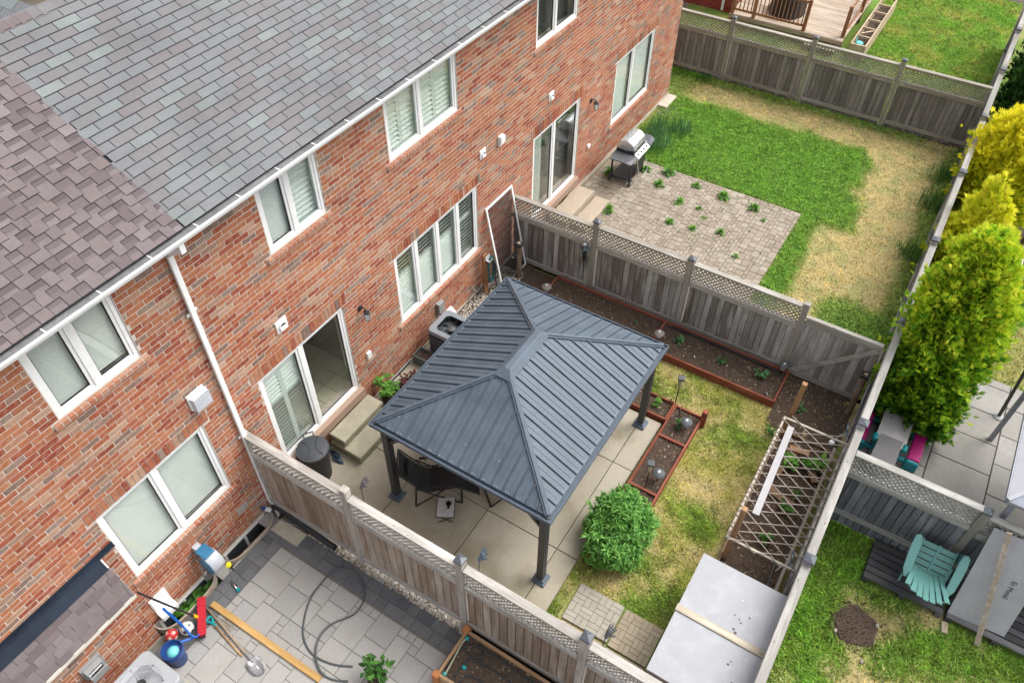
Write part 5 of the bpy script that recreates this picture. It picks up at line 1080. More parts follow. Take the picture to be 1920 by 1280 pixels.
dome_light(9.42, -5.56, 0.14, 'grey dome solar light in the far compartment of the divided bed', SOLG, 1.15); dome_light(8.08, -5.60, 0.14, 'grey dome solar light beside the torch in the divided bed', SOLG, 1.15)
def torch(x, y, z, h, label):
    t = empty('torch_lantern', (x,y,z), R(20), label, 'lantern', 'torch lanterns by the divided bed'); m = MB(); m.tube([(0,0,-0.05),(0,0,h-0.25)], 0.011, 7); m.build('stake', BLACK, t)
    m = MB(); m.lathe([(0.022,h-0.26),(0.05,h-0.03)], n=4); m.build('shade', M_plain('torch_amber', (0.62,0.55,0.36), 0.4), t); m = MB(); m.cbox(0, 0, h-0.03, 0.12, 0.12, 0.05); m.build('cap', M_plain('cap_black', (0.06,0.065,0.07), 0.35), t, bevel=0.008)
    m = MB()
    for k in range(4):
        a = k*math.pi/2; m.tube([(0.023*math.cos(a),0.023*math.sin(a),h-0.26),(0.052*math.cos(a),0.052*math.sin(a),h-0.03)], 0.005, 4)
    m.build('frame', BLACK, t)
torch(9.93, -5.14, 0.0, 0.90, 'black torch lantern at the corner of the short red bed'); torch(7.83, -5.48, 0.1, 0.82, 'black torch lantern standing in the divided red bed')
m = MB(); m.tube([(0,0,0),(0.0,0.01,0.32)], 0.012, 6); o = m.build('stake', RUSTW, loc=(9.75,-5.10,0.12)); tag(o, 'rusty thin stake beside the bright green seedling', 'stake'); m = MB(); m.tube([(0,0,0),(0.01,0,0.22)], 0.016, 6); o = m.build('stake', M_plain('stump', (0.10,0.07,0.05), 0.9), loc=(9.66,-5.33,0.13)); tag(o, 'short dark stake in the far compartment of the divided bed', 'stake')
# ---------------------------------------------------------------- leafy bush
t = empty('leafy_bush', (6.62,-5.50,0), 0, 'dense leafy green peony bush at the patio edge', 'bush'); st = MB(); lf = MB()
for k in range(26):
    a = random.uniform(0, 6.3); r = random.uniform(0.1, 0.55); st.tube([(0.1*math.cos(a),0.1*math.sin(a),0), (r*0.6*math.cos(a)*1.15,r*0.6*math.sin(a)*0.95,0.4), (r*math.cos(a)*1.15,r*math.sin(a)*0.9,0.70)], 0.008, 5)
CL = [(0,0,0.52,0.34),(0.36,0.06,0.50,0.31),(-0.36,-0.10,0.42,0.30),(0.10,-0.28,0.44,0.28),(-0.14,0.26,0.46,0.27),(0.56,-0.10,0.36,0.24),(0.22,0.26,0.62,0.24),(-0.50,0.12,0.30,0.24),(0.02,-0.04,0.76,0.22),(-0.28,-0.34,0.26,0.24),(0.62,0.16,0.52,0.17),(-0.55,-0.22,0.50,0.15),(0.30,-0.40,0.60,0.15),(-0.05,0.42,0.30,0.18)]
for cx, cy, cz, cr in CL:
    cx, cy, cz = cx*0.92, cy*0.88, cz*1.06; cr *= 0.90
    for k in range(int(330*cr/0.34*cr/0.34)//2+22):
        a = random.uniform(0, 6.3); e = math.asin(random.uniform(-0.5, 1)); o_ = Vector((math.cos(a)*math.cos(e), math.sin(a)*math.cos(e), math.sin(e))); p = Vector((cx,cy,cz))+o_*cr*random.uniform(0.72, 1.06); p.z = max(p.z, 0.06)
        for j in range(7):
            d = (o_+Vector((0,0,0.35))+rdir(0.0)*0.9).normalized(); leaf(lf, p+rdir(-0.2)*0.03, d, o_+Vector((0,0,0.6)), random.uniform(0.07, 0.15), random.uniform(0.02, 0.036), 0.7)
for k in range(46):      # stray shoots standing clear of the mass
    a = random.uniform(0, 6.3); r = random.uniform(0.25, 0.66); z = random.uniform(0.45, 0.85); b0 = Vector((r*0.8*math.cos(a),r*0.7*math.sin(a),z-0.2)); b1 = b0+Vector((math.cos(a)*0.16,math.sin(a)*0.16,random.uniform(0.14,0.30))); st.tube([b0, b1], 0.005, 5)
    for j in range(9): d = (rdir(0.1)+Vector((math.cos(a)*0.4,math.sin(a)*0.4,0.2))).normalized(); leaf(lf, b0+(b1-b0)*random.uniform(0.5,1.0), d, (0,0,1), random.uniform(0.09,0.17), random.uniform(0.024,0.04), 0.7)
st.build('stems', STEM, t); lf.build('foliage', M_leaf('leaf_peony', [(0,(0.06,0.19,0.03)),(0.5,(0.13,0.34,0.055)),(1,(0.27,0.52,0.12))], 0.4, 0.3), t)
# ---------------------------------------------------------------- paver pads
PAV = M_var('tan_paver', [(0,(0.33,0.275,0.195)),(1,(0.38,0.32,0.235))], 0.85, gs=40, grain=0.10, bs=0.15); WETP = M_var('worn_paver', [(0,(0.30,0.275,0.225)),(1,(0.35,0.32,0.265))], 0.35, gs=10, grain=0.12, bs=0.08)
def pad(x0, x1, y0, y1, label, mat):
    t = empty('paver_pad', ((x0+x1)/2,(y0+y1)/2,0.0), random.uniform(-0.02,0.02), label, 'paver'); hx, hy = (x1-x0)/2, (y1-y0)/2
    m = MB(); m.box(-hx+0.004, hx-0.004, -hy+0.004, hy-0.004, 0, 0.037); m.build('base', MATS['joint_dark'], t); n = 4; cx, cy = 2*hx/n, 2*hy/n
    for i in range(n):
        for j in range(n):
            a, b = -hx+i*cx, -hy+j*cy; sub = [(a,a+cx/2,b,b+cy),(a+cx/2,a+cx,b,b+cy)] if (i+j) % 2 else [(a,a+cx,b,b+cy/2),(a,a+cx,b+cy/2,b+cy)]
            for q in sub: m = MB(); m.rbox(q[0]+0.002, q[1]-0.002, q[2]+0.002, q[3]-0.002, 0, 0.045, 0.003); m.build('brick', mat, t)
pad(4.98, 5.66, -6.17, -5.37, 'pale smooth paver pad at the corner of the lawn and patio', WETP); pad(4.96, 5.65, -6.86, -6.20, 'tan basketweave paver pad beside the metal topped box', PAV); pad(4.16, 4.94, -6.17, -5.40, 'tan paver pad tucked behind the fence post', PAV); pad(4.16, 4.93, -6.86, -6.20, 'tan paver pad between fence and metal topped box', PAV)
# ---------------------------------------------------------------- storage box under metal sheets
SHEETM = M_var('sheet_white', [(0,(0.30,0.306,0.326)),(1,(0.315,0.32,0.34))], 0.42, gs=5, grain=0.05, bs=0.03, patch=(0.40,0.41,0.43), patch_scale=4.5, patch_amt=0.55); TIMB = M_wood('pale_timber', (0.46,0.40,0.30), (0.50,0.44,0.34), (0.54,0.48,0.39), 1)
t = empty('storage_box', (5.54,-7.60,0), 0, 'storage box covered with two whitish metal sheets by the back fence', 'storage box'); m = MB(); m.box(-1.0, 1.0, -0.60, 0.62, 0, 1.13); m.build('body', M_plain('box_grey', (0.28,0.29,0.31), 0.6), t, bevel=0.01)
for k, (a, b) in enumerate(((0.02, 1.04), (-1.05, 0.02))):
    m = MB(); m.box(a+0.003, b-0.003, -0.665, 0.665, 1.165, 1.175); m.box(a+0.003, b-0.003, -0.665, -0.655, 1.13, 1.165); m.box(a+0.003, b-0.003, 0.655, 0.665, 1.13, 1.165); m.build('metal_sheet', SHEETM, t)
m = MB(); m.box(-1.05, -1.04, -0.665, 0.665, 1.08, 1.163); m.box(1.03, 1.04, -0.665, 0.665, 1.10, 1.163); m.build('sheet_skirt', SHEETM, t); m = MB(); m.rbox(-0.05, 0.06, -0.68, 0.68, 1.177, 1.20, 0.004); m.build('batten', TIMB, t); m = MB(); m.box(-1.03, -0.98, -0.60, 0.62, 1.13, 1.164); m.box(0.97, 1.02, -0.60, 0.62, 1.13, 1.164); m.build('bearer', TIMB, t)
m = MB()
for x, y in ((0.32,-0.18),(0.28,-0.22),(0.42,-0.3),(0.14,-0.16),(0.10,-0.20),(-0.32,-0.3),(-0.38,-0.28),(-0.6,-0.42),(0.35,-0.10)):
    m.M = Matrix.Translation((x,y,1.176)) @ Matrix.Diagonal((1,1,0.35,1)); m.sphere((0,0,0), random.uniform(0.012,0.024), 7, 4)
tag(m.build('droppings', M_plain('dropping', (0.13,0.10,0.08), 0.9), t), kind='stuff'); m = MB()
for k in range(9):
    x, y, r = random.uniform(-1,1), random.uniform(-0.5,0.1), random.uniform(0.006,0.016)
    if abs(x) < 0.12: continue
    m.lathe([(r,1.1752),(r*0.5,1.1757)], (x,y,0), 9, 1, random.uniform(0.5,1))
tag(m.build('white_stains', M_plain('stain_white', (0.42,0.43,0.44), 0.5), t), kind='stuff')
# ---------------------------------------------------------------- trellis bed
tb = empty('vegetable_bed', (8.72,-7.66,0), 0, 'soil bed edged with boards under the stick trellis', 'raised bed'); BRW = M_wood('brown_board', (0.17,0.10,0.06), (0.24,0.15,0.09), (0.30,0.20,0.13), 0); BRWV = M_wood('brown_stake', (0.34,0.18,0.085), (0.39,0.21,0.105), (0.44,0.26,0.14), 2)
m = MB(); m.rbox(-1.9, 1.75, 0.50, 0.55, 0, 0.15); m.build('board', BRW, tb); m = MB(); m.rbox(-1.9, 1.75, -0.50, -0.45, 0, 0.24); m.build('board', M_wood('pale_board', (0.36,0.30,0.23), (0.42,0.35,0.28), (0.47,0.40,0.33), 0), tb); m = MB(); m.rbox(1.70, 1.75, -0.44, 0.49, 0, 0.14); m.build('board', M_wood('brown_board_y', (0.17,0.10,0.06), (0.24,0.15,0.09), (0.30,0.20,0.13), 1), tb); soil_sheet(tb, -1.9, 1.70, -0.45, 0.50, 0.07, rough=0.05, seed=44, chips=500)
m = MB(); m.beam((0.62,0.30,0.18),(1.45,0.12,0.20), 0.17, 0.03); m.build('loose_plank', BRW, tb); m = MB(); m.beam((1.30,0.25,0.22),(1.36,-0.10,0.22), 0.12, 0.05); m.build('loose_block', BRWV, tb); m = MB(); m.beam((1.25,-0.10,0.15),(0.85,-0.40,0.17), 0.14, 0.03); m.build('loose_plank', BRW, tb); m = MB(); m.beam((0.35,0.35,0.13),(0.15,-0.20,0.15), 0.16, 0.03); m.build('loose_plank', BRW, tb); m = MB(); m.tube([(-1.0,-0.30,0.11),(-1.6,-0.34,0.10),(-1.9,-0.35,0.11)], 0.018, 6); m.build('pipe', BLACK, tb)
for i, (x, h) in enumerate(((7.36,1.62), (10.36,1.62))):
    m = MB(); m.rbox(-0.045, 0.045, -0.045, 0.045, -0.1, h, 0.004); o = m.build('timber_post', BRWV, loc=(x,-7.20,0)); tag(o, ['square brown timber post at the box end of the trellis', 'square brown timber post at the gate end of the trellis'][i], 'post', 'timber posts of the trellis')
tr_ = empty('stick_trellis', (8.7,-7.7,0.84), 0, 'diamond trellis of thin sticks laid on a pale frame', 'trellis'); FRM = M_wood('trellis_frame', (0.47,0.41,0.33), (0.52,0.46,0.38), (0.57,0.52,0.45), 0); FRMY = M_wood('trellis_frame_y', (0.52,0.45,0.36), (0.57,0.50,0.41), (0.62,0.56,0.47), 1); hx, y0, y1 = 1.46, -0.55, 0.58
for y in (y1, y0): m = MB(); m.rbox(-hx, hx, y-0.02, y+0.02, -0.03, 0.0, 0.003); m.build('frame_bar', FRM, tr_)
for x in (-hx+0.02, hx-0.02): m = MB(); m.rbox(x-0.02, x+0.02, y0+0.02, y1-0.02, -0.03, -0.002, 0.003); m.build('frame_bar', FRMY, tr_)
STK = M_wood('stick', (0.34,0.28,0.235), (0.40,0.34,0.29), (0.47,0.41,0.36), 0)
for k in range(14):
    m = MB(); x = -hx-0.15+k*0.215; j = random.uniform(-0.03, 0.03); a, b = (x-0.28+j, y0-0.03), (x+0.42+j*0.5, y1+0.04)
    if b[0] > hx+0.06: f = (hx+0.06-a[0])/(b[0]-a[0]); b = (hx+0.06, a[1]+(b[1]-a[1])*f)
    if a[0] < -hx-0.06: f = (b[0]+hx+0.06)/(b[0]-a[0]); a = (-hx-0.06, b[1]+(a[1]-b[1])*f)
    m.tube([(a[0],a[1],0.012),((a[0]+b[0])/2,(a[1]+b[1])/2,0.02),(b[0],b[1],0.012)], 0.010, 6); m.build('stick', STK, tr_)
for k in range(14):
    m = MB(); x = -hx-0.22+k*0.215; j = random.uniform(-0.03, 0.03); a, b = (x+0.50+j, y0-0.04), (x-0.10+j, y1+0.03)
    if b[0] < -hx-0.05: f = (a[0]+hx+0.05)/(a[0]-b[0]); b = (-hx-0.05, a[1]+(b[1]-a[1])*f)
    if a[0] > hx+0.1: f = (hx+0.1-b[0])/(a[0]-b[0]); a = (hx+0.1, b[1]+(a[1]-b[1])*f)
    m.tube([(a[0],a[1],0.032),((a[0]+b[0])/2,(a[1]+b[1])/2,0.036),(b[0],b[1],0.032)], 0.010, 6); m.build('stick', STK, tr_)
m = MB(); m.beam((-0.85,0.33,0.058),(1.22,0.41,0.06), 0.115, 0.022); o = m.build('loose_board', M_plain('board_grey_white', (0.37,0.36,0.37), 0.6, var=0.08), loc=(8.7,-7.7,0.84)); tag(o, 'pale grey board lying along the stick trellis', 'board')
for i, (x, y, s, lab) in enumerate(((6.95,-7.62,1.1,'bushy seedling beside the metal topped box'), (7.95,-7.68,1.2,'bright seedling under the box end of the trellis'), (8.75,-7.78,1.0,'seedling under the middle of the trellis'), (9.15,-7.85,0.8,'small seedling between the loose planks'))):
    seedling(x, y, 0.10, lab, s, 26, GREEN1, lw=0.7)
for i, (x, y) in enumerate(((9.75,-7.55), (9.9,-7.95))):
    seedling(x, y, 0.12, ['weedy clump near the loose block under the trellis', 'weedy clump at the fence side under the trellis'][i], 1.7, 40, GREEN2, lw=0.7)
soil_sheet(tb, 1.78, 3.3, -0.52, 0.85, 0.02, name='bare_soil', rough=0.03, seed=45, chips=700)
seedling(11.15, -7.3, 0.03, 'small sprout in the bare soil before the gate', 0.8); seedling(10.35, -6.95, 0.02, 'weed at the lawn edge by the gate end post', 1.0, mat=GREEN1)
# ---------------------------------------------------------------- garden hooks: little hands and birds
GLV = M_plain('glove_grey', (0.10,0.095,0.10), 0.7); GLB = M_plain('slate_blue', (0.075,0.11,0.15), 0.5)
def hand_hook(x, y, z, label, mat):
    t = empty('hand_hook', (x,y,z), R(-20), label, 'garden ornament', 'hand shaped hooks on the fence posts'); m = MB(); m.tube([(0,0,-0.75),(0.02,-0.01,0.0)], 0.007, 6); m.build('rod', BLACK, t)
    m = MB(); m.M = Matrix.Translation((0.05,-0.02,0.05)) @ Matrix.Rotation(R(35), 4, 'Y'); m.lathe([(0.025,-0.08),(0.032,-0.04),(0.045,0.03),(0.045,0.06),(0.03,0.075),(0,0.08)], n=12, sx=0.5, sy=1.0)
    for k, (yy, l, an) in enumerate(((-0.034,0.07,-0.25), (-0.012,0.085,-0.08), (0.011,0.08,0.08), (0.032,0.062,0.22))): m.tube([(0,yy,0.05),(0.006,yy+an*0.05,0.05+l*0.6),(0.02,yy+an*0.09,0.06+l)], [0.012,0.011,0.008], 7)
    m.tube([(0,-0.035,-0.005),(0.005,-0.07,0.02),(0.015,-0.085,0.055)], [0.013,0.012,0.008], 7); m.build('hand', mat, t, smooth=50)
hand_hook(4.16, -2.26, 2.32, 'grey hand shaped hook behind the uncapped fence post', GLV); hand_hook(4.16, -4.36, 2.25, 'grey hand shaped hook behind the fence post over the pebbles', GLB); hand_hook(4.16, -6.34, 2.20, 'grey hand shaped hook behind the post by the paver pads', GLV)
for i, (x, y, z) in enumerate(((9.95,-8.14,1.35), (7.2,-8.12,1.15))):
    t = empty('bird_hook', (x,y,z), R(10), ['slate blue bird hook with a glass bulb at the gate end of the trellis', 'slate blue bird hook at the box end of the trellis'][i], 'garden ornament', 'bird hooks along the back fence')
    m = MB(); m.M = Matrix.Rotation(R(90), 4, 'X'); m.prism([(-0.12,0.0),(-0.06,0.03),(-0.03,0.10),(0.02,0.05),(0.08,0.06),(0.12,0.12),(0.14,0.05),(0.09,-0.01),(0.02,-0.04),(-0.05,-0.03)], -0.012, 0.012); m.M = None; m.build('bird', GLB, t, bevel=0.004)
    m = MB(); m.tube([(0,-0.02,0),(-0.05,0.05,-0.06),(-0.14,0.12,-0.05),(-0.20,0.18,-0.12)], 0.007, 6); m.tube([(0,-0.02,0),(0.02,-0.08,-0.2),(0.02,-0.10,-1.05)], 0.007, 6); m.build('rod', PGREY, t)
    if i == 0: m = MB(); m.sphere((-0.20,0.18,-0.17), 0.05, 12, 8); m.build('glass_bulb', LITE, t, smooth=True)
# ================================================================ stone patio of the corner house
def ashlar(x0, x1, y0, y1, unit, sizes, seed, jit=0.0):
    rg_ = random.Random(seed); nx, ny = int(round((x1-x0)/unit)), int(round((y1-y0)/unit)); used = [[False]*ny for _ in range(nx)]; out = []
    for i in range(nx):
        for j in range(ny):
            if used[i][j]: continue
            op = sizes[:]; rg_.shuffle(op); op.append((1,1))
            for w, h in op:
                if i+w <= nx and j+h <= ny and not any(used[i+a][j+b] for a in range(w) for b in range(h)):
                    for a in range(w):
                        for b in range(h): used[i+a][j+b] = True
                    out.append((x0+i*unit, x0+(i+w)*unit, y0+j*unit, y0+(j+h)*unit)); break
    return out
LIGHTP = M_var('light_paver', [(0,(0.285,0.278,0.265)),(0.4,(0.325,0.315,0.298)),(0.75,(0.345,0.333,0.312)),(1,(0.30,0.297,0.292))], 0.8, gs=20, grain=0.10, bs=0.12, patch=(0.27,0.25,0.22), patch_scale=2.5, patch_amt=0.4)
DARKP = M_var('dark_paver', [(0,(0.088,0.092,0.102)),(0.5,(0.115,0.119,0.128)),(1,(0.145,0.146,0.150))], 0.8, gs=24, grain=0.14, bs=0.18, patch=(0.17,0.16,0.15), patch_scale=3, patch_amt=0.35)
pat = empty('stone_patio'); tag(pat, kind='structure'); NZ = 0.10
def pav(q, mat, nm='paver', z=NZ, b=0.006):
    m = MB(); m.rbox(q[0]+0.004, q[1]-0.004, q[2]+0.004, q[3]-0.004, z-0.06, z+random.uniform(-0.003, 0.003), b); m.build(nm, mat, pat)
for q in ashlar(0.13, 3.495, -5.07, -0.715, 0.145, [(2,2),(3,2),(2,3),(3,3),(3,3),(4,3),(3,4),(2,3)], 5): pav(q, LIGHTP)
for r in range(2):
    x = 0.13+0.1*r
    while x < 3.49:
        w = random.choice((0.19, 0.29, 0.38)); e = min(x+w, 3.495); pav((x, e, -0.713+r*0.19, -0.713+(r+1)*0.19-0.002), DARKP); x = e
for r in range(2):
    y = -0.335
    while y > -5.0:
        h = random.choice((0.19, 0.29, 0.36)); e = max(y-h, -5.0); pav((3.498+r*0.185, 3.498+(r+1)*0.185-0.002, e, y), DARKP); y = e
for q in ((2.50,2.72,-0.332,-0.03), (3.60,3.85,-0.332,-0.03), (2.74,2.95,-0.332,-0.29)): pav(q, LIGHTP)
m = MB(); m.box(-0.2, 3.98, -5.2, -0.335, 0.02, NZ-0.012); m.build('sand_bed', M_plain('joint_sand', (0.14,0.13,0.11), 0.95), pat)
m = MB(); m.box(-2.4, 1.36, -0.335, -0.22, 0.0, NZ-0.012); m.build('sand_bed', MATS['joint_sand'], pat)
pebble_mesh([(random.uniform(3.88,4.085), random.uniform(-4.25,-0.95), 0.07+random.uniform(0,0.035), random.uniform(0.016,0.036)) for _ in range(1150)], 'pebbles', 'row of rounded pebbles between the dark pavers and fence')
m = MB(); m.rbox(3.60, 3.86, -0.95, -0.36, 0.09, 0.155, 0.01); tag(m.build('splash_slab', M_plain('splash', (0.40,0.37,0.29), 0.9, var=0.15)), 'narrow concrete splash slab below the downspout', 'slab')
# drain pipe
t = empty('drain_pipe', (0,0,0), 0, 'black corrugated drain pipe along the foot of the fence', 'pipe'); P = []; rr = []
for k in range(70): f = k/69; P.append((3.965-0.045*f, -0.13-1.42*f, 0.20-0.035*f)); rr.append(0.056 if k % 2 else 0.048)
m = MB(); m.tube(P, rr, 12); m.build('hose', M_plain('pipe_black', (0.012,0.013,0.015), 0.4), t, smooth=30); m = MB(); m.tube([(3.97,-0.10,0.23),(3.965,-0.16,0.20)], 0.062, 12); m.build('coupling', MATS['pipe_black'], t)
t = empty('water_tap', (3.74,0,0.30), 0, 'small tap with blue valve and white timer beside the downspout', 'tap'); m = MB(); m.tube([(0,0,0.05),(0,-0.06,0.05)], 0.02, 8); m.build('pipe', MATS['tap_metal'], t); m = MB(); m.tube([(0.01,-0.06,0.055),(0.05,-0.10,0.03)], 0.03, 8); m.build('valve', M_plain('valve_blue', (0.01,0.05,0.22), 0.4), t); m = MB(); m.beam((0.05,-0.10,0.02),(0.10,-0.16,-0.05), 0.06, 0.05); m.build('timer', WHITE, t, bevel=0.006)
m = MB(); m.tube([(3.84,-0.17,0.22),(3.80,-0.30,0.17),(3.84,-0.5,0.165),(3.9,-0.75,0.17)], 0.008, 6); o = m.build('thin_hose', M_plain('hose_grey', (0.16,0.17,0.17), 0.5), smooth=True); tag(o, 'thin grey hose trailing over the splash slab', 'hose')
# window wells
GALV = M_var('well_steel', [(0,(0.36,0.31,0.26)),(1,(0.42,0.36,0.30))], 0.6, gs=8, grain=0.12, bs=0.1, patch=(0.30,0.14,0.05), patch_scale=3, patch_amt=0.55)
def well(x0, x1, dep, label, wl):
    t = empty('window_well', ((x0+x1)/2,0,0), 0, label, 'window well'); hx = (x1-x0)/2; n = 28; prof = []
    for k in range(n+1):
        a = math.pi*k/n; prof.append((-hx*math.copysign(abs(math.cos(a))**0.55, math.cos(a)), -0.02-dep*abs(math.sin(a))**0.7))
    m = MB(); lev = [(0.20,0.03),(0.19,0.0),(0.17,0.022),(0.14,0.022),(0.12,0.0),(0.09,0.0),(0.07,0.022),(0.04,0.022),(0.0,0.0),(-0.1,0.02),(-0.38,0.0)]; vs = []; fs = []
    for z, o in lev:
        for x, y in prof: l = math.hypot(x/hx, y/dep); vs.append((x*(1+o/hx*0.6), y-o*0.9*abs(y)/dep, z))
    w = n+1
    for a in range(len(lev)-1):
        for k in range(n): fs.append((a*w+k, a*w+k+1, (a+1)*w+k+1, (a+1)*w+k))
    m.add(vs, fs); o = m.build('steel_wall', GALV, t, smooth=50); sm = o.modifiers.new('solid', 'SOLIDIFY'); sm.thickness = 0.008; sm.offset = 0
    m = MB(); m.prism([(x*0.99, y*0.99) for x, y in prof], -0.40, -0.36); m.build('gravel_floor', SOIL, t)
    m = MB(); ring(m, -hx*0.86, hx*0.86, -0.33, 0.10, 0.05, -0.03, -0.014); m.box(-0.025, 0.025, -0.03, -0.014, -0.28, 0.05); b_ = m.build('window_frame', WHITE, t); m = MB(); m.box(-hx*0.86+0.05, hx*0.86-0.05, -0.022, -0.016, -0.28, 0.05); m.build('pane', MATS['dark_pane'], t)
    return t
well(2.74, 3.84, 0.30, 'corrugated steel window well below the wide window', 0); well(1.37, 2.50, 0.30, 'corrugated steel window well with green plants beside the bay', 0)
for i, (x, y) in enumerate(((1.92,-0.17), (2.22,-0.13))): seedling(x, y, -0.28, ['yellow green plant growing inside the window well', 'darker green plant inside the window well corner'][i], 2.4, 44, [GREEN2, GREEN1][i], lw=0.8)
# hose reel
t = empty('hose_reel', (2.50,0,0.60), 0, 'grey and blue wall mounted hose reel with yellow stop', 'hose reel'); BLUEP = M_plain('reel_blue', (0.03,0.15,0.27), 0.4)
m = MB(); m.box(-0.05, 0.07, -0.10, 0, 0.20, 0.36); m.build('wall_bracket', M_plain('reel_grey', (0.42,0.44,0.47), 0.45), t, bevel=0.01); m = MB(); m.M = Matrix.Translation((0.02,-0.30,0.10)) @ Matrix.Rotation(R(90), 4, 'Y')
m.lathe([(0.175,-0.11),(0.19,-0.09),(0.19,0.10),(0.175,0.12)], n=24, sx=1.15, sy=0.9); m.build('shell', MATS['reel_grey'], t, smooth=40)
m = MB(); m.M = Matrix.Translation((0.02,-0.30,0.10)) @ Matrix.Rotation(R(90), 4, 'Y'); m.lathe([(0.0,-0.140),(0.15,-0.136),(0.18,-0.11)], n=24, sx=1.15, sy=0.9); m.build('side_cover', BLUEP, t, smooth=40); m = MB(); m.box(-0.08, 0.12, -0.34, -0.10, 0.305, 0.345); m.build('top_handle', BLUEP, t, bevel=0.012); m = MB(); m.M = Matrix.Translation((0.13,-0.50,0.0)) @ Matrix.Rotation(R(60), 4, 'X'); m.lathe([(0.045,0),(0.05,0.03),(0.03,0.05)], n=14); m.build('hose_stop', M_plain('yellow_plastic', (0.62,0.55,0.02), 0.4), t)
m = MB(); m.tube([(0.13,-0.5,-0.02),(0.10,-0.50,-0.3),(0.06,-0.49,-0.46)], 0.010, 6); m.build('hose_lead', MATS['hose_grey'], t)
m = MB()
for k in range(4): m.tube([(-0.10+0.06*math.cos(a)*(1+0.15*k), -0.16-0.02*k, -0.16+0.17*math.sin(a)*(1+0.06*k)) for a in [6.283*j/18 for j in range(18)]], 0.008, 5, closed=True)
tag(m.build('hanging_coil', M_plain('coil_taupe', (0.26,0.24,0.21), 0.6), t), kind='stuff')
t = empty('spray_nozzle', (2.52,-0.56,NZ), 0.4, 'chrome and teal hose nozzle lying on the dark pavers', 'nozzle'); m = MB(); m.tube([(0.06,0.05,0.03),(0.0,-0.02,0.03),(-0.05,-0.10,0.03)], 0.018, 8); m.build('barrel', M_plain('chrome', (0.7,0.7,0.7), 0.15, 1.0), t, smooth=True); m = MB(); m.tube([(-0.05,-0.10,0.03),(-0.07,-0.135,0.03)], 0.032, 10); m.build('tip', M_plain('teal_plastic', (0.0,0.27,0.27), 0.4), t); m = MB(); m.tube([(0.0,-0.02,0.03),(0.05,-0.06,0.05)], 0.015, 7); m.build('trigger', MATS['chrome'], t)
# timber board, shovels
PINE = M_wood('pine', (0.50,0.30,0.10), (0.55,0.34,0.13), (0.58,0.38,0.16), 1)
m = MB(); m.rbox(-0.05, 0.05, -1.14, 1.14, 0, 0.042, 0.005); o = m.build('pine_board', PINE, loc=(2.13,-1.64,NZ+0.002), rot=(0,0,R(0.6))); tag(o, 'long yellow pine board lying on the stone patio', 'board')
ASH = M_wood('ash_handle', (0.34,0.25,0.18), (0.38,0.29,0.21), (0.42,0.33,0.25), 1); STL = M_plain('shovel_steel', (0.33,0.33,0.34), 0.45, 0.6, var=0.2)
t = empty('long_shovel', (0,0,NZ), 0, 'steel shovel with a long grey wooden handle on the patio', 'shovel'); m = MB(); m.tube([(2.02,-0.47,0.05),(1.92,-1.05,0.035),(1.82,-1.58,0.03)], 0.017, 8); m.build('handle', ASH, t, smooth=True); m = MB(); m.tube([(1.83,-1.54,0.03),(1.795,-1.74,0.03)], [0.021,0.016], 8); m.build('socket', STL, t)
m = MB(); d = Vector((-0.17,-0.98,0)).normalized(); s = Vector((-d.y,d.x,0)); o_ = Vector((1.805,-1.68,0.02)); G_ = []
for a, w in ((0,0.06),(0.02,0.105),(0.12,0.115),(0.22,0.11),(0.29,0.07),(0.32,0.0)):
    for k in (-1,-0.5,0,0.5,1): p = o_+d*a+s*(w*k); G_.append((p.x,p.y,0.012+0.03*abs(k)**2+0.012*(a < 0.01)))
m.add(G_, [(i*5+j,i*5+j+1,(i+1)*5+j+1,(i+1)*5+j) for i in range(5) for j in range(4)]); b_ = m.build('blade', STL, t, smooth=True); sm = b_.modifiers.new('solid', 'SOLIDIFY'); sm.thickness = 0.003
m = MB(); p = o_+d*0.17; m.cbox(p.x, p.y, 0.014, 0.05, 0.06, 0.002); m.build('paper_label', WHITE, t)
t = empty('short_spade', (0,0,NZ), 0, 'wooden spade with a teal handle crossing under the long shovel', 'spade'); m = MB(); m.tube([(1.885,-0.80,0.02),(1.80,-1.33,0.018),(1.77,-1.52,0.016)], 0.016, 8); m.build('shaft', M_wood('tan_handle', (0.42,0.25,0.12), (0.46,0.28,0.14), (0.5,0.32,0.17), 1), t, smooth=True)
m = MB(); m.tube([(1.885,-0.82,0.02),(1.90,-0.76,0.025),(1.865,-0.68,0.03),(1.85,-0.64,0.03)], 0.018, 8); m.tube([(1.90,-0.76,0.025),(1.945,-0.70,0.03),(1.95,-0.65,0.03)], 0.016, 8); m.tube([(1.84,-0.635,0.03),(1.96,-0.635,0.03)], 0.018, 8); m.build('grip', MATS['teal_plastic'], t, smooth=50)
STRAW = M_plain('straw', (0.30,0.23,0.12), 0.9); m = MB()
for k in range(60):
    x, y = random.gauss(2.0,0.07), random.gauss(-0.88,0.12); a = random.uniform(0,6.3); l = random.uniform(0.04,0.11); m.tube([(x,y,NZ+0.006),(x+math.cos(a)*l*0.5,y+math.sin(a)*l*0.5,NZ+0.015),(x+math.cos(a+0.5)*l,y+math.sin(a+0.5)*l,NZ+0.006)], 0.0022, 4)
tag(m.build('dry_weeds', STRAW), 'small heap of dry weeds beside the pine board', 'weeds', kind='stuff')
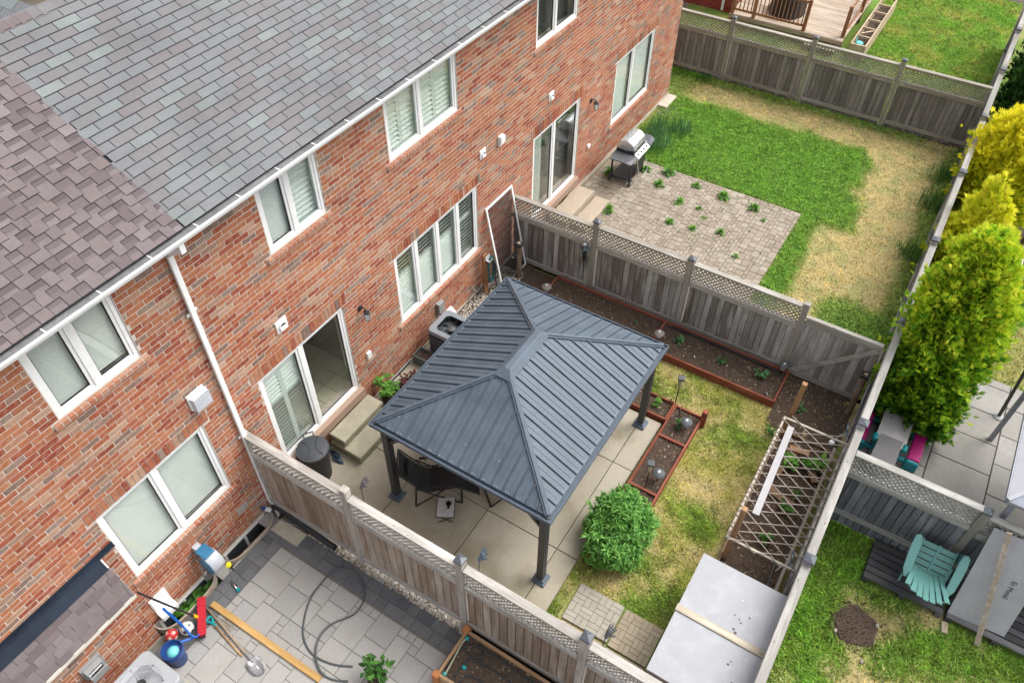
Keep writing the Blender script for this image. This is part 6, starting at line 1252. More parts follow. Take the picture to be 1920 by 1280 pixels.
# push broom
t = empty('push_broom', (0,0,NZ), 0, 'red push broom leaning with its black pole on the bay roof', 'broom'); A = Vector((2.06,-0.35,0.09)); B_ = Vector((1.63,-0.83,0.09)); nrm = Vector((0.74,-0.66,0)).normalized()
m = MB(); m.beam(A, B_, 0.10, 0.045); m.build('head_block', BLACK, t); RED = M_plain('broom_red', (0.42,0.008,0.022), 0.7, var=0.25, scale=60); d = (B_-A)
for k in range(12):
    p = A+d*((k+0.5)/12); m = MB(); q = d.normalized()*(d.length/24-0.002)
    c0, c1 = p+nrm*0.02+Vector((0,0,0.035)), p+nrm*0.06+Vector((0,0,0.10)); m.add([c0-q+Vector((0,0,-0.03)), c0+q+Vector((0,0,-0.03)), c0+q+Vector((0,0,0.03)), c0-q+Vector((0,0,0.03)), c1-q*1.02-nrm*0.10, c1+q*1.02-nrm*0.10, c1+q*1.02+nrm*0.03, c1-q*1.02+nrm*0.03], [(0,3,2,1),(4,5,6,7),(0,1,5,4),(1,2,6,5),(2,3,7,6),(3,0,4,7)]); m.build('bristle_tuft', RED, t)
m = MB(); mid = (A+B_)/2; m.tube([mid+Vector((-0.03,0.03,0.05)), Vector((1.40,-0.37,1.56))], 0.016, 8); m.build('pole', BLACK, t); m = MB(); m.tube([mid+Vector((-0.02,0.02,0.05)), mid+Vector((-0.06,0.055,0.16))], 0.026, 10); m.build('collar', M_plain('orange_yellow', (0.75,0.42,0.01), 0.4), t)
m = MB(); m.tube([A*0.75+B_*0.25+Vector((0,0,0.03)), mid+Vector((-0.09,0.08,0.22)), A*0.25+B_*0.75+Vector((0,0,0.03))], 0.006, 6); m.build('brace_wire', BLACK, t)
t = empty('blue_hook', (0,0,0), 0, 'bent blue plastic pole with a hooked end over the footballs', 'pole'); m = MB(); m.tube([(1.56,-0.27,0.72),(1.57,-0.40,0.55),(1.575,-0.50,0.42)], 0.022, 8); m.build('grip', M_plain('royal_blue', (0.0,0.09,0.42), 0.4), t); m = MB(); m.tube([(1.575,-0.50,0.42),(1.57,-0.60,0.36),(1.55,-0.72,0.33),(1.57,-0.80,0.30),(1.66,-0.80,0.27),(1.70,-0.72,0.24),(1.70,-0.66,0.20)], 0.017, 8); m.build('hook', MATS['royal_blue'], t, smooth=True)
# bucket and balls
t = empty('blue_bucket', (1.22,-0.74,NZ), 0.3, 'blue plastic bucket with white print holding a turquoise ball', 'bucket'); m = MB(); m.lathe([(0.125,0),(0.13,0.01),(0.15,0.36),(0.16,0.36),(0.16,0.39),(0.15,0.39),(0.142,0.37),(0.12,0.02),(0,0.018)], n=28); m.build('shell', M_plain('bucket_blue', (0.012,0.05,0.19), 0.4), t, smooth=40)
m = MB(); m.lathe([(0.162,0.30),(0.164,0.315),(0.15,0.32)], n=28); m.build('rim_band', MATS['bucket_blue'], t, smooth=40); m = MB()
for a0, z0, w, h in ((-1.0,0.14,0.28,0.05), (-0.92,0.09,0.20,0.03), (-0.25,0.17,0.22,0.07), (-0.62,0.12,0.09,0.05)):
    n = 6
    for r in range(3):
        vs = []
        for k in range(n+1):
            a = a0+w*k/n+0.02*math.sin(k*2+r); rad = 0.134+0.0555*(z0+h*r/3)
            vs += [(rad*math.cos(a), rad*math.sin(a), z0+h*r/3), (rad*math.cos(a)*1.003, rad*math.sin(a)*1.003, z0+h*(r+0.55+0.2*math.sin(k*3+r))/3)]
        m.add(vs, [(2*k,2*k+2,2*k+3,2*k+1) for k in range(n) if (k+r) % 3])
tag(m.build('print', M_plain('print_white', (0.62,0.64,0.68), 0.5), t), kind='stuff')
m = MB(); m.tube([(0.16,0.03,0.24),(0.28,-0.06,0.16),(0.33,-0.10,0.14)], 0.022, 8); m.build('grip_bar', MATS['royal_blue'], t)
m = MB(); m.sphere((0,0,0), 0.105, 20, 12); o = m.build('turquoise_ball', M_plain('turquoise', (0.16,0.56,0.58), 0.45), loc=(1.22,-0.74,NZ+0.27), smooth=True); tag(o, 'turquoise ball inside the blue bucket', 'ball')
def soccer(loc, r, base, spots, label, n=9):
    t = empty('football', loc, 0.7, label, 'ball'); m = MB(); m.sphere((0,0,0), r, 22, 14); m.build('shell', base, t, smooth=True); g = (1+5**0.5)/2
    V = [Vector(v).normalized() for v in ((0,1,g),(0,-1,g),(0,1,-g),(0,-1,-g),(1,g,0),(-1,g,0),(1,-g,0),(-1,-g,0),(g,0,1),(-g,0,1),(g,0,-1),(-g,0,-1))]
    for v in V:
        if v.z < -0.3: continue
        u = v.orthogonal().normalized(); w = v.cross(u); m = MB(); P = [v*r*1.015]+[(v+(u*math.cos(k*1.2566)+w*math.sin(k*1.2566))*0.36).normalized()*r*1.012 for k in range(5)]; m.add(P, [(0,1+k,1+(k+1) % 5) for k in range(5)]); m.build('panel', spots, t)
soccer((1.61,-0.52,NZ+0.11), 0.11, M_plain('ball_white', (0.72,0.72,0.68), 0.4), BLACK, 'black and white football under the blue hooked pole'); soccer((1.41,-0.40,NZ+0.10), 0.10, M_plain('ball_red', (0.50,0.03,0.03), 0.4), M_plain('ball_cream', (0.72,0.68,0.58), 0.4), 'red and cream football beside the bay wall')
# black hose on the patio
HB = [(2.56,-3.07),(2.43,-2.81),(2.37,-2.51),(2.41,-2.27),(2.58,-2.03),(2.97,-1.80),(3.32,-1.75),(3.63,-1.77),(3.74,-1.94),(3.77,-2.17),(3.63,-2.40),(3.47,-2.53),(3.27,-2.56),(3.13,-2.51),(2.92,-2.37),(2.70,-2.33),(2.50,-2.39),(2.32,-2.55),(2.23,-2.75),(2.25,-2.95),(2.35,-3.15)]
def smooth_path(P, n=5):
    out = []; Q = [P[0]]+list(P)+[P[-1]]
    for i in range(1, len(Q)-2):
        for k in range(n):
            t_ = k/n; p0, p1, p2, p3 = (np.array(Q[i+d]) for d in (-1,0,1,2)); out.append(0.5*((2*p1)+(-p0+p2)*t_+(2*p0-5*p1+4*p2-p3)*t_**2+(-p0+3*p1-3*p2+p3)*t_**3))
    out.append(np.array(P[-1])); return out
t = empty('garden_hose', (0,0,NZ), 0, 'dark garden hose looped in a figure on the stone patio', 'hose'); S_ = smooth_path(HB); m = MB(); m.tube([(p[0],p[1],0.014+(0.024 if 70 < k < 92 else 0)) for k, p in enumerate(S_)], 0.016, 8); m.build('tube', M_plain('hose_slate', (0.065,0.078,0.08), 0.45), t, smooth=True)
m = MB(); m.tube([(p[0]-0.002,p[1]+0.001,0.0215) for p in S_[44:64]], 0.006, 5); m.build('yellow_stripe', M_plain('stripe_yellow', (0.50,0.52,0.12), 0.5), t)
# potted shrub in a metal pot
pp = pot_plant(2.57, -3.56, 0.15, 0.27, 'leafy shrub in a pale metal pot on the stone patio', GREEN1, 70, 0.24, 0.13, 0.07, PGREY, hh=0.42, ns=6)
# raised bed at the fence
OAKW = M_wood('cedar_x', (0.38,0.22,0.11), (0.43,0.26,0.14), (0.47,0.30,0.17), 0); OAKY = M_wood('cedar_y', (0.38,0.22,0.11), (0.43,0.26,0.14), (0.47,0.30,0.17), 1)
rb_ = raised_bed('raised_bed', 'cedar raised bed with drip hoses against the bleached fence', 3.06, 3.86, -6.6, -4.30, 0.08, 0.37, th=0.045, mat=(OAKW, OAKY), seed=46)
for a, b in ((0.0,0.0), (0.80,0.0)): m = MB(); m.rbox(a-0.05, a+0.05, b-0.05, b+0.05, 0, 0.40, 0.006); m.build('corner_post', M_plain('orange_wood', (0.40,0.15,0.05), 0.7, var=0.15), rb_)
for k, P in enumerate(([(0.15,-0.10),(0.30,-0.06),(0.62,-0.16),(0.70,-0.5),(0.66,-1.3),(0.6,-2.0)], [(0.12,-0.25),(0.45,-0.30),(0.50,-0.8),(0.45,-1.6),(0.5,-2.1)], [(0.10,-0.35),(0.25,-0.45),(0.28,-1.0),(0.25,-2.0)], [(0.55,-0.12),(0.50,-0.30),(0.62,-0.42),(0.72,-0.30)])):
    S_ = smooth_path(P, 6); m = MB(); m.tube([(p[0],p[1],0.335) for p in S_], 0.012, 7); m.build('drip_hose', M_plain('drip_black', (0.02,0.024,0.03), 0.5), rb_, smooth=True)
m = MB(); S_ = smooth_path([(0.06,-0.12),(0.30,-0.10),(0.55,-0.07),(0.66,-0.08)], 6); m.tube([(p[0],p[1],0.385) for p in S_], 0.013, 7); m.build('supply_hose', M_plain('hose_olive', (0.34,0.36,0.24), 0.5), rb_, smooth=True)
for x, y in ((0.68,-0.09), (0.30,-0.30), (0.07,-0.11)): m = MB(); m.cbox(x, y, 0.345, 0.05, 0.06, 0.05); m.build('connector', MATS['teal_plastic'], rb_, bevel=0.008)
# ================================================================ weedy patio yard
PAVF = M_var('old_paver', [(0,(0.25,0.205,0.16)),(0.5,(0.30,0.255,0.205)),(1,(0.345,0.30,0.245))], 0.9, gs=30, grain=0.12, bs=0.2, patch=(0.21,0.18,0.125), patch_scale=1.5, patch_amt=0.5)
fp = empty('paver_patio'); tag(fp, kind='structure'); L_ = ashlar(12.15, 17.40, -5.32, -0.04, 0.0875, [(2,1),(2,2),(1,2),(2,2),(3,2),(2,1)], 9); L_.sort(key=lambda q: -q[0] if False else (Vector(((q[0]+q[1])/2,(q[2]+q[3])/2,0))-CAMP).length)
vis = [q for q in L_ if (q[0] > 13.9 or q[2] < -4.2)]; rest = MB(); n = 0
for q in L_:
    if q in vis and n < 300 and (q[1]-q[0])*(q[3]-q[2]) > 0.02: m = MB(); m.rbox(q[0]+0.004, q[1]-0.004, q[2]+0.004, q[3]-0.004, -0.03, 0.045+random.uniform(-0.005,0.005), 0.006); m.build('paver', PAVF, fp); n += 1
    else: rest.rbox(q[0]+0.004, q[1]-0.004, q[2]+0.004, q[3]-0.004, -0.03, 0.045+random.uniform(-0.005,0.005), 0.006)
tag(rest.build('pavers', PAVF, fp), kind='stuff'); m = MB(); m.box(12.15, 17.38, -5.3, -0.04, -0.03, 0.033); m.build('joint_moss', M_plain('joint_moss', (0.13,0.115,0.06), 0.95, var=0.3), fp)
WEEDS = [(16.98,-3.40,1.4),(16.93,-4.21,1.3),(16.15,-2.52,1.2),(16.57,-1.76,1.3),(17.18,-1.73,1.5),(17.05,-2.60,1.1),(15.26,-2.64,1.0),(15.32,-3.22,0.9),(15.55,-3.87,1.0),(17.0,-1.15,1.2),(14.84,-1.10,1.5),(16.17,-3.05,0.8),(16.3,-0.42,1.6),(15.9,-3.3,0.7),(14.9,-4.5,0.8),(16.6,-4.6,0.7)]
WL = ['bushy weed near the clover edge of the paver patio','bushy weed nearest the lawn corner of the paver patio','round green weed in the middle of the paver patio','green weed just beyond the barbecue','green weed at the clover edge behind the barbecue','small weed between two bushier ones at the clover edge','tall thin weed on the pavers halfway to the fence','thin weed between pavers nearer the fence','yellowish weed on the fence half of the patio','weed clump in front of the barbecue leg','weed growing beside the lower stone step','small sprout beside the round weed','weed clump under the barbecue','tiny sprout in the middle joints of the pavers','sprout near the fence rail on the pavers','tiny sprout near the green strip of the lawn']
for (x, y, s), lab in zip(WEEDS, WL):
    t = empty('weed', (x,y,0.03), 0, lab, 'weed', 'weeds in the paver joints'); lf = MB()
    for k in range(int(46*min(s,1.2))): d = rdir(0.3); leaf(lf, d*0.04*s*Vector((1,1,0.4)).length*0.5, d, (0,0,1), random.uniform(0.07,0.15)*s, random.uniform(0.025,0.05)*s, 0.6)
    lf.build('foliage', GREEN2, t)
m = MB()
for k in range(520):
    q = random.choice(L_); x, y = random.choice(((q[0], random.uniform(q[2], q[3])), (random.uniform(q[0], q[1]), q[2])))
    if fbm(np.array(x), np.array(y), 1.0, 91) < 0.47: continue
    for j in range(4): d = rdir(0.3); leaf(m, (x, y, 0.035), d, (0,0,1), random.uniform(0.03, 0.07), random.uniform(0.01, 0.02), 0.5)
tag(m.build('joint_sprouts', GREEN2, fp), kind='stuff')
def tall_grass(x, y, z, s, n, label, mat):
    t = empty('grass_clump', (x,y,z), 0, label, 'grass clump'); lf = MB()
    for k in range(n): d = rdir(0.6); d.z = abs(d.z)+0.3; leaf(lf, (random.gauss(0,0.13*s),random.gauss(0,0.13*s),0), d, (d.x,d.y,0.2), random.uniform(0.22,0.48)*s, random.uniform(0.012,0.022), 1.0)
    lf.build('foliage', mat, t)
GRSG = M_leaf('leaf_bluegreen', [(0,(0.05,0.14,0.05)),(1,(0.12,0.27,0.10))]); tall_grass(18.25,-0.85,0,1.3,260,'tall blue green weed clump beside the barbecue',GRSG); tall_grass(18.95,-0.62,0,1.1,200,'tall weed clump against the wall by the gravel',GRSG); tall_grass(19.3,-1.15,0,1.1,200,'dark tall grass clump at the clover edge by the gravel',GRSG)
tall_grass(22.5,-0.55,0,0.7,70,'dark weed at the foot of the far fence',GREEN1)
for x, y, s, k in ((21.0,-8.05,1.2,0),(19.6,-8.1,1.3,1),(17.2,-8.12,1.2,2)): tall_grass(x,y,0,s,160,['weeds in the far corner by the back fence','overgrown weeds along the back fence','weedy tuft by the back fence near the yellow cedar'][k],GREEN1)
pebble_mesh([(20.1+random.gauss(0,0.30), -0.45+random.gauss(0,0.18), 0.01, random.uniform(0.02,0.045)) for _ in range(170)], 'gravel', 'small gravel heap at the house corner')
m = MB(); m.box(20.2,20.99,-0.30,-0.02,-0.02,0.10); tag(m.build('kerb_stone', MATS['parging'], bevel=0.02), 'concrete footing at the far corner of the house', 'footing')
# stone steps
STN = M_var('rough_stone', [(0,(0.36,0.295,0.22)),(1,(0.385,0.32,0.245))], 0.9, gs=22, grain=0.16, bs=0.6, patch=(0.34,0.28,0.2), patch_scale=5, patch_amt=0.5)
def rough_slab(x0, x1, y0, y1, z0, z1, nm, t, seed):
    m = MB(); n = 10; vs = []; rr = random.Random(seed); ring_ = []
    for k in range(n): ring_.append((x0+(x1-x0)*k/n, y0))
    for k in range(4): ring_.append((x1, y0+(y1-y0)*k/4))
    for k in range(n): ring_.append((x1-(x1-x0)*k/n, y1))
    for k in range(4): ring_.append((x0, y1-(y1-y0)*k/4))
    k = len(ring_); j = lambda a: a+rr.uniform(-0.018,0.018)
    A = [(j(x),j(y),z0) for x, y in ring_]; Bq = [(j(x),j(y),(z0+z1)/2+rr.uniform(-0.02,0.02)) for x, y in ring_]; Cq = [(j(x),j(y),z1-0.012) for x, y in ring_]; cx, cy = (x0+x1)/2, (y0+y1)/2; D = [(cx+(x-cx)*0.95, cy+(y-cy)*0.9, z1+rr.uniform(-0.004,0.004)) for x, y in ring_]
    m.add(A+Bq+Cq+D+[(cx,cy,z1)], [(r*k+i, r*k+(i+1) % k, (r+1)*k+(i+1) % k, (r+1)*k+i) for r in range(3) for i in range(k)]+[(3*k+i, 3*k+(i+1) % k, 4*k) for i in range(k)]); m.build(nm, STN, t, smooth=35)
t = empty('stone_steps', (0,0,0), 0, 'two rough limestone slab steps below the far patio door', 'steps'); rough_slab(13.55,15.06,-0.60,-0.11,0.0,0.34,'step',t,1); rough_slab(13.75,15.08,-1.04,-0.62,0.0,0.19,'step',t,2)
# barbecue
BB = M_plain('bbq_black', (0.022,0.022,0.024), 0.45); SHG = M_plain('shelf_grey', (0.085,0.088,0.098), 0.5); STS = M_plain('stainless', (0.72,0.73,0.74), 0.28, 0.9, var=0.05)
t = empty('barbecue', (16.58,-0.80,0.045), 0, 'stainless lidded gas barbecue with grey side shelves on wheels', 'barbecue')
m = MB(); n = 10; prof = [(0.26*math.cos(R(8+172*k/n)), 0.92+0.27*math.sin(R(8+172*k/n))) for k in range(n+1)]; hw = 0.33
m.add([(x, -y*1.0, z) for x in (-hw, hw) for y, z in prof]+[(-hw,0,0.9),(hw,0,0.9)], [(i, i+1, n+2+i, n+1+i) for i in range(n)]+[(i+1, i, 2*n+2) for i in range(n)]+[(n+1+i, n+2+i, 2*n+3) for i in range(n)]); m.build('lid', STS, t, smooth=40)
m = MB(); m.tube([(-0.24,-0.27,0.96),(-0.24,-0.34,0.985),(0.24,-0.34,0.985),(0.24,-0.27,0.96)], 0.013, 8); m.build('lid_handle', STS, t, smooth=50); m = MB(); m.M = Matrix.Translation((0,-0.15,1.145)) @ Matrix.Rotation(R(30), 4, 'X'); m.lathe([(0.032,0),(0.032,0.012),(0,0.013)], n=16); m.build('thermometer', WHITE, t)
m = MB(); m.box(-0.33, 0.33, -0.26, 0.26, 0.74, 0.90); m.build('firebox', BB, t, bevel=0.02); m = MB(); m.add([(-0.34,-0.27,0.88),(0.34,-0.27,0.88),(0.34,-0.40,0.80),(-0.34,-0.40,0.80),(-0.34,-0.27,0.74),(0.34,-0.27,0.74),(0.34,-0.38,0.71),(-0.34,-0.38,0.71)], [(0,3,2,1),(3,7,6,2),(0,4,7,3),(1,2,6,5),(4,5,6,7)]); m.build('control_panel', STS, t)
for k in range(4): m = MB(); m.M = Matrix.Translation((-0.23+k*0.155,-0.34,0.842)) @ Matrix.Rotation(R(32), 4, 'X'); m.lathe([(0.026,0),(0.024,0.02),(0.012,0.03)], n=12); m.build('knob', BB, t)
for s in (-1, 1): m = MB(); m.add([(s*0.345,-0.36,0.845),(s*0.345,0.26,0.845),(s*0.77,0.22,0.845),(s*0.77,-0.24,0.845),(s*0.72,-0.37,0.80),(s*0.345,-0.40,0.80),(s*0.345,-0.36,0.815),(s*0.345,0.26,0.815),(s*0.77,0.22,0.815),(s*0.77,-0.24,0.815)], [(0,1,2,3),(0,3,4,5),(6,9,8,7),(1,7,8,2),(2,8,9,3),(3,9,4)]); m.build('side_shelf', SHG, t)
for x in (-0.47, 0.30):
    for y in (-0.28, 0.26): m = MB(); m.box(x-0.02, x+0.02, y-0.02, y+0.02, 0.0 if x > 0 else 0.08, 0.82); m.build('leg', BB, t)
m = MB(); m.box(-0.18, 0.32, -0.305, -0.29, 0.18, 0.72); m.build('front_panel', BB, t); m = MB(); m.box(-0.47, 0.30, -0.28, 0.26, 0.14, 0.16); m.build('bottom_shelf', BB, t)
for y in (-0.31, 0.29): m = MB(); m.M = Matrix.Translation((-0.47,y,0.09)) @ Matrix.Rotation(R(90), 4, 'X'); m.lathe([(0.09,-0.022),(0.09,0.022)], n=18); w_ = m.build('wheel', BB, t, smooth=40); m = MB(); m.M = Matrix.Translation((-0.47,y,0.09)) @ Matrix.Rotation(R(90), 4, 'X'); m.lathe([(0.05,-0.024),(0.05,0.024)], n=14); m.build('hub', PGREY, w_)
m = MB(); S_ = smooth_path([(-0.2,-0.30,0.7),(-0.18,-0.36,0.4),(-0.05,-0.40,0.05),(0.2,-0.42,0.02),(0.38,-0.40,0.1),(0.36,-0.33,0.4)], 5); m.tube([tuple(p) for p in S_], 0.008, 6); m.build('gas_hose', M_plain('hose_pale', (0.55,0.55,0.52), 0.5), t)
# ================================================================ yard beyond the far fence
nb = empty('brick_neighbour_house', (0,0,0), 0, 'dark red brick house corner beyond the far fence', 'house'); m = MB(); m.box(27.512, 34.0, 0.32, 5.0, -0.3, 3.2); wl_ = m.build('wall', M_plain('mortar_red', (0.36,0.27,0.24), 0.95), nb); REDB = M_var('red_brick', [(0,(0.21,0.03,0.025)),(0.6,(0.27,0.045,0.035)),(1,(0.32,0.06,0.045))], 0.9, gs=40, grain=0.12, bs=0.3)
m = MB()
for r in range(34):
    z = 0.0+r*0.089; y = 0.31+(0.13 if r % 2 else 0)
    while y < 4.9: m.box(27.5, 27.53, y, y+0.247, z, z+0.079); y += 0.257
    x = 27.5+(0.13 if r % 2 else 0)
    while x < 33.5: m.box(x, x+0.247, 0.31, 0.33, z, z+0.079); x += 0.257
tag(m.build('bricks', REDB, wl_), kind='stuff'); m = MB(); m.box(27.44, 27.498, 0.78, 0.86, 0.05, 3.2); m.build('downspout', WHITE, nb)
dk = empty('timber_deck', (0,0,0), 0, 'raised plank deck with brown railings beyond the far fence', 'deck'); DKW = M_wood('deck_plank', (0.40,0.31,0.23), (0.47,0.38,0.29), (0.53,0.44,0.35), 1); DKR = M_wood('deck_stain', (0.28,0.115,0.055), (0.32,0.14,0.07), (0.35,0.16,0.085), 2); x = 26.62
while x < 31: m = MB(); m.box(-0.067, 0.067, -3.62, 0.28, 0.365, 0.40); m.build('plank', DKW, dk, loc=(x+0.07,0,random.uniform(-0.002,0.002))); x += 0.142
m = MB(); m.box(26.58, 26.615, -3.65, 0.28, 0.26, 0.39); m.build('fascia', DKW, dk); m = MB(); m.box(26.2, 26.57, -3.6, -2.5, 0.16, 0.20); m.build('step', M_plain('step_pale', (0.42,0.36,0.28), 0.8), dk); lattice(dk, DKW, 3.8, -0.05, 0.26, (26.66, 0.2), 1, pitch=0.09)
for x, y in ((26.68,-0.55),(26.68,-2.30),(26.9,-3.55),(29.2,-3.55),(26.68,0.2)): m = MB(); m.rbox(x-0.055, x+0.055, y-0.055, y+0.055, 0.0, 1.42); m.build('rail_post', DKR, dk)
for z in (0.52, 1.30): m = MB(); m.box(26.66, 26.70, -2.25, 0.2, z, z+0.07); m.build('rail', DKR, dk); m = MB(); m.box(26.95, 31, -3.57, -3.53, z, z+0.07); m.build('rail', DKR, dk)
for k in range(18): m = MB(); m.box(26.665, 26.695, -2.20+k*0.135, -2.17+k*0.135, 0.58, 1.30); m.build('baluster', DKR, dk)
t = empty('covered_barbecue', (27.75,-1.35,0.40), 0.3, 'round object under a black cover on the deck', 'covered barbecue'); m = MB(); n = 26; prof = [(0.62,0.0),(0.60,0.1),(0.55,0.45),(0.56,0.6),(0.45,0.78),(0.2,0.86),(0,0.87)]; vs = []
for i, (r, z) in enumerate(prof):
    for j in range(n): a = 6.283*j/n; rr_ = r*(1+0.05*math.sin(j*2.3+i)+0.04*math.sin(j*5.1)*(i < 4)); vs.append((rr_*math.cos(a), rr_*math.sin(a), z))
m.add(vs, [(i*n+j, i*n+(j+1) % n, (i+1)*n+(j+1) % n, (i+1)*n+j) for i in range(len(prof)-1) for j in range(n)]); m.build('cover', M_plain('cover_black', (0.012,0.013,0.016), 0.45), t, smooth=True)
pl = empty('long_planter', (26.38,-3.92,0), 0, 'long narrow timber planter along the deck side', 'planter'); LW = M_wood('planter_wood', (0.50,0.38,0.25), (0.55,0.43,0.30), (0.60,0.48,0.35), 0)
for y in (0.0, -0.46): m = MB(); m.box(0, 4.3, y-0.04, y, 0.0, 0.52); m.build('side_board', LW, pl)
for k in range(7): m = MB(); m.box(k*0.7, k*0.7+0.05, -0.46, -0.04, 0.44 if k else 0.0, 0.515); m.build('cross_bar', LW, pl)
m = MB(); m.beam((0.9,-0.10,0.50),(1.3,-0.42,0.50), 0.05, 0.03); m.build('brace', LW, pl); soil_sheet(pl, 0.05, 4.2, -0.46, -0.04, 0.20, rough=0.02, chips=0)
t = empty('watering_can', (26.72,-4.15,0.20), 0.6, 'turquoise watering can inside the long planter', 'watering can'); TQ = M_plain('can_turquoise', (0.10,0.50,0.50), 0.4); m = MB(); m.lathe([(0.12,0),(0.13,0.02),(0.12,0.24),(0.09,0.27),(0.07,0.27)], n=18); m.build('body', TQ, t, smooth=40); m = MB(); m.tube([(0.1,0,0.08),(0.25,0,0.2),(0.33,0,0.30)], [0.03,0.022,0.018], 8); m.build('spout', TQ, t, smooth=50); m = MB(); m.tube([(-0.10,0,0.22),(-0.2,0,0.2),(-0.2,0,0.08),(-0.11,0,0.05)], 0.016, 8); m.build('handle', TQ, t, smooth=50)
# ================================================================ yards behind the back fence
SLB = M_var('grey_slab', [(0,(0.26,0.245,0.225)),(0.5,(0.30,0.285,0.265)),(1,(0.335,0.32,0.30))], 0.85, gs=14, grain=0.10, bs=0.12, patch=(0.20,0.185,0.165), patch_scale=2, patch_amt=0.5); sp = empty('slab_patio'); tag(sp, kind='structure'); ysl = [-8.42,-8.72,-9.76,-10.84,-11.9,-13.0]
for j in range(5):
    x = 9.42+(0.35 if j % 2 else 0)
    xs_ = [9.40]+([x] if x > 9.5 else [])
    while x < 14.4: x += 0.80; xs_.append(min(x, 14.44))
    for a, b in zip(xs_[:-1], xs_[1:]):
        if b-a > 0.05: m = MB(); m.rbox(a+0.008, b-0.008, ysl[j+1]+0.01, ysl[j]-0.01, -0.36, -0.255+random.uniform(-0.004,0.004), 0.006); m.build('slab', SLB, sp)
m = MB(); m.box(9.40, 14.43, -13, -8.42, -0.36, -0.272); m.build('joint_bed', MATS['joint_dark'], sp)
# conifers with flat fans of scale leaves
def conifer(name, label, base, top, H, prof, stops, n, seed, fan=0.13, humps=None, cat='tree'):
    t = empty(name, base, 0, label, cat); g = np.random.default_rng(seed); m = MB(); ax = np.array(top)
    m.tube([(0,0,-0.1),(ax[0]*0.4,ax[1]*0.4,H*0.4),(ax[0]*0.9,ax[1]*0.9,H*0.9)], [0.08,0.055,0.015], 8); m.build('trunk', M_plain('bark', (0.09,0.06,0.04), 0.95, var=0.3, scale=12), t)
    zz = g.random(n*3); rad = np.interp(zz, [p[0] for p in prof], [p[1] for p in prof]); keep = g.random(n*3) < rad/max(p[1] for p in prof); zz, rad = zz[keep][:n], rad[keep][:n]; n = len(zz); a = g.uniform(0, 2*np.pi, n)
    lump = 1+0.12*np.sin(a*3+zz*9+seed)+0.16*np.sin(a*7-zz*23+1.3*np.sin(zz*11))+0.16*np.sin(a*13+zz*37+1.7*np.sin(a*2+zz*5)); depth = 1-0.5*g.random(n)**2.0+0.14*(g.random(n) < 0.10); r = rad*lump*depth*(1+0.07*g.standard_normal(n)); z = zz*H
    if humps is not None: z = z*(1+humps*np.sin(a*2+0.6)*sst(0.5, 1.0, zz))
    P = np.stack([r*np.cos(a)+ax[0]*zz, r*np.sin(a)+ax[1]*zz, z], -1); out = np.stack([np.cos(a), np.sin(a), 0.75+1.0*zz+0.4*g.standard_normal(n)], -1)+0.45*g.standard_normal((n,3)); out /= np.linalg.norm(out, axis=1, keepdims=True)
    rand = g.standard_normal((n,3)); side = np.cross(out, rand); side /= np.linalg.norm(side, axis=1, keepdims=True); s = fan*(0.6+0.8*g.random(n))[:,None]; K = 5; V = []; shade_ = []
    for k in range(K):
        an = (k-(K-1)/2)*0.42; d = out*np.cos(an)+side*np.sin(an); q = side*np.cos(an)-out*np.sin(an); L = s*(1-0.14*abs(k-2)); w = s*0.085; b0 = P-out*s*0.25
        V += [b0-q*w*0.6, b0+q*w*0.6, P+d*L*0.55+q*w, P+d*L*1.0, P+d*L*0.55-q*w]
    V = np.stack(V, 1).reshape(-1, 3); F = np.arange(n*K*5).reshape(-1, 5)
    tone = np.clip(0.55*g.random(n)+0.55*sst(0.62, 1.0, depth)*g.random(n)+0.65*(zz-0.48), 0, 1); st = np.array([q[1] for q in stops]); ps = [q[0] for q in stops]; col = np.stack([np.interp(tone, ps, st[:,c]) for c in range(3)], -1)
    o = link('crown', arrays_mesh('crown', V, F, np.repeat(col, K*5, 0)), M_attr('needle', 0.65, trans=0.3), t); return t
LIME = [(0,(0.03,0.12,0.018)),(0.2,(0.10,0.29,0.026)),(0.45,(0.28,0.52,0.03)),(0.72,(0.52,0.68,0.035)),(1,(0.76,0.78,0.06))]; GOLD = [(0,(0.16,0.28,0.02)),(0.2,(0.44,0.54,0.024)),(0.5,(0.80,0.76,0.028)),(0.85,(0.90,0.82,0.04)),(1,(0.92,0.86,0.08))]; DARKG = [(0,(0.012,0.04,0.010)),(0.5,(0.03,0.09,0.016)),(1,(0.06,0.15,0.025))]
conifer('cedar_tree', 'tall lime green cedar towering over the back fence', (12.35,-9.20,-0.3), (0.55,0.20), 4.35, [(0,0.42),(0.06,0.60),(0.25,0.70),(0.5,0.69),(0.75,0.60),(0.92,0.42),(1,0.18)], LIME, 30000, 51, fan=0.10)
conifer('cedar_tree', 'low golden cedar with twin tips beyond the lime cedar', (16.7,-9.22,-0.3), (0.05,0.20), 2.75, [(0,0.45),(0.1,0.60),(0.4,0.68),(0.7,0.58),(0.9,0.36),(1,0.1)], [(0,(0.14,0.26,0.02)),(0.25,(0.38,0.50,0.024)),(0.6,(0.74,0.76,0.03)),(1,(0.90,0.85,0.08))], 11000, 52, fan=0.11, humps=0.18)
conifer('cedar_tree', 'deep golden cedar farther along the back fence', (20.0,-9.32,-0.3), (0.05,0.15), 3.15, [(0,0.5),(0.1,0.75),(0.45,0.85),(0.7,0.76),(0.9,0.5),(1,0.15)], GOLD, 13000, 53, fan=0.11)
conifer('cedar_tree', 'dark green conifer at the far end of the back fence', (24.6,-9.35,-0.3), (0,0), 3.4, [(0,0.5),(0.2,0.75),(0.6,0.65),(1,0.1)], DARKG, 3200, 54); conifer('cedar_tree', 'second dark conifer behind the farthest fence post', (27.2,-9.45,-0.3), (0,0), 3.6, [(0,0.6),(0.2,0.85),(0.6,0.7),(1,0.1)], DARKG, 3000, 55)
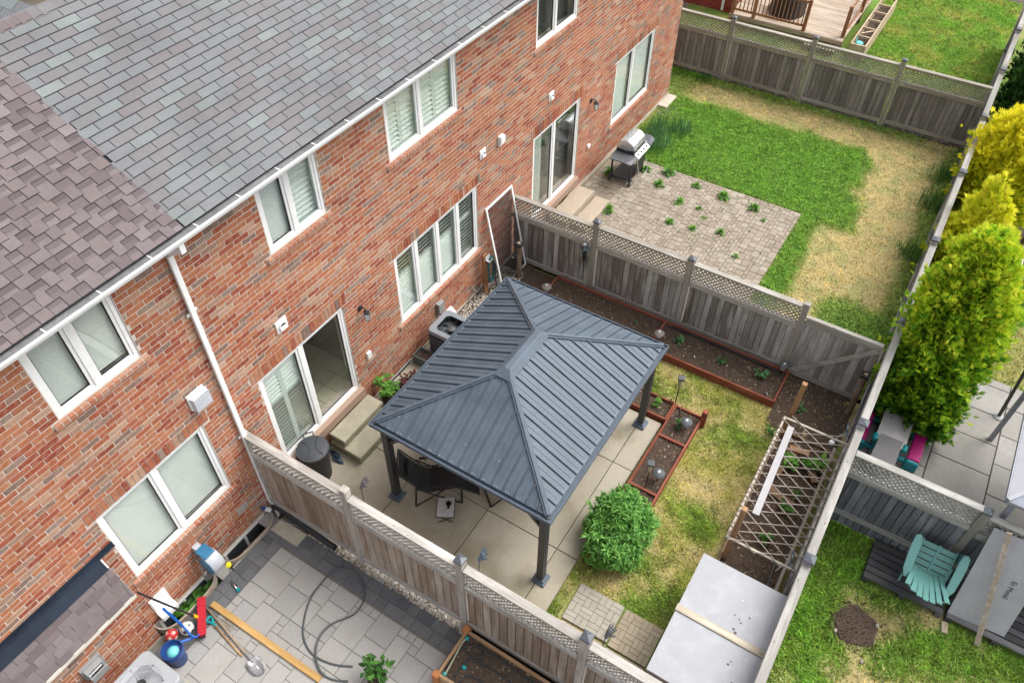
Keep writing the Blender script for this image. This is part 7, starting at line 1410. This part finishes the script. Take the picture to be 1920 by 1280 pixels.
conifer('flower_shrub', 'low flowering shrub at the foot of the far conifer', (22.4,-9.0,-0.3), (0,0), 1.2, [(0,0.4),(0.4,0.5),(1,0.15)], [(0,(0.04,0.11,0.04)),(0.8,(0.10,0.2,0.08)),(0.97,(0.2,0.28,0.15)),(1,(0.5,0.10,0.12))], 1500, 56, cat='shrub')
# toddler picnic table
TEAL = M_plain('toy_teal', (0.0,0.21,0.235), 0.45); MAG = M_plain('toy_magenta', (0.42,0.008,0.16), 0.45); t = empty('toy_picnic_table', (11.55,-8.98,-0.255), 0, 'toy picnic table with grey top and magenta benches under the cedar', 'picnic table')
m = MB(); n = 8; vs = [(-0.42+0.84*k/n, s*0.27*(1-0.0*k), 0.47+0.03*math.sin(math.pi*k/n)) for k in range(n+1) for s in (-1,1)]; m.add(vs+[(x,y,z-0.04) for x,y,z in vs], [(2*k,2*k+2,2*k+3,2*k+1) for k in range(n)]+[(2*k,2*n+2+2*k,2*n+4+2*k,2*k+2) for k in range(n)]+[(2*k+1,2*k+3,2*n+5+2*k,2*n+3+2*k) for k in range(n)]+[(0,1,2*n+3,2*n+2)]); m.build('table_top', M_plain('toy_grey', (0.46,0.43,0.43), 0.5), t, smooth=40)
for s in (-1, 1): m = MB(); m.rbox(-0.38, 0.38, s*0.50-0.11, s*0.50+0.11, 0.24, 0.28, 0.02); m.build('bench_seat', MAG, t); m = MB(); m.rbox(-0.45, -0.34, s*0.50-0.12, s*0.50+0.12, 0.0, 0.25, 0.03); m.build('bench_leg', TEAL, t, bevel=0.02); m = MB(); m.rbox(0.34, 0.45, s*0.50-0.12, s*0.50+0.12, 0.0, 0.25, 0.03); m.build('bench_leg', TEAL, t, bevel=0.02)
for x in (-0.36, 0.36): m = MB(); m.rbox(x-0.05, x+0.05, -0.52, 0.52, 0.10, 0.18, 0.02); m.box(x-0.05, x+0.05, -0.26, -0.18, 0.18, 0.43); m.box(x-0.05, x+0.05, 0.18, 0.26, 0.18, 0.43); m.build('frame', TEAL, t, bevel=0.015)
for s in (-1,1): m = MB(); m.tube([(-0.45,s*0.27,0.45),(-0.30,s*0.27,0.45)], 0.05, 10); m.build('corner_boss', TEAL, t, smooth=40)
m = MB(); m.add([(-0.30,-0.20,0.53),(-0.30,0.20,0.53),(-1.02,0.24,0.33),(-1.02,-0.22,0.33)]+[(-0.30,-0.20,0.50),(-0.30,0.20,0.50),(-1.02,0.24,0.30),(-1.02,-0.22,0.30)], [(0,3,2,1),(4,5,6,7),(0,1,5,4),(1,2,6,5),(2,3,7,6),(3,0,4,7)]); o = m.build('grey_board', M_plain('board_charcoal', (0.17,0.165,0.165), 0.7), loc=(11.55,-8.98,-0.255)); tag(o, 'dark grey board propped on the toy picnic table', 'board')
# parasol pole
t = empty('parasol', (13.43,-10.74,-0.255), 0, 'dark brown leaning parasol pole standing on the slab patio', 'parasol'); BRN = M_plain('pole_brown', (0.055,0.04,0.035), 0.5); m = MB(); m.tube([(0,0,0),(0.28,0.05,1.3),(0.40,0.07,1.85)], 0.035, 10); m.build('pole', BRN, t, smooth=40); m = MB(); m.lathe([(0.10,0),(0.10,0.02),(0.05,0.04)], n=18); m.build('base_ring', PGREY, t); m = MB(); m.tube([(0.26,0.05,1.2),(0.40,0.07,1.85),(0.46,0.08,2.1)], [0.04,0.09,0.03], 12); m.build('folded_canopy', M_plain('canopy_brown', (0.14,0.08,0.06), 0.85), t, smooth=40)
# hard top canopy at the picture edge
t = empty('canopy_shelter', (0,0,0), 0, 'pale grey hard top canopy beyond the fence post', 'canopy'); CG = M_plain('canopy_grey', (0.40,0.40,0.44), 0.45, var=0.04); ex0, ex1, ey0, ey1, ez, az = 9.42, 12.9, -13.9, -10.55, 1.95, 2.85; ap = Vector(((ex0+ex1)/2,(ey0+ey1)/2,az)); C_ = [Vector((ex0,ey1,ez)),Vector((ex1,ey1,ez)),Vector((ex1,ey0,ez)),Vector((ex0,ey0,ez))]
for k in range(4): m = MB(); m.plate([C_[(k+1) % 4], C_[k], ap], 0.012); m.build('roof_panel', [CG, CG, CG, M_plain('canopy_grey_shaded', (0.30,0.32,0.38), 0.45)][k], t); m = MB(); m.beam(C_[k]+Vector((0,0,0.02)), ap+Vector((0,0,0.02)), 0.06, 0.03); m.build('hip_trim', CG, t); m = MB(); m.beam(C_[k]+Vector((0,0,-0.03)), C_[(k+1) % 4]+Vector((0,0,-0.03)), 0.05, 0.07); m.build('eave_trim', M_plain('trim_grey', (0.26,0.27,0.31), 0.5), t)  # front slope gets a darker grey, its shade put into the colour
for x in (ex0+0.15, ex1-0.15):
    for y in (ey0+0.15, ey1-0.15): m = MB(); m.box(x-0.04, x+0.04, y-0.04, y+0.04, -0.26, ez-0.06); m.build('post', MATS['trim_grey'], t)
# pallets
PALW = M_wood('pallet_dark', (0.055,0.055,0.06), (0.085,0.085,0.09), (0.13,0.13,0.135), 1)
def pallet(x0, x1, y0, y1, label, nb_=6):
    t = empty('pallet', ((x0+x1)/2,(y0+y1)/2,-0.30), 0, label, 'pallet'); hx, hy = (x1-x0)/2, (y1-y0)/2; w = 2*hx/nb_
    for k in range(nb_): m = MB(); m.rbox(-hx+k*w+0.012, -hx+(k+1)*w-0.012, -hy, hy, 0.115, 0.14, 0.003); m.build('plank', PALW, t)
    for y in (-hy+0.05, 0, hy-0.05): m = MB(); m.box(-hx, hx, y-0.045, y+0.045, 0.0, 0.114); m.build('bearer', PALW, t)
pallet(8.42, 9.24, -10.62, -9.33, 'dark weathered pallet under the turquoise armchair', 6); pallet(8.42, 9.24, -12.2, -10.68, 'dark weathered pallet under the leaning grey sheet', 6)
# turquoise plastic armchair, tipped back against the fence
ADI = M_plain('adirondack_teal', (0.10,0.245,0.225), 0.5, var=0.06); ch = empty('plastic_armchair', (9.04,-10.15,0.13), 0, 'turquoise slatted plastic armchair tipped back against the fence', 'chair'); ch.rotation_euler = (0,R(-38),0)
for k in range(5):
    f = k/5; x0 = -0.17+f*0.52; z = 0.27+f*0.10
    for s in (-1, 1): m = MB(); y0, y1 = (0.012, 0.25) if s > 0 else (-0.25, -0.012); m.add([(x0+0.008,y0,z),(x0+0.095,y0,z+0.018),(x0+0.095,y1,z+0.018),(x0+0.008,y1,z),(x0+0.008,y0,z-0.02),(x0+0.095,y0,z-0.002),(x0+0.095,y1,z-0.002),(x0+0.008,y1,z-0.02)], [(0,1,2,3),(7,6,5,4),(0,4,5,1),(1,5,6,2),(2,6,7,3),(3,7,4,0)]); m.build('seat_slat', ADI, ch)
m = MB(); m.beam((-0.18,0,0.262),(0.36,0,0.366), 0.035, 0.03); m.build('seat_spine', ADI, ch)
for s in (-1, 1): m = MB(); m.beam((-0.20,s*0.262,0.245),(0.37,s*0.262,0.355), 0.025, 0.05); m.build('seat_rail', ADI, ch)
nb2 = 7; bd = Vector((-0.40,0,0.80)).normalized(); bo = Vector((-0.16,0,0.30))
for k in range(nb2):
    u = (k-(nb2-1)/2)/((nb2-1)/2); m = MB(); L = 0.80-0.10*u*u; y0, y1 = u*0.20, u*0.30; P0, P1 = bo+Vector((0.05*u*u,y0,0)), bo+bd*L+Vector((0.06*u*u,y1,0)); m.beam(P0, P1, 0.080, 0.016, (1,0,0.5)); m.build('back_slat', ADI, ch)
for f in (0.06, 0.42, 0.88): m = MB(); m.tube([tuple(bo+bd*(0.80*f-0.08*f*(k/4-1)**2)+Vector((0.055*(k/4-1)**2-0.014,(k/4-1)*(0.22+0.10*f),0))) for k in range(9)], 0.016, 6); m.build('back_rail', ADI, ch, smooth=40)
for s in (-1, 1):
    m = MB(); A = [(-0.34,0.30),(-0.20,0.28),(0.0,0.285),(0.22,0.29),(0.34,0.31),(0.40,0.36),(0.36,0.42),(0.20,0.43),(0.0,0.42),(-0.22,0.40),(-0.34,0.35)]; m.prism([(x, s*y) for x, y in (A if s > 0 else A[::-1])], 0.555, 0.58); m.build('armrest', ADI, ch, bevel=0.008)
    m = MB(); P = [(0.22,0.0),(0.36,0.0),(0.38,0.555),(0.16,0.555),(0.20,0.3)]; m.add([(x, s*0.33-0.015, z) for x, z in P]+[(x, s*0.33+0.015, z) for x, z in P], [(0,1,2,3,4),(9,8,7,6,5)]+[(k,k+5,(k+1) % 5+5,(k+1) % 5) for k in range(5)]); m.build('front_leg', ADI, ch)
    m = MB(); m.beam((-0.46,s*0.30,0.02),(0.10,s*0.29,0.30), 0.03, 0.09); m.build('rear_leg', ADI, ch); m = MB(); m.beam((-0.30,s*0.34,0.55),(-0.30,s*0.30,0.12), 0.03, 0.06, (1,0,0)); m.build('arm_support', ADI, ch)
# leaning sheet with printed word, timber stick
SHT = M_plain('sheet_grey', (0.34,0.345,0.365), 0.45, var=0.10, scale=2, bmp=0.04); t = empty('metal_sheet', (8.52,-11.1,-0.16), 0, 'grey sheet with printed lettering leaning on the blue grey fence', 'sheet'); P0, P1, P2, P3 = Vector((0,0.42,0.0)), Vector((0.06,-0.44,0.0)), Vector((0.72,-0.38,1.62)), Vector((0.70,0.50,1.62))
m = MB(); m.plate([P0, P1, P2, P3][::-1], 0.006); m.build('sheet', SHT, t); m = MB(); m.plate([P0, P1, P2, P3], 0.004); m.build('sheet_backing', SHT, t)
dn = (P0-P3).normalized(); nr = (P1-P0).cross(P3-P0).normalized()
if nr.x > 0: nr = -nr
upx = nr.cross(dn); cu = bpy.data.curves.new('lettering', 'FONT'); cu.body = 'Er Metal'; cu.size = 0.105; cu.extrude = 0.0008; to = bpy.data.objects.new('lettering_tmp', cu); COL.objects.link(to); bpy.context.view_layer.update(); dg = bpy.context.evaluated_depsgraph_get(); me = bpy.data.meshes.new_from_object(to.evaluated_get(dg)); bpy.data.objects.remove(to); lo_ = link('lettering', me, M_plain('ink', (0.05,0.05,0.055), 0.6), t); c0 = P3+dn*0.72+(P2-P3).normalized()*0.56+nr*0.010
lo_.matrix_local = Matrix(((dn.x,upx.x,nr.x,c0.x),(dn.y,upx.y,nr.y,c0.y),(dn.z,upx.z,nr.z,c0.z),(0,0,0,1)))
m = MB(); m.beam((9.13,-10.77,1.60),(8.27,-11.22,-0.26), 0.075, 0.04, (1,0,0.4)); o = m.build('timber_stick', M_wood('stick_pale', (0.42,0.34,0.27), (0.47,0.39,0.32), (0.52,0.44,0.37), 0)); tag(o, 'pale timber stick leaning across the grey sheet', 'timber')
m = MB(); m.rbox(-0.10, 0.10, -0.05, 0.05, -0.02, 0.05, 0.008); o = m.build('paving_brick', STN, loc=(8.30,-10.72,-0.30), rot=(0,0,0.2)); tag(o, 'pale brick lying on the grass below the pallets', 'brick')
soil_sheet(None, 7.20, 7.90, -9.83, -9.13, -0.305, name='soil_patch', rough=0.03, seed=47, chips=0).name = 'soil_patch'; so = bpy.data.objects['soil_patch']; bpy.data.objects.remove(so)
m = MB()
for k in range(3200):
    a = random.uniform(0,6.3); r = 0.34*math.sqrt(random.random())*(1+0.08*math.sin(5*a)); x, y = 7.56+r*math.cos(a), -9.48+r*math.sin(a); s = random.uniform(0.004,0.012); m.M = Matrix.Translation((x,y,-0.29+0.03*(1-(r/0.36)**2))) @ Matrix.Rotation(random.uniform(0,6), 4, (random.random(),random.random(),random.random()+0.1)); m.box(-s,s,-s*0.6,s*0.6,-s*0.4,s*0.4)
tag(m.build('soil_clods', M_var('soil_pale', [(0,(0.10,0.07,0.052)),(1,(0.145,0.105,0.08))], 1.0, gs=60, grain=0.3)), 'round bare patch of dark soil in the back lawn', 'soil', kind='stuff')
for i, (x, y) in enumerate(((7.75,-9.78), (7.02,-9.72), (7.3,-9.22))):
    m = MB(); m.sphere((0,0,0), 0.035, 8, 5, (1.2,0.9,0.6)); o = m.build('stone', PEB, loc=(x,y,-0.28), smooth=True); tag(o, ['small stone on the pallet side of the bare soil circle', 'small stone nearest the camera below the bare soil circle', 'small stone on the fence side of the bare soil circle'][i], 'stone')
# white edged bed at the picture edge
t = empty('edged_bed', (0,0,0), 0, 'soil bed with white timber edging behind the golden cedars', 'raised bed'); m = MB(); m.rbox(15.2, 19.9, -10.42, -10.34, -0.32, -0.10); m.build('edging', M_wood('white_edge', (0.62,0.60,0.57), (0.66,0.64,0.61), (0.70,0.68,0.65), 0), t); soil_sheet(t, 15.2, 24.0, -10.34, -8.42, -0.24, rough=0.03, chips=60, seed=48, step=0.12)
dome_light(16.9, -10.25, -0.20, 'grey solar light beside the white timber edging', SOLG, 1.2)
